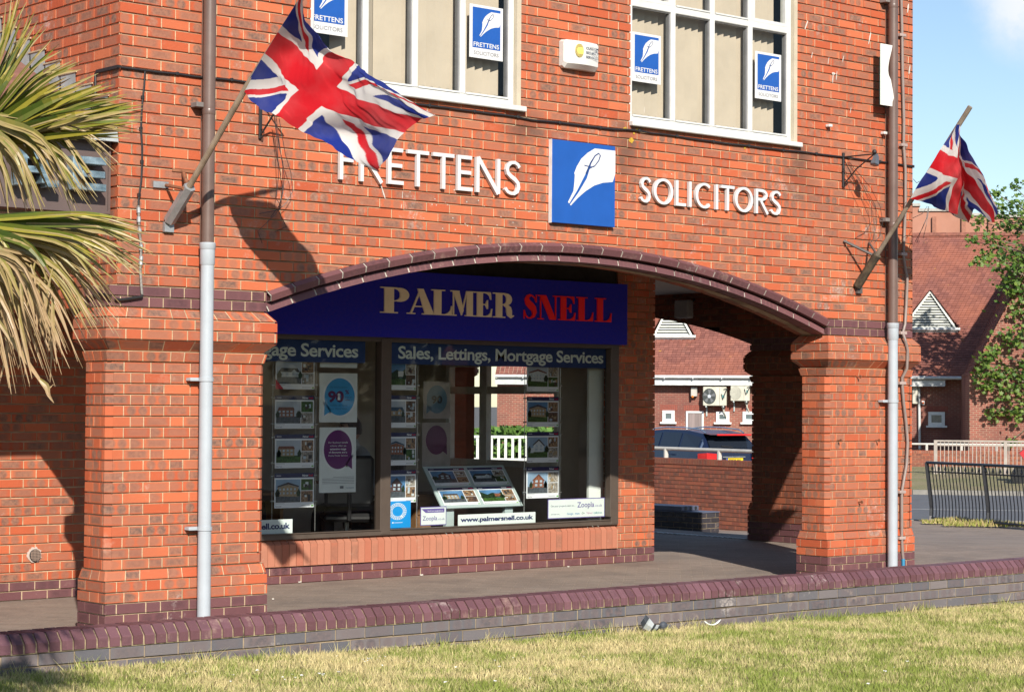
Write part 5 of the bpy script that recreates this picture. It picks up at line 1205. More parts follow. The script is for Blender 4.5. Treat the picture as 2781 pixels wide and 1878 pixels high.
def fz2(mb, F, ar):
    mb.text('Get your property seen on...', lambda u, v, d=0.: F(u, v, .0006), .05, .60, .10, INK, .42); mb.text('Zoopla', lambda u, v, d=0.: F(u, v, .0006), .51, .54, .28, LIL, .30, 0, .012); mb.text('.co.uk', lambda u, v, d=0.: F(u, v, .0006), .82, .54, .15, LIL, .13)
    mb.text('and also on...', lambda u, v, d=0.: F(u, v, .0006), .05, .20, .075, INK, .16)
    for s_, u, w_, c_ in (('Google', .33, .11, (.1, .3, .6)), ('msn', .47, .08, (.02, .2, .5)), ('O+', .59, .05, (.05, .15, .1)), ('Yahoo!', .67, .11, (.5, .25, .45)), ('UpMyStreet', .80, .15, (.1, .35, .4))): mb.text(s_, lambda u_, v, d=0.: F(u_, v, .0006), u, .18, .11, M('ink_'+s_[0], c_, .5), w_, 0, .01)
notice(1488, 1642, 1355, 1402, 'long pale notice reading Get your property seen on Zoopla.co.uk, right end', fz2, PAL, edge=LIL)
URLW = notice(1244, 1454, 1397, 1417.5, 'pale strip reading www.palmersnell.co.uk in dark letters', lambda mb, F, ar: mb.text('www.palmersnell.co.uk', lambda u, v, d=0.: F(u, v, .0006), .5, .34, .42, INK, .94, 0, .035, .97, 'CENTER'), PAL)
notice(560, 794, 1417, 1446, 'pale strip ending in co.uk half hidden by the left pier', lambda mb, F, ar: mb.text('www.palmersnell.co.uk', lambda u, v, d=0.: F(u, v, .0006), .5, .34, .42, INK, .94, 0, .035, .97, 'CENTER'), PAL)
# tilted display stand holding four cards
tl, tr, brp, bl_ = at(1135, 1267, 3.22), at(1343, 1267, 3.22), at(1434, 1368, 2.93), at(1224, 1374, 2.93)
tl.z = tr.z = (tl.z+tr.z)/2; brp.z = bl_.z = (brp.z+bl_.z)/2
U_ = (brp-bl_); Vv = (tl-bl_); Vp = Vector((0, Vv.y, Vv.z)); U_ = Vector((U_.length, 0, 0)); Nn = U_.normalized().cross(Vp.normalized())
sh = Vv.x
ST = thing('display_stand', (bl_.x+.4, 3.05, .06), 'tilted clear acrylic display stand holding four property cards', 'display stand')
ROOT0 = bl_
FT_ = lambda u, v, d=0.: ROOT0+U_*u+(Vp)*v+Nn*d
ux = (tl.x-bl_.x)/U_.length
FP = lambda u, v, d=0.: FT_(u+ux*v, v, d) if False else FT_(u, v, d)
ROOT0 = Vector(((bl_.x+tl.x)/2, bl_.y, bl_.z))
mb = MB(); vs = [FT_(u, v, d) for d in (-.02, -.006) for u, v in ((-.02, -.03), (1.02, -.03), (1.02, 1.03), (-.02, 1.03))]; mb.mesh(vs, [(4, 5, 6, 7), (3, 2, 1, 0), (0, 1, 5, 4), (1, 2, 6, 5), (2, 3, 7, 6), (3, 0, 4, 7)], ACR); mb.build('tray', ST)
for u in (.12, .88):
    mb = MB(); p = FT_(u, .2, -.02); mb.box((p.x-.05, 2.98, .06), (p.x+.05, 3.02, p.z), ACR); mb.build('leg', ST)
nmz = (('gable', RF, HC['dark'], 'upper left card on the tilted stand, a gabled house'), ('bungalow', RF, HC['white'], 'upper right card on the tilted stand, a wide bungalow'), ('terrace', RF, HC['tan'], 'lower left card on the tilted stand, a row of houses under blue sky'), ('garden', RF, HC['brick'], 'lower right card on the tilted stand, with a bright green lawn'))
for i in range(4):
    u0, v0 = (i % 2)*.5+.02, (1-i//2)*.5+.03
    card(0, 0, 0, 0, nmz[i][0], nmz[i][1], nmz[i][2], nmz[i][3], 20+i, 2, GRN if i == 3 else DRIVE, F=lambda u, v, d=0., u0=u0, v0=v0: FT_(u0+.46*u, v0+.44*v, d), group='property cards on the tilted stand')
# furniture
DSK = M('desk_wood', (.28, .15, .07), .5, var=.15, vs=8, stretch=(1, 6, 6)); BLKP = M('black_plastic', (.02, .02, .022), .45)
root = thing('desk', (2.6, 3.9, .06), 'light wood office desk behind the left shop pane', 'desk'); mb = MB(); mb.bbox((1.4, 3.55, .74), (3.0, 4.25, .77), DSK, .004); mb.build('desk_top', root)
for x in (1.45, 2.92): mb = MB(); mb.box((x, 3.6, .06), (x+.04, 4.2, .74), DSK); mb.build('side_panel', root)
a = at(1130, 1335, 3.35); b = at(1200, 1430, 3.35)
root = thing('drawer_cabinet', (a.x, 3.4, .06), 'brown wooden drawer cabinet below the middle cards', 'cabinet'); mb = MB(); mb.bbox((a.x, 3.35, .06), (a.x+.48, 3.9, .72), DSK, .004); mb.build('body', root)
for z in (.12, .32, .52): mb = MB(); mb.bbox((a.x+.02, 3.335, z), (a.x+.46, 3.352, z+.18), DSK, .003); mb.tube([(a.x+.18, 3.32, z+.1), (a.x+.30, 3.32, z+.1)], .006, STEEL, 6); mb.build('drawer', root)
a, b = at(1600, 1100, 2.92), at(1662, 1100, 2.92)
root = thing('partition', (a.x, 2.92, .06), 'plain pale green partition panel at the right end of the shop window', 'partition'); mb = MB(); mb.box((a.x, 2.92, .06), (b.x+.1, 2.95, 2.4), M('partition_pale', (.80, .86, .82), .6, var=.03)); mb.build('panel', root)
root = thing('small_sign', tuple(at(1558, 1143, 3.9)), 'small dark red sign on the shop rear wall', 'sign'); p = at(1558, 1143, 4.4); mb = MB(); mb.box((p.x-.07, 4.4, p.z-.07), (p.x+.07, 4.42, p.z+.07), M('small_red', (.16, .03, .02), .5)); mb.build('plate', root)
# two chairs
def office_chair(x, y, rz, label, rad=.22):
    root = thing('office_chair', (x, y, .06), label, 'chair', 'office chairs in the shop'); root.rotation_euler.z = 0
    c, s = math.cos(rz), math.sin(rz); fr = lambda a, b, d: Vector((x+a*c-b*s, y+a*s+b*c, .06+d))
    mb = MB(); mb.bbox((-.24, -.24, .43), (.24, .24, .51), BLKP, .03, fr); mb.build('seat', root)
    mb = MB(); mb.bbox((-.23, .20, .58), (.23, .27, 1.05), BLKP, .03, fr); mb.tube([fr(0, .26, .45), fr(0, .3, .7)], .02, BLKP); mb.build('backrest', root)
    mb = MB(); mb.tube([fr(0, 0, .08), fr(0, 0, .45)], .025, STEEL)
    for i in range(5): a_ = i*1.2566; mb.tube([fr(0, 0, .1), fr(.27*math.cos(a_), .27*math.sin(a_), .05)], .018, BLKP); mb.ball(fr(.27*math.cos(a_), .27*math.sin(a_), .03), .028, BLKP, 8, 5)
    mb.build('base', root)
p = at(950, 1400, 3.3); office_chair(p.x, 3.35, 2.6, 'black office chair near the glass of the left shop pane')
def steel_chair():
    p = at(1578, 1330, 4.0); x, y = p.x, 4.0; root = thing('folding_chair', (x, y, .06), 'black tubular chair by the right poster', 'chair'); mb = MB()
    z1_ = at(1578, 1258, 4.0).z
    mb.tube([(x-.2, y, .06), (x-.2, y+.02, .5), (x-.18, y+.1, z1_), (x+.18, y+.1, z1_), (x+.2, y+.02, .5), (x+.2, y, .06)], .012, BLKP, 6); mb.tube([(x-.2, y-.35, .06), (x-.2, y-.3, .48), (x-.2, y, .5)], .012, BLKP, 6); mb.tube([(x+.2, y-.35, .06), (x+.2, y-.3, .48), (x+.2, y, .5)], .012, BLKP, 6); mb.build('chair_frame', root)
    mb = MB(); mb.bbox((x-.2, y-.33, .47), (x+.2, y+.03, .52), BLKP, .015); mb.build('seat', root)
steel_chair()
# ------------------------------------------------------------------ people: skinned bodies
def skinned(name, verts, edges, radii, mat, root=None, sub=2, rootv=0):
    me = bpy.data.meshes.new(name); me.from_pydata([tuple(v) for v in verts], edges, [])
    o = bpy.data.objects.new(name, me); COL.objects.link(o)
    md = o.modifiers.new('skin', 'SKIN'); md.use_smooth_shade = True
    sv = me.skin_vertices[0].data
    for i, r_ in enumerate(radii): sv[i].radius = (r_, r_) if isinstance(r_, (int, float)) else r_
    sv[rootv].use_root = True
    s = o.modifiers.new('sub', 'SUBSURF'); s.levels = sub; s.render_levels = sub
    dg = bpy.context.evaluated_depsgraph_get(); dg.update(); nm = bpy.data.meshes.new_from_object(o.evaluated_get(dg)); o.modifiers.clear(); o.data = nm; nm.name = name
    nm.materials.clear(); nm.materials.append(mat); nm.polygons.foreach_set('use_smooth', [True]*len(nm.polygons)); bpy.data.meshes.remove(me); return o
SKIN = M('skin', (.48, .26, .17), .5, var=.05); SHIRT = M('shirt_cotton', (.55, .58, .62), .8, var=.05, bmp=.002, bs=30); TROU = M('dark_trousers', (.03, .03, .04), .85); HAIR = M('brown_hair', (.045, .024, .014), .7, var=.3, vs=60)
def seated_person(x, y, rz, label, shirt, hair, lean=.05, scale=1.):
    # local frame: faces +x
    J = dict(pel=(0, 0, .56), chest=(lean*.6, 0, .80), neckb=(lean, 0, 1.04), neck=(lean+.015, 0, 1.12), head=(lean+.04, 0, 1.20),
             shl=(lean-.02, .17, 1.01), ell=(.12, .23, .78), wrl=(.33, .14, .80), shr=(lean-.02, -.17, 1.01), elr=(.12, -.23, .78), wrr=(.33, -.14, .80),
             hl=(.02, .10, .54), kl=(.42, .12, .55), al=(.42, .12, .14), tl=(.56, .12, .09), hr=(.02, -.10, .54), kr=(.42, -.12, .55), ar=(.42, -.12, .14), tr=(.56, -.12, .09))
    c, s = math.cos(rz), math.sin(rz); T = lambda p: Vector((x+scale*(p[0]*c-p[1]*s), y+scale*(p[0]*s+p[1]*c), .0+scale*p[2]))
    ks = list(J); ix = {k: i for i, k in enumerate(ks)}
    E_ = [('pel', 'chest'), ('chest', 'neckb'), ('neckb', 'neck'), ('neck', 'head'), ('neckb', 'shl'), ('shl', 'ell'), ('ell', 'wrl'), ('neckb', 'shr'), ('shr', 'elr'), ('elr', 'wrr'), ('pel', 'hl'), ('hl', 'kl'), ('kl', 'al'), ('al', 'tl'), ('pel', 'hr'), ('hr', 'kr'), ('kr', 'ar'), ('ar', 'tr')]
    Rr = dict(pel=.15, chest=.155, neckb=.10, neck=.055, head=.05, shl=.072, ell=.048, wrl=.03, shr=.072, elr=.048, wrr=.03, hl=.10, kl=.062, al=.042, tl=.035, hr=.10, kr=.062, ar=.042, tr=.035)
    body = skinned('person', [T(J[k]) for k in ks], [(ix[a], ix[b]) for a, b in E_], [Rr[k]*scale for k in ks], shirt)
    # head as a shaped ovoid with nose, eyes, ears, joined into the body mesh
    hb = MB(); hc = (lean+.06, 0, 1.27); n, k = 20, 14; vs = []
    for i in range(k+1):
        a = math.pi*i/k
        for j in range(n):
            b = 2*math.pi*j/n; dx, dy, dz = math.sin(a)*math.cos(b), math.sin(a)*math.sin(b), math.cos(a)
            px__, py__, pz__ = .100*dx, .076*dy*(1-.22*max(0, -dz)), .122*dz
            if dx > .3 and dz < -.2: px__ += .012
            if dx > .93 and -.25 < dz < .12: px__ += .028*(1-abs(dy)*5 if abs(dy) < .2 else 0)
            vs.append(T((hc[0]+px__, hc[1]+py__, hc[2]+pz__)))
    fs = [(i*n+j, (i+1)*n+j, (i+1)*n+(j+1) % n, i*n+(j+1) % n) for i in range(k) for j in range(n)]
    hb.mesh(vs, fs, SKIN)
    for sgn in (1, -1):
        hb.ball(T((hc[0]-.005, sgn*.076, hc[2]-.005)), .024*scale, SKIN, 8, 6, (.6, .35, 1)); hb.ball(T((hc[0]+.088, sgn*.032, hc[2]+.012)), .012*scale, M('eye', (.6, .6, .6), .2), 8, 6); hb.ball(T((hc[0]+.096, sgn*.032, hc[2]+.012)), .006*scale, BLKP, 6, 5)
        hb.tube([T((hc[0]+.085, sgn*.05, hc[2]+.034)), T((hc[0]+.097, sgn*.025, hc[2]+.038))], .005, hair, 5)
        wr = J['wrl' if sgn > 0 else 'wrr']; hb.ball(T((wr[0]+.055, wr[1], wr[2]-.005)), .042*scale, SKIN, 10, 7, (1.1, .95, .42))
        for f in range(4): hb.tube([T((wr[0]+.085, wr[1]+(f-1.5)*.019, wr[2])), T((wr[0]+.125-.006*abs(f-1.5), wr[1]+(f-1.5)*.021, wr[2]-.004)), T((wr[0]+.15-.008*abs(f-1.5), wr[1]+(f-1.5)*.021, wr[2]-.022))], [.009, .0085, .007], SKIN, 6)
        hb.tube([T((wr[0]+.03, wr[1]-sgn*.03, wr[2])), T((wr[0]+.065, wr[1]-sgn*.055, wr[2]-.005)), T((wr[0]+.09, wr[1]-sgn*.05, wr[2]-.015))], [.011, .010, .008], SKIN, 6)
    hb.tube([T((hc[0]+.103, -.024, hc[2]-.062)), T((hc[0]+.110, 0, hc[2]-.064)), T((hc[0]+.103, .024, hc[2]-.062))], .005, M('lips', (.40, .15, .12), .5), 5)
    ho = hb.build('tmp', smooth=True, org=(0, 0, 0))
    # join into one mesh
    import bmesh as _bm
    b1 = _bm.new(); b1.from_mesh(body.data); nb = len(b1.faces); base_mats = [shirt]
    me2 = ho.data; off = len(base_mats); b1.from_mesh(me2)
    b1.faces.ensure_lookup_table()
    for f in b1.faces[nb:]: f.material_index += off
    b1.to_mesh(body.data); b1.free()
    for m_ in me2.materials: body.data.materials.append(m_)
    body.data.polygons.foreach_set('use_smooth', [True]*len(body.data.polygons)); bpy.data.objects.remove(ho)
    tag(body, label, 'person')
    # trousers shell and hair
    tk = ['pel', 'hl', 'kl', 'al', 'hr', 'kr', 'ar']; ti = {k_: i for i, k_ in enumerate(tk)}
    tr_ = skinned('trousers', [T(J[k_]) for k_ in tk], [(0, 1), (1, 2), (2, 3), (0, 4), (4, 5), (5, 6)], [.157*scale, .108*scale, .07*scale, .052*scale, .108*scale, .07*scale, .052*scale], TROU); tr_.parent = body
    h2 = MB(); vs = []
    for i in range(8):
        a = math.pi*.62*i/7
        for j in range(n):
            b = 2*math.pi*j/n; fr_ = math.cos(b); aa = a*(1 if fr_ < .35 else .62); dx, dy, dz = math.sin(aa)*math.cos(b), math.sin(aa)*math.sin(b), math.cos(aa)
            vs.append(T((hc[0]-.006+.108*dx, hc[1]+.086*dy, hc[2]+.006+.13*dz)))
    fs = [(i*n+j, (i+1)*n+j, (i+1)*n+(j+1) % n, i*n+(j+1) % n) for i in range(7) for j in range(n)]; h2.mesh(vs, fs, hair)
    h2.build('hair', body, True)
    return body
p = at(1003, 1190, 3.45)
seated_person(p.x, 3.5, math.pi*.93, 'person in a pale shirt sitting in the shop, partly behind the purple poster, facing left', SHIRT, HAIR, .10, 1.06)
office_chair(p.x+.08, 3.52, -math.pi*.5-.2, 'black office chair under the person in the pale shirt')
p = at(722, 1215, 3.6)
seated_person(p.x, 3.9, math.pi*.6, 'person in a cream top behind the bungalow cards, mostly hidden by the pier', M('cream_top', (.50, .46, .38), .8), M('auburn_hair', (.10, .03, .015), .7), .05, 1.0)
# projecting soffit lamp under the arcade
p = atX(1872, 838, 10.1); root = thing('wall_light', (10.15, p.y, p.z), 'small pale floodlight high in the shadow under the arcade', 'light fitting')
mb = MB(); mb.bbox((9.95, p.y-.12, p.z-.12), (10.06, p.y+.12, p.z+.1), M('lamp_housing', (.36, .36, .36), .5), .015); mb.tube([(10.06, p.y, p.z), (10.19, p.y, p.z+.12)], .015, BLKP); mb.build('housing', root)
# litter on the grass edge
p = at(1768, 1700, -2.2)
root = thing('crushed_can', tuple(p), 'crumpled white and blue carton lying against the foot of the low wall', 'litter'); mb = MB(); rr = random.Random(2); LW_ = M('litter_white', (.62, .68, .74), .5, var=.1); LB_ = M('litter_dark', (.06, .07, .09), .6)
p = at(1748, 1707, -2.18); prev = None
for i, (dx, z, rz, mt) in enumerate(((0, .105, .036, LW_), (.02, .07, .042, LB_), (.035, .06, .040, LW_), (.075, .035, .032, LW_), (.10, .03, .030, LB_), (.13, .028, .026, LW_), (.16, .03, .02, LB_))):
    c = p+Vector((dx, rr.uniform(-.005, .005), z-.03)); ringv = [c+Vector((rz*.25*math.cos(a*1.047), rz*math.cos(a*1.047+1.2)*.9, rz*math.sin(a*1.047)))*(1+rr.uniform(-.12, .12)) for a in range(6)]
    if prev: mb.mesh(prev+ringv, [(j, (j+1) % 6, 6+(j+1) % 6, 6+j) for j in range(6)], mt)
    else: mb.face(ringv, mt)
    prev = ringv
mb.face(prev, LB_); mb.build('carton', root)
mb = MB(); mb.ball(p+Vector((.20, .01, .01)), .034, LB_, 10, 7, (1, .7, .9)); tag(mb.build('litter_lump', org=p), 'dark grey crumpled lump beside the white carton on the lawn', 'litter')
p = at(1935, 1688, -2.12); mb = MB(); P = [(p.x-.085+.0+.17*i/10, p.y, p.z-.02+.035*((i/5-1)**2)) for i in range(11)]; mb.tube(P, [.001]+[.006]*9+[.001], PWH, 6); tag(mb.build('plastic_shard', org=p), 'thin curved white plastic shard at the foot of the low wall', 'litter')
# ================================================================== beyond the arcade
# road, kerb and verge, laid out square to the 50 degree axis
def sheet(name, t0, t1, d0, d1, mat, label, z=0., nt_=12, nd=8, kind='structure'):
    mb = MB()
    vs = []; 
    for j in range(nd+1):
        for i in range(nt_+1):
            p = bpos(t0+(t1-t0)*i/nt_, d0+(d1-d0)*j/nd, 0); vs.append((p.x, p.y, gh(p)+z))
    W = nt_+1; mb.mesh(vs, [(j*W+i, j*W+i+1, (j+1)*W+i+1, (j+1)*W+i) for j in range(nd) for i in range(nt_)], mat)
    return tag(mb.build(name, org=(0, 0, 0)), label, name.replace('_', ' '), kind=kind)
sheet('footway', -12, 40, 20.5, 41.3, PAVE, 'brown paved footway beyond the arcade as far as the black barrier', -.006, 12, 20)
ROADM = M('road_asphalt', (.125, .13, .142), .8, var=.08, vs=1.5, bmp=.003, bs=60); KERB = M('kerb_stone', (.26, .245, .22), .85, var=.12)
sheet('road', -3, 60, 41.45, 56, ROADM, 'grey asphalt road behind the black barrier', -.11)
sheet('road_line', -1, 6, 47.8, 47.95, M('road_paint', (.55, .55, .53), .7), 'faint white line along the road', -.104, 4, 1)
for nm, d_ in (('kerb', 41.3), ('kerb', 56.0)):
    mb = MB(); 
    for i in range(40):
        p0, p1 = bpos(-3+i*.915, d_, 0), bpos(-3+i*.915+.90, d_, 0); g = gh(p0)
        mb.box((0, 0, g-.16), (.90, .15, g+.012), KERB, fr=lambda a, b, c_, p0=p0: p0+BE*a+BF*b+UP*c_)
    tag(mb.build('kerb', org=tuple(bpos(0, d_, 0))), 'near kerb of the road by the black barrier' if d_ < 50 else 'far kerb of the road below the grass bank', 'kerb', kind='structure')
def vergemat():
    m_, n, b = newmat('dry_verge'); c = mixc(n, rng(n, noise(n, .9, 6, .7), .4, .65), (.27, .22, .12), (.15, .17, .05)); c = mixc(n, rng(n, noise(n, 25, 4, .7), .45, .7), c, (.34, .29, .19)); n.links.new(c, b.inputs['Base Color']); b.inputs['Roughness'].default_value = .95; bump(n, b, noise(n, 30, 4), .05); return m_
VERGE = vergemat()
mb = MB(); vs = []; rr = random.Random(8)
for j, (d_, z) in enumerate(((56.15, .0), (58, .06), (60, .16), (62, .22), (66, .28), (70, .30), (79, .3))):
    for i in range(31): p = bpos(-3+i*1.6, d_, 0); vs.append((p.x, p.y, gh(p)+z+rr.uniform(-.03, .03)))
mb.mesh(vs, [(j*31+i, j*31+i+1, (j+1)*31+i+1, (j+1)*31+i) for j in range(6) for i in range(30)], VERGE); tag(mb.build('grass_bank', org=(0, 0, 0)), 'dry grass bank between the far kerb and the brick wall', 'grass', kind='structure')
# boundary wall seen through the arch, with a handrail
A, B = atW(1620, 1236, 40.2), atW(2140, 1257, 35.6); A.z = B.z = .62
def runwall(name, A, B, h, z1_, label, mat, seed, cop=True):
    U = (B-A); U.z = 0; L = U.length; U.normalize(); N = Vector((-U.y, U.x, 0))
    if N.dot(CAMP-A) > 0: N = -N
    root = thing(name, (A.x, A.y, z1_-h), label, 'wall'); fr = lambda u, v, d=0.: Vector((A.x, A.y, 0))+U*u+UP*v+N*d
    n = int(round((h-.1)/.075)); mb = MB(); wall(mb, fr, n, z1_-.105-n*.075, lambda k, z: [(0, L)], 's', 0, mat, MORTG, seed=seed); mb.box((0, .02, 0), (L, .2, z1_-.1), ob, fr=lambda a, b, c_: fr(a, (c_+0) if False else (z1_-h+c_-0), b) if False else Vector((A.x, A.y, 0))+U*a+N*b+UP*(z1_-h+c_*(h-.1)/(z1_-.1))); mb.build('brick_courses', root)
    mb = MB(); r = random.Random(seed); x = 0
    mb.box((0, -.008, z1_-.104), (L, .22, z1_-.008), MORTG, fr=lambda a, b, c_: Vector((A.x, A.y, 0))+U*a+N*b+UP*c_)
    while x < L:
        c = brick_c(r); a, b = x+.005, x+.07
        mb.face([fr(a, z1_-.105, -.012), fr(b, z1_-.105, -.012), fr(b, z1_, -.012), fr(a, z1_, -.012)], mat, c, [(0, 0), (1, 0), (1, 1), (0, 1)]); mb.face([fr(a, z1_, -.012), fr(b, z1_, -.012), fr(b, z1_, .225), fr(a, z1_, .225)], mat, c)
        x += .075
    mb.build('coping', root); return fr, L
frA, LA = runwall('boundary_wall', A, B, 1.32, .62, 'dark red brick boundary wall seen through the arcade, below the parked car', MB_FR, 71)
RAILP = M('rail_paint', (.52, .50, .46), .5, var=.1)
def handrail(fr, L, z1_, label, hh=.17, step=1.55, name='handrail'):
    root = thing(name, tuple(fr(0, z1_)), label, 'railing'); mb = MB(); mb.tube([fr(0, z1_+hh, .1), fr(L, z1_+hh, .1)], .035, RAILP, 10); mb.build('rail', root, True)
    x = .5
    while x < L: mb = MB(); mb.tube([fr(x, z1_-.01, .1), fr(x, z1_+hh, .1)], .045, RAILP, 8); mb.build('post', root, True); x += step
handrail(frA, LA, .62, 'cream tubular handrail on top of the boundary wall in front of the car')
# brick planter; the building's shade is put into its near-black brick colour
pa, pb_ = atW(1906, 1444, 29.6), atW(1680, 1437, 30.6); U = (pa-pb_); U.z = 0; L = U.length; U.normalize(); N = Vector((-U.y, U.x, 0))
if N.dot(CAMP-pa) > 0: N = -N
# side face seen on the right: a second direction
zg = -.24
MB_SH = brickmat('shaded_brick', (.030, .026, .030), (.055, .050, .060), (.04, .03, .035), (.02, .02, .02), .4, .5)
PL = thing('planter', (pa.x, pa.y, zg), 'low shaded brick planter wall with stepped end, seen through the arcade', 'planter')
fP = lambda u, v, d=0.: Vector((pb_.x, pb_.y, zg))+U*u+UP*v+N*d
mb = MB(); wall(mb, fP, 4, 0, lambda k, z: [(0, L)], 's', 0, MB_SH, MORTG, seed=73)
wall(mb, lambda u, v, d=0.: Vector((pb_.x, pb_.y, zg))+U*(L-d)+N*u+UP*v, 4, 0, lambda k, z: [(0, .42)], 's', 0, MB_SH, MORTG, seed=74); mb.box((0, .01, 0), (L-.01, .42, .295), MORTG, fr=lambda a, b, c_: Vector((pb_.x, pb_.y, zg))+U*a+N*b+UP*c_); mb.build('brick_base', PL)
bxf = lambda a, b, c_: Vector((pb_.x, pb_.y, zg))+U*a+N*b+UP*c_
mb = MB(); CAPS = M('skylit_cap', (.10, .11, .16), .45, var=.1); mb.box((0, -.01, .296), (L+.01, .43, .31), CAPS, fr=bxf); e = L-.36; mb.bbox((0, .0, .312), (e, .42, .38), CAPS, .006, bxf); mb.build('cap', PL)  # blue of the sky light is put into the cap colour
mb = MB(); 
for k in range(3): mb.lathe([(.028, 0), (.028, .004)], bxf(e+.001, .10+.12*k, .347), BLKP, 10, U)
mb.build('holes', PL)
# threshold drain strip along the open side of the covered way
mb = MB(); y = 4.45
while y < 9.9: mb.box((10.22, y, .001), (10.32, y+.05, .012), M('drain_metal', (.45, .47, .5), .5)); y += .085
tag(mb.build('drain_strip', org=(10.27, 4.45, 0)), 'pale studded drain strip across the far opening of the covered way', 'drain')
# ------------------------------------------------------------------ parked estate car
def car():
    p = atW(1915, 1250, 52); cx, cy = p.x, p.y; g = -.52; az = R_(8); Fd = Vector((math.sin(az), math.cos(az), 0)); Rt = Vector((math.cos(az), -math.sin(az), 0))
    root = thing('parked_car', (cx, cy, g), 'dark blue estate car with roof rails parked behind the boundary wall', 'car')
    # origin at the near left rear corner of the body; x forward, y to the right
    F = lambda a, b, c_: Vector((cx, cy, g))+Fd*a+Rt*b+UP*c_
    PT = M('car_paint', (.010, .018, .050), .22, var=.02, spec=.8); GL = M('car_glass', (.015, .02, .03), .05, var=.02, spec=1.0); CHRM = M('car_chrome', (.7, .72, .75), .2, metal=.9); LMP = M('tail_lamp', (.65, .02, .02), .25); TYR = M('tyre', (.02, .02, .02), .85); W = 1.82
    secs = [(-.0, .42, .06, .98), (.04, .34, .02, 1.02), (.7, .28, 0, 1.03), (3.2, .28, 0, .99), (3.6, .30, .02, .93), (4.5, .32, .12, .80), (4.75, .40, .25, .62)]
    mb = MB(); rings = []
    for x, z0, ins, z1_ in secs:
        zm = (z0+z1_)/2
        rings.append([F(x, ins+.04, z0), F(x, ins-.0, zm), F(x, ins+.05, z1_-.02), F(x, ins+.09, z1_), F(x, W-ins-.09, z1_), F(x, W-ins-.05, z1_-.02), F(x, W-ins, zm), F(x, W-ins-.04, z0)])
    for a, b in zip(rings, rings[1:]):
        for k in range(8): mb.face([a[k], b[k], b[(k+1) % 8], a[(k+1) % 8]], PT)
    mb.face(rings[0], PT); mb.face(rings[-1][::-1], PT)
    # greenhouse
    cab = [(.06, .07, 1.0, None), (.42, .25, 1.40, 0), (1.0, .235, 1.475, 0), (2.0, .235, 1.49, 0), (2.6, .26, 1.45, 0), (3.5, .13, .97, None)]
    bot = [(.06, .06), (.42, .05), (1.0, .05), (2.0, .05), (2.6, .05), (3.5, .09)]
    tp = [(x, i_, z) for x, i_, z, _ in cab]
    L_ = [F(x, i_, z) for x, i_, z in tp]; R2 = [F(x, W-i_, z) for x, i_, z in tp]; Lb = [F(x, i_, 1.0 if x < 3 else .97) for x, i_ in bot]; Rb = [F(x, W-i_, 1.0 if x < 3 else .97) for x, i_ in bot]
    for k in range(5):
        mb.face([L_[k], L_[k+1], R2[k+1], R2[k]], PT if k not in (0, 4) else GL if k == 4 else PT)
        mb.face([Lb[k], Lb[k+1], L_[k+1], L_[k]], PT); mb.face([Rb[k], R2[k], R2[k+1], Rb[k+1]], PT)
    mb.face([F(-.02, .16, 1.375), F(-.02, W-.16, 1.375), F(.42, W-.26, 1.41), F(.42, .26, 1.41)], PT); mb.face([F(-.02, .16, 1.375), F(.42, .26, 1.36), F(.42, W-.26, 1.36), F(-.02, W-.16, 1.375)], PT)
    mb.build('body', root, True)
    # side windows set just outside the cabin side
    def side(a, b, v0, v1, s): # along x, height fraction, side
        pts = []
        for x, v in ((a, v0), (b, v0), (b, v1), (a, v1)):
            k = 0
            for q in range(5):
                if tp[q][0] <= x <= tp[q+1][0]: k = q
            t = (x-tp[k][0])/(tp[k+1][0]-tp[k][0]); zt = tp[k][2]+(tp[k+1][2]-tp[k][2])*t; it = tp[k][1]+(tp[k+1][1]-tp[k][1])*t; ib = bot[k][1]+(bot[k+1][1]-bot[k][1])*t
            z = 1.0+(zt-1.0)*v; i_ = ib+(it-ib)*v-.012; pts.append(F(x, i_ if s < 0 else W-i_, z))
        return pts
    for s in (-1, 1):
        for a, b in ((.38, 1.12), (1.20, 1.98), (2.06, 2.85)):
            mb = MB(); mb.face(side(a, b, .05, .86, s), GL); mb.build('side_window', root)
        mb = MB(); q = side(.30, 2.9, .90, .94, s); mb.face(q, CHRM); q = side(.22, .30, .04, .86, s); mb.face(q, CHRM); mb.face(side(.20, 3.0, .0, .035, s), CHRM); mb.build('window_trim', root)
        mb = MB(); b_ = .30 if s < 0 else W-.30; mb.tube([F(.35, b_, 1.42), F(.55, b_, 1.50), (F(1.2, b_, 1.545)), F(2.0, b_, 1.55), F(2.5, b_, 1.51), F(2.65, b_, 1.44)], .018, CHRM, 6); mb.build('roof_rail', root, True)
        mb = MB(); b0 = -.004 if s < 0 else W+.004; mb.mesh([F(-.035, .03 if s < 0 else W-.03, .72), F(-.035, .34 if s < 0 else W-.34, .74), F(-.035, .34 if s < 0 else W-.34, .90), F(-.03, .03 if s < 0 else W-.03, .92), F(.30, b0, .90), F(.30, b0, .76)], [(0, 1, 2, 3), (0, 3, 4, 5)] if s > 0 else [(3, 2, 1, 0), (5, 4, 3, 0)], LMP); mb.build('tail_light', root)
        for x in (.95, 3.75):
            mb = MB(); c = F(x, .0 if s < 0 else W, .33); mb.lathe([(.2, -.02), (.31, -.01), (.325, .08), (.325, .2)], c+Rt*(.0 if s < 0 else -.0), TYR, 18, Rt if s < 0 else -Rt); mb.build('wheel', root, True)
        mb = MB(); mb.tube([F(1.35, -.03 if s < 0 else W+.03, .86), F(1.6, -.03 if s < 0 else W+.03, .87)], .018, PT, 6); mb.build('door_handle', root)
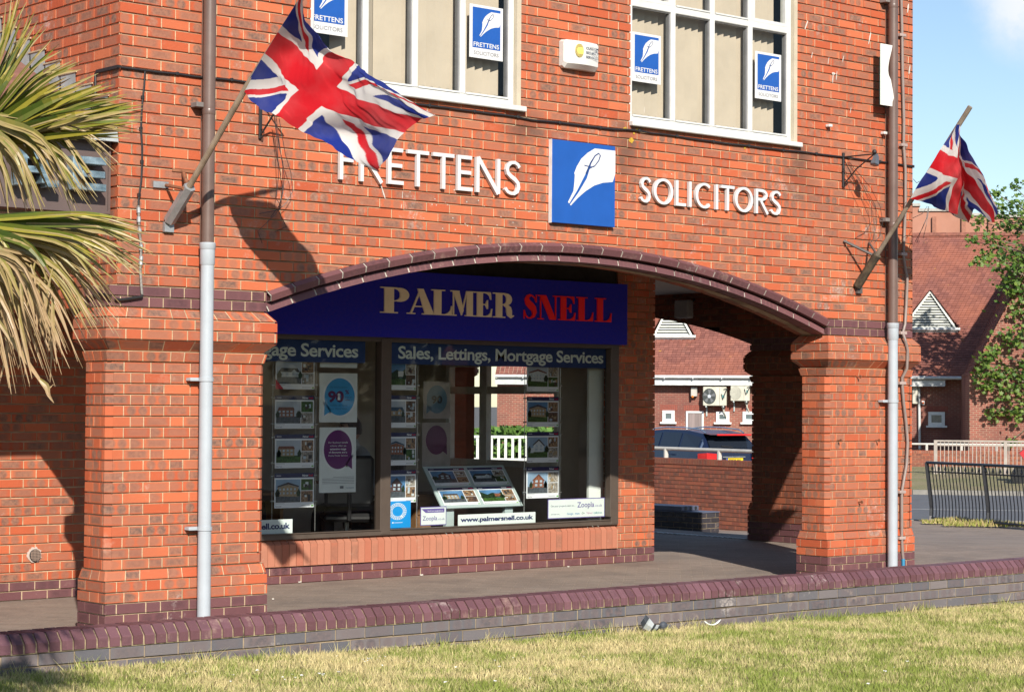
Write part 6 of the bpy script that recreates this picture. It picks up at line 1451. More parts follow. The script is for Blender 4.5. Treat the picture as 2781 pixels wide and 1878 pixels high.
    mb = MB(); mb.face([F(.035, .18, 1.03), F(.36, .29, 1.35), F(.36, W-.29, 1.35), F(.035, W-.18, 1.03)][::-1], GL); mb.face([F(.018, .18, 1.03), F(.018, W-.18, 1.03), F(.34, W-.29, 1.35), F(.34, .29, 1.35)], GL); mb.build('rear_window', root)
    mb = MB(); mb.bbox((-.045, .36, 1.355), (.0, W-.36, 1.395), LMP, .006, F); mb.build('high_brake_light', root)
    mb = MB(); mb.tube([F(.04, W*.5, 1.06), F(.05, W*.5-.35, 1.09)], .014, BLKP, 6); mb.build('wiper', root)
    mb = MB(); mb.box((-.03, .55, .80), (.0, W-.55, .83), CHRM, fr=F); mb.build('boot_trim', root)
    mb = MB(); YP = M('plate_yellow', (.80, .55, .02), .45, var=.02); mb.box((-.05, W*.5-.27, .66), (-.035, W*.5+.27, .785), YP, fr=F); mb.box((-.052, W*.5-.27, .66), (-.05, W*.5-.22, .785), M('plate_blue', (.01, .08, .4), .5), fr=F)
    mb.text('GJ58 W', lambda u, v, d=0.: F(-.053, W*.5-.20+u, .66+v), 0, .025, .08, BLKP, .40, 0, .03); mb.build('number_plate', root)
    mb = MB(); mb.bbox((-.14, .03, .36), (.05, W-.03, .62), PT, .03, F); mb.build('bumper', root)
car()
# ------------------------------------------------------------------ red roofed hall behind
HB = thing('brick_hall', tuple(bpos(0, 80, -.3)), 'red brick hall with steep tiled roof, louvred dormers and small white windows', 'building')
D0, DG, DR = 80., 79.55, 85.6
zg_ = atB(2480, 1024, DG).z; zr_ = atB(2500, 641, DR).z; t0_, te = blat(1350, 80), blat(2611, DG); tr2 = blat(2800, DR)
FB = lambda t, z, d=0.: bpos(t, D0+d, z)
def hallbrick():
    m_, n, b = newmat('hall_brick'); tc_ = n.nodes.new('ShaderNodeUVMap'); bt = n.nodes.new('ShaderNodeTexBrick'); bt.inputs['Scale'].default_value = 1; bt.inputs['Brick Width'].default_value = .225; bt.inputs['Row Height'].default_value = .075; bt.inputs['Mortar Size'].default_value = .009
    bt.inputs['Color1'].default_value = (.30, .085, .06, 1); bt.inputs['Color2'].default_value = (.20, .065, .05, 1); bt.inputs['Mortar'].default_value = (.34, .24, .17, 1); n.links.new(tc_.outputs[0], bt.inputs[0]); n.links.new(mixc(n, rng(n, noise(n, .5, 5), .45, .7), bt.outputs[0], (.15, .055, .045)), b.inputs['Base Color']); b.inputs['Roughness'].default_value = .9; return m_
HBR = hallbrick()
def uvq(mb, t0, z0, t1, z1_, d, mat, fr=None):
    fr = fr or FB; mb.face([fr(t0, z0, d), fr(t1, z0, d), fr(t1, z1_, d), fr(t0, z1_, d)], mat, (0, 0, 0), [(t0, z0), (t1, z0), (t1, z1_), (t0, z1_)])
mb = MB(); uvq(mb, t0_, -.7, te, zg_+.1, 0, HBR)
uvq(mb, 0, -.7, 6.0, zg_+.1, 0, HBR, lambda a, b, d=0.: bpos(te, 74+a, b))                # side of the wing
uvq(mb, te, -.7, te+9, zg_, -6, HBR); mb.face([bpos(te, 74, zg_), bpos(te+9, 74, zg_), bpos(tr2, 74, zr_+.2)], HBR, (0, 0, 0), [(te, zg_), (te+9, zg_), (tr2, zr_)])
mb.build('wall', HB)
TILE = None
def tilemat():
    m_, n, b = newmat('hall_tile'); a = n.nodes.new('ShaderNodeAttribute'); a.attribute_name = 'bc'; sp = n.nodes.new('ShaderNodeSeparateColor'); n.links.new(a.outputs[0], sp.inputs[0])
    c = mixc(n, sp.outputs[0], (.17, .062, .050), (.27, .105, .08)); c = mixc(n, rng(n, noise(n, .35, 5, .7), .45, .7), c, (.33, .115, .07)); c = mixc(n, rng(n, noise(n, 1.1, 6, .75), .60, .72, 0, .6), c, (.12, .06, .05)); c = mixc(n, mnode(n, 'MULTIPLY', rng(n, noise(n, 2.2, 4, .6), .69, .73), .8), c, (.55, .27, .05))
    n.links.new(c, b.inputs['Base Color']); b.inputs['Roughness'].default_value = .85; return m_
TILE = tilemat()
def tileroof(mb, P00, P10, P11, P01, nrow, tw, seed):
    r = random.Random(seed); n = (P10-P00).cross(P01-P00).normalized()
    if n.z < 0: n = -n
    for i in range(nrow):
        v0, v1 = i/nrow, (i+1)/nrow; a0, b0 = P00.lerp(P01, v0), P10.lerp(P11, v0); a1, b1 = P00.lerp(P01, v1), P10.lerp(P11, v1); L = (b0-a0).length; k = max(1, int(L/tw))
        for j in range(k):
            u0, u1 = j/k, (j+1)/k-.012/tw/k*.5; h = .022+r.uniform(-.004, .006); c = (r.random(), 0, 0)
            q0, q1, q2, q3 = a0.lerp(b0, u0)+n*h, a0.lerp(b0, u1)+n*h, a1.lerp(b1, u1)+n*.004, a1.lerp(b1, u0)+n*.004
            mb.face([q0, q1, q2, q3], TILE, c); mb.face([q0, q1, a0.lerp(b0, u1)-n*.01, a0.lerp(b0, u0)-n*.01], TILE, c)
mb = MB(); E0, E1, G1, G0 = bpos(t0_, DG-.05, zg_), bpos(te, DG-.05, zg_), bpos(tr2, DR, zr_), bpos(t0_, DR, zr_)
tileroof(mb, E0, E1, G1, G0, 62, .17, 81)
tileroof(mb, bpos(te, 73.8, zg_), bpos(te, DG, zg_), bpos(tr2, DR, zr_), bpos(tr2, 73.8, zr_), 60, .25, 82)
mb.face([bpos(t0_, DR, zr_), bpos(tr2, DR, zr_), bpos(tr2, DR+6, zg_), bpos(t0_, DR+6, zg_)], TILE, (.3, 0, 0)); mb.face([bpos(tr2, 73.8, zr_), bpos(tr2, DR, zr_), bpos(te+9, DR, zg_), bpos(te+9, 73.8, zg_)], TILE, (.3, 0, 0)); mb.build('tiled_roof', HB)
mb = MB(); k = 0; t = t0_
while t < tr2: mb.tube([bpos(t, DR, zr_+.03), bpos(t+.43, DR, zr_+.035)], .11, M('ridge_tile', (.27, .10, .07), .85, var=.2), 8); t += .45
mb.build('ridge', HB)
GUT = M('gutter_white', (.60, .62, .62), .5, var=.12)
mb = MB(); mb.tube([bpos(t0_, DG-.12, zg_-.02), bpos(te+.02, DG-.12, zg_-.02)], .065, GUT, 8); mb.box((0, 0, 0), (1, 1, 1), GUT, fr=lambda a, b, c_: bpos(t0_+(te-t0_-.6)*a, DG-.03+.1*b, zg_-.34+.24*c_))
for i in range(14): 
    t = t0_+1.1*i; mb.box((0, 0, 0), (1, 1, 1), GUT, fr=lambda a, b, c_, t=t: bpos(t+.04*a, DG-.20+.1*b, zg_-.10+.12*c_))
mb.build('gutter', HB)
def onroof(px, py):
    n = (E1-E0).cross(G0-E0); r_ = ray(px, py); t = (E0-CAMP).dot(n)/r_.dot(n); return CAMP+r_*t
LOUV = M('louvre_white', (.66, .68, .64), .5, var=.06); LDK = M('louvre_gap', (.05, .07, .07), .8)
def dormer(pxl, pxr, pyb, pxa, pya, label):
    b = onroof((pxl+pxr)/2, pyb); rel = Vector((b.x-CAMP.x, b.y-CAMP.y, 0)); d = rel.dot(BF)-.1; ap = atB(pxa, pya, d); L_, R2 = atB(pxl, pyb, d), atB(pxr, pyb, d); L_.z = R2.z = b.z+.02
    root = MB(); tl_, tr_, ta = (L_-CAMP).dot(BE), (R2-CAMP).dot(BE), (ap-CAMP).dot(BE); z0, z1_ = b.z, ap.z
    db = d+(z1_-z0)/((zr_-zg_)/(DR-DG))
    root.face([bpos(tl_, d, z0), bpos(tr_, d, z0), bpos(ta, d, z1_)], LDK)
    do = root.build('dormer', HB); do['label'] = label
    mb = MB(); n = 14
    for i in range(n):
        v = (i+.15)/n; v2 = v+.55/n; f0, f1 = (1-v), (1-v2)
        mb.face([bpos(ta+(tl_-ta)*f0*.97, d-.09, z0+(z1_-z0)*v), bpos(ta+(tr_-ta)*f0*.97, d-.09, z0+(z1_-z0)*v), bpos(ta+(tr_-ta)*f1*.97, d-.02, z0+(z1_-z0)*v2), bpos(ta+(tl_-ta)*f1*.97, d-.02, z0+(z1_-z0)*v2)], LOUV)
    mb.build('louvre', do)
    mb = MB()
    for tt in (tl_, tr_): mb.tube([bpos(tt, d-.1, z0), bpos(ta, d-.1, z1_)], .055, LOUV, 4)
    mb.tube([bpos(tl_-.15, d-.16, z0-.06), bpos(tr_+.18, d-.16, z0-.06)], .065, GUT, 8); mb.box((0, 0, 0), (1, 1, 1), GUT, fr=lambda a, b_, c_: bpos(tl_-.1+(tr_-tl_+.2)*a, d-.1+.06*b_, z0-.24+.12*c_)); mb.build('trim', do)
    mb = MB(); apx, bk = bpos(ta, d-.22, z1_+.06), bpos(ta, db, z1_+.06)
    tileroof(mb, bpos(tl_-.12, d-.22, z0+.0), bpos(tl_-.12, d+.1, z0+.0), bk, apx, 18, .17, 5); tileroof(mb, bpos(tr_+.12, d-.22, z0), bpos(tr_+.12, d+.1, z0), bk, apx, 18, .17, 6); mb.build('dormer_roof', do)
dormer(2452, 2594, 890, 2526, 792, 'louvred dormer right of the orange office corner')
dormer(1778, 1878, 910, 1826, 812, 'louvred dormer seen through the arcade')
dormer(2100, 2236, 900, 2168, 800, 'louvred dormer hidden behind the right pier')
PVC = M('hall_window_white', (.74, .76, .76), .4, var=.05); HG = M('hall_glass', (.14, .18, .19), .12, var=.2)
def hallwin(px0, px1, py0, py1, sill=True, curtain=False):
    a, b = atB(px0, py1, D0-.05), atB(px1, py0, D0-.05); u0, u1 = (a-CAMP).dot(BE), (b-CAMP).dot(BE); z0, z1_ = a.z, b.z
    mb = MB(); e = .07; fr = lambda a_, b_, c_: bpos(a_, D0-.06+b_, c_)
    for q in ((u0, z0, u1, z0+e), (u0, z1_-e, u1, z1_), (u0, z0+e, u0+e, z1_-e), (u1-e, z0+e, u1, z1_-e)): mb.box((q[0], 0, q[1]), (q[2], .08, q[3]), PVC, fr)
    if sill: mb.box((u0-.08, -.08, z0-.07), (u1+.08, .06, z0), PVC, fr)
    o = mb.build('window', HB); mb = MB(); mb.box((u0+e, .03, z0+e), (u1-e, .05, z1_-e), HG if not curtain else M('hall_curtain', (.30, .24, .23), .9, var=.3, vs=4, stretch=(1, 1, .05)), fr); mb.build('glazing', o)
    if sill and not curtain:
        mb = MB(); k = e*1.7; fr2 = fr
        for q in ((u0+e, z0+e, u1-e, z0+k), (u0+e, z1_-k, u1-e, z1_-e), (u0+e, z0+k, u0+k, z1_-k), (u1-k, z0+k, u1-e, z1_-k)): mb.box((q[0], -.01, q[1]), (q[2], .05, q[3]), PVC, fr2)
        mb.build('sash', o)
for q in ((1799, 1832, 1114, 1145), (1945, 1981, 1117, 1146), (2017, 2052, 1117, 1146), (2521, 2566, 1118, 1155)): hallwin(*q)
hallwin(1863, 1911, 1116, 1172, False, True)
AC = M('ac_cream', (.60, .58, .48), .5, var=.12, vs=3); ACD = M('ac_dark', (.04, .05, .05), .5)
def aircon(px0, px1, py0, py1, label, fan):
    a, b = atB(px0, py1, D0-.45), atB(px1, py0, D0-.45); u0, u1, z0, z1_ = (a-CAMP).dot(BE), (b-CAMP).dot(BE), a.z, b.z; fr = lambda a_, b_, c_: bpos(a_, D0-.45+b_, c_)
    root = thing('air_conditioner', tuple(bpos(u0, D0-.3, z0)), label, 'air conditioner', 'air conditioning units on the hall wall'); mb = MB(); mb.bbox((u0, 0, z0), (u1, .34, z1_), AC, .02, fr); mb.box((u0+(u1-u0)*.70, -.004, z0+.02), (u0+(u1-u0)*.71, .0, z1_-.02), ACD, fr); mb.build('casing', root)
    c = ((u0+(u1-u0)*.27), (z0+z1_)/2); R_h = (z1_-z0)*.42
    mb = MB(); mb.face([fr(c[0]+R_h*.85*math.cos(k*.3142), -.006, c[1]+R_h*math.sin(k*.3142)) for k in range(20)], ACD if fan else M('ac_grille', (.25, .27, .24), .5)); 
    if fan:
        for k in range(5): a_ = k*1.2566; mb.face([fr(c[0], -.012, c[1]), fr(c[0]+R_h*.75*math.cos(a_), -.012, c[1]+R_h*.85*math.sin(a_)), fr(c[0]+R_h*.75*math.cos(a_+.55), -.012, c[1]+R_h*.85*math.sin(a_+.55))], M('fan_grey', (.14, .15, .16), .5))
        mb.face([fr(c[0]+R_h*.22*math.cos(k*.6283), -.018, c[1]+R_h*.22*math.sin(k*.6283)) for k in range(10)], M('fan_hub', (.5, .55, .62), .5))
    else:
        for k in range(-5, 6):
            x = k*R_h*.16; hh = R_h*math.sqrt(max(0, 1-(x/(R_h*.85))**2)); mb.box((c[0]+x-.008, -.014, c[1]-hh), (c[0]+x+.008, -.010, c[1]+hh), AC, fr); 
            z = k*R_h*.18; ww = R_h*.85*math.sqrt(max(0, 1-(z/R_h)**2)); mb.box((c[0]-ww, -.018, c[1]+z-.008), (c[0]+ww, -.0145, c[1]+z+.008), AC, fr)
    mb.build('fan', root); mb = MB(); mb.box((u0+(u1-u0)*.82, -.008, z0+.3), (u0+(u1-u0)*.92, -.003, z0+.42), M('ac_label', (.1, .3, .3), .5), fr)
    mb.build('label_plate', root); mb = MB()
    for u in (u0+.12, u1-.12): mb.box((u-.025, -.02, z0-.06), (u+.025, .44, z0-.001), M('ac_bracket', (.45, .5, .5), .5), fr); mb.box((u-.025, .38, z0-.4), (u+.025, .44, z0-.06), MATS['ac_bracket'], fr)
    mb.build('bracket', root); mb = MB(); mb.tube([fr(u1-.1, -.01, z1_-.1), fr(u1+.02, -.03, z1_-.06), fr(u1-.14, -.03, z0+.25), fr(u1-.2, .0, z0+.45)], .022, ACD, 6); mb.tube([fr(u1-.2, .2, z0), fr(u1-.02, .38, z0-.45)], .02, AC, 6); mb.build('pipe', root)
aircon(1909, 1973, 1050, 1101, 'cream air conditioning unit with an exposed dark fan on the hall wall', True); aircon(1984, 2036, 1045, 1088, 'cleaner air conditioning unit with a round grille, right of the exposed fan unit', False)
def wbox(px0, px1, py0, py1, name, label, cat, mat, dep=.25, extra=None):
    a, b = atB(px0, py1, D0-dep), atB(px1, py0, D0-dep); u0, u1, z0, z1_ = (a-CAMP).dot(BE), (b-CAMP).dot(BE), a.z, b.z; fr = lambda a_, b_, c_: bpos(a_, D0-dep+b_, c_); root = thing(name, tuple(bpos(u0, D0-.1, z0)), label, cat); mb = MB(); mb.bbox((u0, 0, z0), (u1, dep-.01, z1_), mat, .015, fr); mb.build('housing', root); return root, fr, (u0, u1, z0, z1_)
r_, f_, q = wbox(1876, 1893, 1051, 1076, 'alarm_box', 'grey alarm box with an amber lamp on the hall wall, left of the fan unit', 'alarm box', M('box_grey', (.50, .48, .44), .5)); mb = MB(); mb.ball(f_(q[0]+.07, -.02, q[2]-.01), .05, M('amber_lamp', (.75, .22, .03), .3), 8, 6); mb.build('lamp', r_)
r_, f_, q = wbox(2478, 2492, 1036, 1096, 'meter_box', 'tall cream box on the hall wall just right of the office corner', 'box', M('box_cream', (.55, .53, .45), .5))
r_, f_, q = wbox(2503, 2511, 1088, 1099, 'isolator_switch', 'tiny white isolator with a red and yellow dial on the hall wall', 'switch', PVC, .1); mb = MB(); mb.face([f_((q[0]+q[1])/2+.045*math.cos(k), -.01, (q[2]+q[3])/2+.045*math.sin(k)) for k in [i*.7 for i in range(9)]], M('dial_red', (.8, .15, .02), .4)); mb.build('dial', r_)
root = thing('rain_pipe', tuple(atB(2494, 1200, D0-.15)), 'pale rainwater pipe down the hall wall below the gutter end', 'downpipe'); mb = MB(); a = atB(2489, 1030, D0-.3); b = atB(2496, 1055, D0-.12); c = atB(2498, 1220, D0-.12); mb.tube([a, b, c], .05, GUT, 8); mb.build('pipe', root)
for q in ((1799, 1832, 1114), (1945, 1981, 1117), (2017, 2052, 1117), (2521, 2566, 1118), (1863, 1911, 1116)):
    u0, u1, z = blat(q[0]-6, D0), blat(q[1]+6, D0), atB(q[0], q[2], D0).z+.01; u = u0
    mb = MB()
    while u < u1: mb.box((u, 0, z), (u+.062, .02, z+.22), M('lintel_brick', (.28, .08, .055), .85), fr=lambda a_, b_, c_: bpos(a_, D0-.012+b_, c_)); u += .075
    mb.build('lintel', HB)
# far parapet building
FBK = thing('far_building', tuple(bpos(blat(2480, 125), 125, 0)), 'pale pink brick building with a stepped parapet far behind the tiled roof', 'building'); mb = MB()
PKB = M('far_brick', (.40, .19, .13), .9, var=.08, vs=.6); steps = [(2380, 560), (2476, 560), (2497, 574), (2560, 574), (2640, 586), (2725, 590), (2900, 600)]
for (x0, y0), (x1, y1) in zip(steps, steps[1:]):
    a, b = blat(x0, 125), blat(x1, 125); z = atB(x0, y0, 125).z; mb.box((a, 0, -1), (b, 8, z), PKB, fr=lambda a_, b_, c_: bpos(a_, 125+b_, c_)); mb.box((a-.05, -.12, z), (b+.05, .5, z+.16), M('parapet_cap', (.42, .40, .36), .8), fr=lambda a_, b_, c_: bpos(a_, 125+b_, c_))
for x in (2537, 2617, 2690): a = blat(x, 124.8); mb.box((a-.12, 0, -1), (a+.12, .2, atB(x, 588, 124.8).z), M('far_pier', (.34, .15, .10), .9), fr=lambda a_, b_, c_: bpos(a_, 124.8+b_, c_))
mb.build('wall', FBK)
# second wall with railings beyond the road
a, b = atB(2380, 1222, 68), atB(2840, 1222, 68); a.z = b.z = atB(2500, 1222, 68).z
frB, LB = runwall('boundary_wall', a, b, 1.0, a.z, 'brick wall with a handrail beyond the road, behind the grey railings', MB_FR, 75)
handrail(frB, LB, a.z, 'white tubular handrail on the wall beyond the road', .2, 1.1)
def railing(px0, px1, d, ytop, h, n, label, mat, name='railing', post=(0,)):
    u0, u1 = blat(px0, d), blat(px1, d); z1_ = atB(px0, ytop, d).z; z0 = z1_-h; fr = lambda a, b, c_: bpos(a, d+b, c_); root = thing(name, tuple(bpos(u0, d, z0)), label, 'railing'); mb = MB(); mb.box((u0, -.03, z1_-.05), (u1, .03, z1_), mat, fr); mb.box((u0, -.02, z1_-.17), (u1, .02, z1_-.13), mat, fr); mb.box((u0, -.02, z0+.08), (u1, .02, z0+.12), mat, fr); mb.build('rail', root)
    mb = MB()
    for i in range(n): x = u0+(u1-u0)*(i+.5)/n; mb.box((x-.012, -.012, z0+.1), (x+.012, .012, z1_-.05), mat, fr)
    mb.build('bars', root)
    for px in post: mb = MB(); x = blat(px, d); mb.box((x-.05, -.04, z0-.1), (x+.05, .04, z1_), mat, fr); mb.build('post', root)
railing(2538, 2900, 62.5, 1194, 1.15, 33, 'taupe pedestrian railing on the grass bank beyond the road', M('taupe_paint', (.38, .33, .29), .6), post=(2541, 2731))
# black pedestrian barrier, bent outwards at the foot
BKP = M('barrier_black', (.012, .013, .018), .35, var=.05)
def barrier():
    base0, base1 = atW(2537, 1414, 40.3), atW(2692, 1427, 38.6); g = -.60
    base0 = CAMP+(base0-CAMP)*((g-CAMP.z)/(base0.z-CAMP.z)); base1 = CAMP+(base1-CAMP)*((g-CAMP.z)/(base1.z-CAMP.z))
    U = base1-base0; U.z = 0; L = U.length; U.normalize(); N = Vector((U.y, -U.x, 0)); N = N if N.dot(CAMP-base0) > 0 else -N
    root = thing('barrier', tuple(base0), 'black spiked pedestrian barrier at the edge of the near pavement', 'barrier')
    top0 = atW(2516, 1255, (base0-CAMP).dot(CF)); H = top0.z-g; lean = (top0-base0); lean.z = 0
    P = lambda u, v, d=0.: base0+U*u+lean*min(1, v/H*1.0)+UP*v+N*(d+.10*math.exp(-v/.18))
    for j in range(3):
        mb = MB(); x = j*L; mb.tube([P(x, 0), P(x, .1), P(x, .25), P(x, H)], .045, BKP, 4); mb.build('post', root)
    mb = MB(); mb.tube([P(0, H), P(2.6*L, H)], .028, BKP, 6); mb.tube([P(0, H-.17), P(2.6*L, H-.17)], .014, BKP, 5); mb.tube([P(0, .07), P(2.6*L, .07)], .018, BKP, 5); mb.build('rail', root)
    mb = MB(); n = 17
    for k in range(int(n*2.5)):
        u = (k+.5)*L/n; mb.tube([P(u, .07), P(u, .14), P(u, .25), P(u, .4), P(u, H-.12 if k % 2 else H-.02)], .011, BKP, 5)
        if k % 2: mb.lathe([(.008, 0), (.026, .03), (.008, .10), (.001, .13)], P(u, H-.15), BKP, 6)
    mb.build('bars', root)
barrier()
for (px, py, s, lb) in ((2600, 1420, 1.3, 'dry yellow grass tuft growing at the foot of the black barrier'), (2680, 1427, 1.6, 'larger dry grass tuft at the second post of the black barrier')):
    p = CAMP+ray(px, py)*((-.6-CAMP.z)/ray(px, py).z); rr = random.Random(px); mb = MB(); TG = M('tuft_green', (.30, .32, .06), .9, var=.2); TD = M('tuft_dry', (.42, .33, .15), .9, var=.2)
    for i in range(700):
        a = rr.uniform(-1, 1)*s*.5; b = rr.gauss(0, .12); q = p+BE*a+BF*b; h = rr.uniform(.05, .16)*(1-abs(a/s)); w_ = .012; l = Vector((rr.uniform(-.08, .08), rr.uniform(-.08, .08), h)); mb.face([q-BE*w_, q+BE*w_, q+l], TG if rr.random() < .5 else TD)
    tag(mb.build('grass_tuft', org=p), lb, 'grass')
# red motorcycle at the right edge
def motorcycle():
    c = atB(2792, 1290, 59); g = gh(c)-.0; root = thing('motorcycle', (c.x, c.y, g), 'red motorcycle at the right edge in front of the taupe railing', 'motorcycle'); F = lambda a, b, c_: Vector((c.x, c.y, g))+BE*a+BF*b+UP*c_
    RP = M('bike_red', (.50, .02, .03), .25, spec=.8)
    for x in (-.15, 1.25):
        mb = MB(); mb.lathe([(.2, -.05), (.30, -.04), (.31, 0), (.30, .04), (.2, .05)], F(x, 0, .31), TYRE, 16, BF); mb.build('wheel', root)
    mb = MB()
    prof_ = [(-.25, .95), (-.05, 1.12), (.15, 1.05), (.5, 1.02), (.7, .85), (1.2, .92), (1.45, 1.05), (1.35, .85), (.9, .62), (.5, .40), (.15, .45), (.0, .62)]
    mb.prism(prof_, lambda u, v, d=0.: F(u, -.16+d, v), 0, .32, RP); mb.build('fairing', root)
    mb = MB(); mb.tube([F(-.15, 0, .31), F(.05, 0, .95)], .035, BLKP); mb.tube([F(.1, -.35, 1.05), F(.1, .35, 1.05)], .02, BLKP); mb.tube([F(1.25, 0, .31), F(.6, 0, .45)], .04, BLKP); mb.build('fork', root)
    mb = MB(); mb.face([F(-.12, -.1, 1.10), F(.08, -.1, 1.30), F(.08, .1, 1.30), F(-.12, .1, 1.10)], GLASS); mb.build('screen', root)
TYRE = M('tyre', (.02, .02, .02), .85)
motorcycle()
# ------------------------------------------------------------------ foliage
def leafmat(name, c1, c2, tr=.35):
    m_, n, b = newmat(name); a = n.nodes.new('ShaderNodeAttribute'); a.attribute_name = 'bc'; sp = n.nodes.new('ShaderNodeSeparateColor'); n.links.new(a.outputs[0], sp.inputs[0]); c = mixc(n, sp.outputs[0], c1, c2); n.links.new(c, b.inputs['Base Color']); b.inputs['Roughness'].default_value = .5
    o = n.nodes['Material Output']; t = n.nodes.new('ShaderNodeBsdfTranslucent'); n.links.new(c, t.inputs[0]); x = n.nodes.new('ShaderNodeMixShader'); x.inputs[0].default_value = tr; n.links.new(b.outputs[0], x.inputs[1]); n.links.new(t.outputs[0], x.inputs[2]); n.links.new(x.outputs[0], o.inputs[0]); return m_
LEAF = leafmat('plane_leaf', (.05, .13, .02), (.19, .27, .045)); BARK = M('bark', (.22, .18, .13), .9, var=.25, bmp=.01, bs=12)
STAR = [(0, -.1), (.16, .12), (.5, .18), (.34, .42), (.42, .70), (.16, .66), (0, 1.0), (-.16, .66), (-.42, .70), (-.34, .42), (-.5, .18), (-.16, .12)]
def leaf(mb, p, s, r, mat, shape=STAR, up=.35):
    n = Vector((r.uniform(-1, 1)-.35, r.uniform(-1, 1)-.5, r.uniform(-.2, 1)+up)).normalized(); a = n.orthogonal().normalized(); th = r.uniform(0, 6.28); b = n.cross(a); u = a*math.cos(th)+b*math.sin(th); v = n.cross(u); c = (r.random(), 0, 0)
    mb.face([p+u*(x*s)+v*(y*s)+n*(abs(x)*.25*s) for x, y in shape], mat, c)
TD_ = 74.
tb = bpos(blat(2870, TD_), TD_, -.5)
TR = thing('plane_tree', tuple(tb), 'leafy plane tree overhanging from the right edge in front of the tiled roof', 'tree'); mb = MB()
mb.tube([tb, tb+UP*3, tb+UP*6+BE*.3, tb+UP*9], [.28, .22, .16, .06], BARK, 10); mb.build('trunk', TR, True)
r = random.Random(12); cl = []
for (px, py, R) in ((2705, 525, .25), (2722, 560, .35), (2700, 590, .28), (2660, 600, .28), (2740, 610, .42), (2765, 560, .4), (2760, 505, .25), (2690, 650, .32), (2640, 655, .22), (2720, 670, .45), (2680, 700, .4), (2650, 718, .22), (2740, 720, .5), (2735, 770, .45), (2775, 700, .6), (2760, 790, .5), (2755, 850, .45), (2775, 900, .55), (2745, 920, .45), (2710, 930, .35), (2690, 960, .4), (2665, 985, .3), (2730, 980, .5), (2700, 1015, .42), (2655, 1022, .24), (2680, 1050, .32), (2740, 1060, .5), (2765, 1010, .5), (2720, 1095, .38), (2700, 1120, .25), (2760, 1120, .45), (2740, 1150, .32), (2775, 1170, .35), (2800, 600, .9), (2830, 750, 1.2), (2840, 900, 1.3), (2820, 1040, 1.1), (2870, 620, 1.2), (2800, 820, .7), (2790, 1120, .6), (2742, 1200, .2), (2722, 1208, .15)): cl.append((bpos(blat(px, TD_), TD_, 0), px, py, R))
mb = MB(); fo = MB()
for _, px, py, R in cl:
    c = atB(px, py, TD_); c = c+BF*r.uniform(-.8, .8); lim = min(1, R/.5)
    hub = tb+UP*max(2., min(8, c.z-.4)); mb.tube([hub, hub.lerp(c, .5)+UP*.15, c], [.06*lim+.02, .03*lim+.012, .008], BARK, 5)
    for i in range(int(150*R**1.6*1.6)+14):
        q = c+Vector((r.gauss(0, R*.55), r.gauss(0, R*.55), r.gauss(0, R*.42))); leaf(fo, q, r.uniform(.11, .20), r, LEAF)
    for k in range(3):
        e = c+Vector((r.uniform(-1, 1), r.uniform(-1, 1), r.uniform(-.5, .6)))*R; mb.tube([c, e], [.010, .004], BARK, 4)
mb.build('branches', TR); fo.build('crown', TR)
# trees across the way behind the camera: what the shop glass reflects
r = random.Random(77); LF2 = leafmat('far_leaf', (.025, .06, .015), (.07, .12, .03), .2); Q4 = [(-.5, 0), (0, -.35), (.5, 0), (0, .45)]
mb = MB()
for k in range(15):
    x = -4+k*5.2+r.uniform(-1, 1); y = -46+r.uniform(-4, 4)-k*.3; H = r.uniform(7, 11); mb.tube([(x, y, -.5), (x, y, H*.5)], .3, BARK, 6)
    for i in range(800):
        q = Vector((x+r.gauss(0, 1.9), y+r.gauss(0, 1.5), H*.58+r.gauss(0, H*.20))); leaf(mb, q, r.uniform(.5, 1.1), r, LF2, Q4)
tag(mb.build('tree_belt', org=(30, -46, 0)), 'belt of dark trees across the green, mirrored in the shop glass', 'trees', kind='stuff')
# ================================================================== palm at the left
def palmmat():
    m_, n, b = newmat('palm_blade'); a = n.nodes.new('ShaderNodeAttribute'); a.attribute_name = 'bc'; ns = noise(n, 20, 5, .7)
    c = mixc(n, rng(n, ns, .5, .75, 0, .35), a.outputs[0], (.20, .12, .05)); n.links.new(c, b.inputs['Base Color']); b.inputs['Roughness'].default_value = .42; b.inputs['Specular IOR Level'].default_value = .45
    o = n.nodes['Material Output']; t = n.nodes.new('ShaderNodeBsdfTranslucent'); n.links.new(c, t.inputs[0]); x = n.nodes.new('ShaderNodeMixShader'); x.inputs[0].default_value = .25; n.links.new(b.outputs[0], x.inputs[1]); n.links.new(t.outputs[0], x.inputs[2]); n.links.new(x.outputs[0], o.inputs[0]); return m_
PALMM = palmmat()
GRA, GRB, YEL_, TAN, BRW = (.035, .075, .012), (.15, .19, .025), (.42, .33, .04), (.46, .32, .18), (.16, .08, .05)
def lerp3(a, b, t): return tuple(x+(y-x)*t for x, y in zip(a, b))
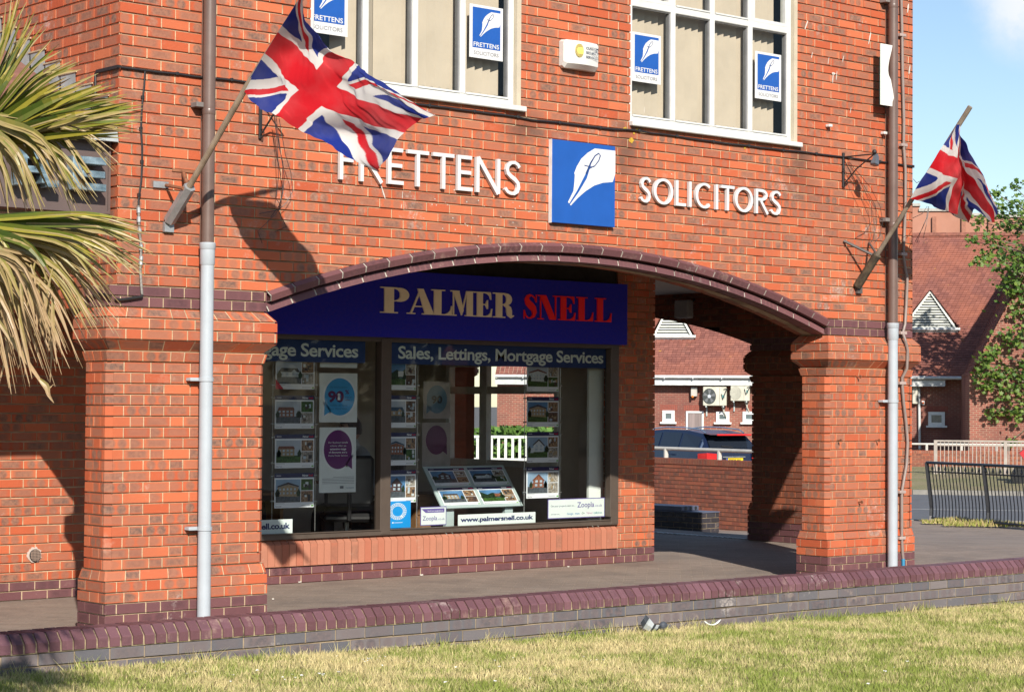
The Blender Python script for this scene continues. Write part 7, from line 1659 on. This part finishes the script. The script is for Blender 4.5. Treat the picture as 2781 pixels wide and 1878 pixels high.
def blade(mb, path, wid, r, dead=0., curl=0.):
    n = len(path); g = lerp3(GRA, GRB, r.random()); prev = None; wid *= KW; side = (path[-1]-path[0]).cross(CF); side = side.normalized() if side.length > 1e-6 else Vector((0, 0, 1))
    tw = r.uniform(-.7, .7); yl = r.uniform(.5, .85); yg = r.choice((0, .1, .5)); rows = []
    for i, p in enumerate(path):
        t = i/(n-1); d = (path[min(i+1, n-1)]-path[max(i-1, 0)]).normalized(); s_ = (side-d*side.dot(d)).normalized(); nn = d.cross(s_); s2 = s_*math.cos(tw*t*1.6)+nn*math.sin(tw*t*1.6); nn = d.cross(s2)
        w_ = wid*(.55+.45*min(1, t*4))*(1-max(0, t-.45)/.55)**.8+.0015
        e = .18*w_
        if dead: c0 = lerp3(lerp3(GRB, YEL_, r.random()*.5), TAN, min(1, dead*(.35+t*1.1))); c1 = lerp3(c0, TAN, .5)
        else:
            f = max(0, (t-yl)/(1-yl)); c0 = lerp3(g, YEL_, min(1, f*1.6)); c0 = lerp3(c0, TAN, max(0, f*1.6-.8)); c1 = lerp3(lerp3(g, YEL_, yg+.25*t), TAN, max(0, f*1.5-.4))
            if f > .25 and r.random() < .25: c1 = BRW
        rows.append((p-s2*w_/2+nn*e, p, p+s2*w_/2+nn*e, c0, c1))
    for a, b in zip(rows, rows[1:]):
        mb.face([a[0], a[1], b[1], b[0]], PALMM, a[4]); mb.face([a[1], a[2], b[2], b[1]], PALMM, a[3])
def pathpx(pts, k=11):
    kn = [(i/(len(pts)-1), Vector((p[0], p[1], p[2]))) for i, p in enumerate(pts)]; o = []
    for i in range(k): q = cr(kn, i/(k-1)); o.append(atW(q.x, q.y, q.z*KW))
    return o
r = random.Random(31)
KW = .72
PT_ = thing('palm', tuple(atW(-330, 2150, 8.1)), 'palm with split yellowing fan leaves and dead brown tips at the left edge', 'palm')
mb = MB(); mb.tube([atW(-330, 2150, 8.1), atW(-320, 1200, 8.1), atW(-300, 560, 8.1)], [.16, .14, .12], BARK, 10); mb.build('trunk', PT_, True)
HU = [(-90, 395, 11.0), (-110, 600, 10.7)]
def fan(hub, blades, dead=0., extra=0, spread=None):
    mb = MB(); hx, hy, hw = hub
    mb.tube([atW(-300, 560, 8.1), atW(hx, hy, hw*KW)], .018, M('palm_stalk', (.20, .24, .06), .5), 6)
    bl2 = []
    for b in blades:
        bl2.append(b)
        if len(b) == 5:
            for q in range(2): bl2.append((b[0]+r.uniform(-34, 8), b[1]+r.uniform(-26, 30), b[2]*r.uniform(.7, 1.3), b[3]*r.uniform(.55, .8), min(1, b[4]+r.choice((0, 0, .3)))))
    for b in bl2:
        if len(b) == 2: tx, ty = b; sag = 0; wd = .042; dd = dead
        else: tx, ty, sag, wd, dd = b
        w1 = hw+r.uniform(-.25, .25); sag *= .72; m1 = (hx+(tx-hx)*.35, hy+(ty-hy)*.35-sag*.55, (hw+w1)/2); m2 = (hx+(tx-hx)*.72, hy+(ty-hy)*.72-sag, w1)
        blade(mb, pathpx([(hx, hy, hw), m1, m2, (tx, ty, w1)], 13), wd, r, dd)
        if r.random() < .75:                                # split tip
            q = (tx+r.uniform(-25, 12), ty+r.uniform(8, 30)); blade(mb, pathpx([m1, m2, (q[0], q[1], w1+.01)], 9), wd*.5, r, max(dd, .3))
    return mb.build('leaf', PT_)
fan(HU[0], [(225, 232, 12, .045, 0), (300, 222, 10, .045, 0), (330, 245, 12, .050, 0), (345, 262, 12, .045, 0), (388, 285, 10, .050, 0), (389, 303, 6, .052, 0), (372, 335, 0, .050, 0), (330, 328, 10, .055, 0), (300, 338, 8, .055, 0), (250, 300, 4, .06, 0), (240, 325, 0, .06, 0), (210, 345, 0, .06, 0), (225, 165, 26, .038, 0), (168, 172, 30, .04, 0), (120, 66, 10, .036, 0), (95, 30, -8, .036, 0), (160, 120, 16, .03, 0), (60, 105, 4, .05, 0), (180, 210, 14, .05, 0), (200, 250, 10, .06, 0), (190, 280, 8, .06, 0), (150, 330, 0, .07, 0), (60, -20, -20, .04, 0), (40, 200, 10, .06, 0)])
fan((-80, 300, 10.9), [(262, 500, 85, .042, 0), (245, 470, 80, .038, .2), (225, 545, 95, .04, 0), (320, 440, 60, .022, .35), (265, 535, 70, .03, .35), (130, 430, 70, .05, 0), (190, 500, 95, .045, .25), (190, 520, 70, .035, .5), (110, 560, 90, .04, .25), (88, 565, 60, .03, .6), (45, 550, 50, .04, .35), (150, 500, 75, .05, 0), (66, 470, 60, .05, 0), (30, 430, 50, .06, 0), (100, 515, 60, .03, .45), (122, 562, 60, .03, .25), (40, 545, 30, .03, .7)])
fan(HU[1], [(345, 618, 22, .045, 0), (375, 622, 26, .042, 0), (408, 638, 24, .045, 0), (415, 686, 50, .03, .1), (300, 600, 20, .05, 0), (385, 722, 55, .045, .25), (392, 728, 60, .04, .35), (340, 700, 50, .05, 0), (310, 760, 70, .045, .1), (300, 785, 75, .042, .3), (270, 700, 40, .055, 0), (250, 650, 20, .06, 0), (230, 735, 60, .05, 0), (342, 840, 95, .032, .6), (335, 895, 100, .025, .8), (280, 890, 100, .03, .6), (262, 880, 100, .035, .3), (160, 620, 10, .07, 0), (120, 700, 30, .07, 0), (190, 800, 90, .05, .1), (210, 860, 110, .045, 0), (160, 780, 80, .05, 0), (90, 640, 10, .08, 0), (70, 760, 60, .06, 0)])
fan((-120, 640, 10.5), [(215, 980, 140, .03, .8), (190, 955, 140, .03, .85), (175, 930, 150, .035, .6), (130, 905, 120, .04, .5), (110, 890, 120, .03, .9), (165, 900, 130, .03, .7), (65, 880, 100, .04, .5), (80, 1040, 110, .028, .95), (105, 925, 90, .035, .5), (60, 820, 80, .045, .3), (35, 900, 70, .035, .7), (25, 1005, 60, .02, .95), (50, 1000, 80, .025, .9), (140, 1000, 100, .022, .9), (90, 960, 90, .03, .9), (20, 830, 40, .04, .5), (15, 700, 20, .06, 0), (235, 930, 150, .02, .9), (250, 870, 120, .025, .9)])
mb = MB(); 
for i in range(34):                                            # dead hanging shreds
    x0 = r.uniform(-30, 150); y0 = r.uniform(690, 860)+x0*.2; L = r.uniform(90, 220); dx = r.uniform(-30, 50); w_ = 10.5+r.uniform(-.2, .2); blade(mb, pathpx([(x0, y0, w_), (x0+dx*.4+r.uniform(-15, 15), y0+L*.5, w_), (x0+dx, y0+L, w_)], 9), r.uniform(.008, .02), r, 1)
blade(mb, pathpx([(-40, 820, 10.4), (40, 935, 10.4), (100, 1020, 10.4), (146, 1093, 10.4)], 14), .022, r, 1); blade(mb, pathpx([(108, 1030, 10.4), (128, 1048, 10.4), (132, 1070, 10.4), (147, 1094, 10.4)], 8), .026, r, 1); blade(mb, pathpx([(126, 1057, 10.4), (136, 1052, 10.4), (146, 1043, 10.4)], 6), .006, r, 1)
mb.build('dead_leaf', PT_)
# ================================================================== lawn: base sheet and a dense mat of blades
def lawn_z(x, y): return .098-.0165*(x+2.8)+(.006*math.sin(x*1.7+y)+.004*math.sin(y*3.1-x*.8))
def lawnmat():
    m_, n, b = newmat('lawn_soil'); c = mixc(n, rng(n, noise(n, 1.6, 6, .7), .4, .65), (.30, .23, .10), (.13, .15, .035)); c = mixc(n, rng(n, noise(n, 60, 4, .7), .4, .7), c, (.12, .09, .045)); n.links.new(c, b.inputs['Base Color']); b.inputs['Roughness'].default_value = 1; bump(n, b, noise(n, 120, 4), .02); return m_
mb = MB(); vs = []; NX, NY = 90, 40
for j in range(NY+1):
    for i in range(NX+1):
        x, y = -14+34*i/NX, -22+(LY+.03+22)*j/NY; vs.append((x, y, lawn_z(x, y)))
mb.mesh(vs, [(j*(NX+1)+i, j*(NX+1)+i+1, (j+1)*(NX+1)+i+1, (j+1)*(NX+1)+i) for j in range(NY) for i in range(NX)], lawnmat()); tag(mb.build('lawn', smooth=True, org=(0, 0, 0)), 'sun bleached lawn in front of the low wall', 'lawn', kind='structure')
def grassmat():
    m_, n, b = newmat('grass_blade'); a = n.nodes.new('ShaderNodeAttribute'); a.attribute_name = 'gc'; n.links.new(a.outputs[0], b.inputs['Base Color']); b.inputs['Roughness'].default_value = .7; b.inputs['Specular IOR Level'].default_value = .25
    o = n.nodes['Material Output']; t = n.nodes.new('ShaderNodeBsdfTranslucent'); n.links.new(a.outputs[0], t.inputs[0]); x = n.nodes.new('ShaderNodeMixShader'); x.inputs[0].default_value = .3; n.links.new(b.outputs[0], x.inputs[1]); n.links.new(t.outputs[0], x.inputs[2]); n.links.new(x.outputs[0], o.inputs[0]); return m_
rg = np.random.RandomState(4); NB_ = 330000
u, v = rg.rand(NB_), rg.rand(NB_)
Y = LY-.005-(v**1.0)*4.6; xl_ = -3.2+(Y-LY)*.35-.2; 
X = np.where(True, -4.6+u*13.5, 0)
# keep only what the camera can see
rel = np.stack([X-CAMP.x, Y-CAMP.y, .05-CAMP.z+0*X], 1); F3, R3, U3 = np.array(CF), np.array(CR), np.array(CU); wd = rel@F3; sx = PW/2+FPX*(rel@R3)/wd; sy = PH/2-FPX*(rel@U3)/wd
k = (sx > -60) & (sx < PW+60) & (sy < PH+80) & (wd > 2); X, Y = X[k], Y[k]; n_ = len(X)
def vnoise(x, y, s, seed):
    rs = np.random.RandomState(seed); G = rs.rand(64, 64); xs, ys = x*s+100, y*s+100; xi, yi = np.floor(xs).astype(int), np.floor(ys).astype(int); fx, fy = xs-xi, ys-yi; fx = fx*fx*(3-2*fx); fy = fy*fy*(3-2*fy); g = lambda a, b: G[a % 64, b % 64]
    return (g(xi, yi)*(1-fx)+g(xi+1, yi)*fx)*(1-fy)+(g(xi, yi+1)*(1-fx)+g(xi+1, yi+1)*fx)*fy
dry = .34*vnoise(X, Y*1.6, .9, 1)+.30*vnoise(X, Y*1.2, 3.1, 2)+.36*vnoise(X, Y, 11, 3)
Z = .098-.0165*(X+2.8)+(.006*np.sin(X*1.7+Y)+.004*np.sin(Y*3.1-X*.8)); h = .012+.022*rg.rand(n_)+.012*vnoise(X, Y, 5, 5); h *= np.where(rg.rand(n_) < .01, 1.9, 1); w_ = .0022+.0022*rg.rand(n_); th = rg.rand(n_)*6.283
wallside = (LY-Y) < .07; h = np.where(wallside & (vnoise(X, Y, 4, 9) > .5), h*(1.2+1.6*rg.rand(n_)), h)
lx_, ly_ = (rg.randn(n_)*.5)*h, (rg.randn(n_)*.5)*h
V = np.empty((n_, 3, 3)); V[:, 0] = np.stack([X-w_*np.cos(th), Y-w_*np.sin(th), Z-.004], 1); V[:, 1] = np.stack([X+w_*np.cos(th), Y+w_*np.sin(th), Z-.004], 1); V[:, 2] = np.stack([X+lx_, Y+ly_, Z+h], 1)
t = np.clip((dry-.40)/.26+rg.randn(n_)*.42+.16+.012*(X), 0, 1)[:, None]; gA = np.array([.27, .33, .07]); gB = np.array([.66, .56, .29]); col = gA*(1-t)+gB*t; col *= (.72+.56*rg.rand(n_))[:, None]
me = bpy.data.meshes.new('grass'); me.vertices.add(n_*3); me.vertices.foreach_set('co', V.reshape(-1)); me.loops.add(n_*3); me.loops.foreach_set('vertex_index', np.arange(n_*3, dtype=np.int32)); me.polygons.add(n_); me.polygons.foreach_set('loop_start', np.arange(0, n_*3, 3, dtype=np.int32)); me.polygons.foreach_set('loop_total', np.full(n_, 3, dtype=np.int32)); me.update(calc_edges=True)
ca = me.attributes.new('gc', 'FLOAT_COLOR', 'POINT'); ca.data.foreach_set('color', np.repeat(np.concatenate([col, np.ones((n_, 1))], 1), 3, axis=0).reshape(-1)); me.materials.append(grassmat())
go = bpy.data.objects.new('grass', me); COL.objects.link(go); tag(go, 'short grass of the lawn, part green and part bleached straw', 'grass', kind='stuff')
mb = MB(); r = random.Random(14); DW = M('daisy_white', (.72, .72, .68), .7, var=.03)
for i in range(60):
    px, py = (r.choice(((790, 1852), (735, 1755), (1590, 1790), (880, 1843), (735, 1840), (560, 1800), (1620, 1790), (1000, 1800)))) if i < 30 else (r.uniform(0, 2700), r.uniform(1780, 1870)); px += r.gauss(0, 20); py += r.gauss(0, 5); rr_ = ray(px, py); t = (.07-CAMP.z)/rr_.z; p = CAMP+rr_*t
    if p.y > LY-.1: continue
    z = lawn_z(p.x, p.y)+.03; s_ = r.uniform(.005, .011); mb.face([(p.x+s_*math.cos(a), p.y+s_*math.sin(a), z+r.uniform(0, .008)) for a in [k*.9 for k in range(7)]], DW)
tag(mb.build('daisies', org=(0, -4, .1)), 'tiny white daisies scattered through the lawn', 'flowers', kind='stuff')
for i, (px, py) in enumerate(((790, 1852), (735, 1755), (1590, 1790), (880, 1843), (1585, 1788), (1602, 1788), (1632, 1790), (735, 1840))):
    pass
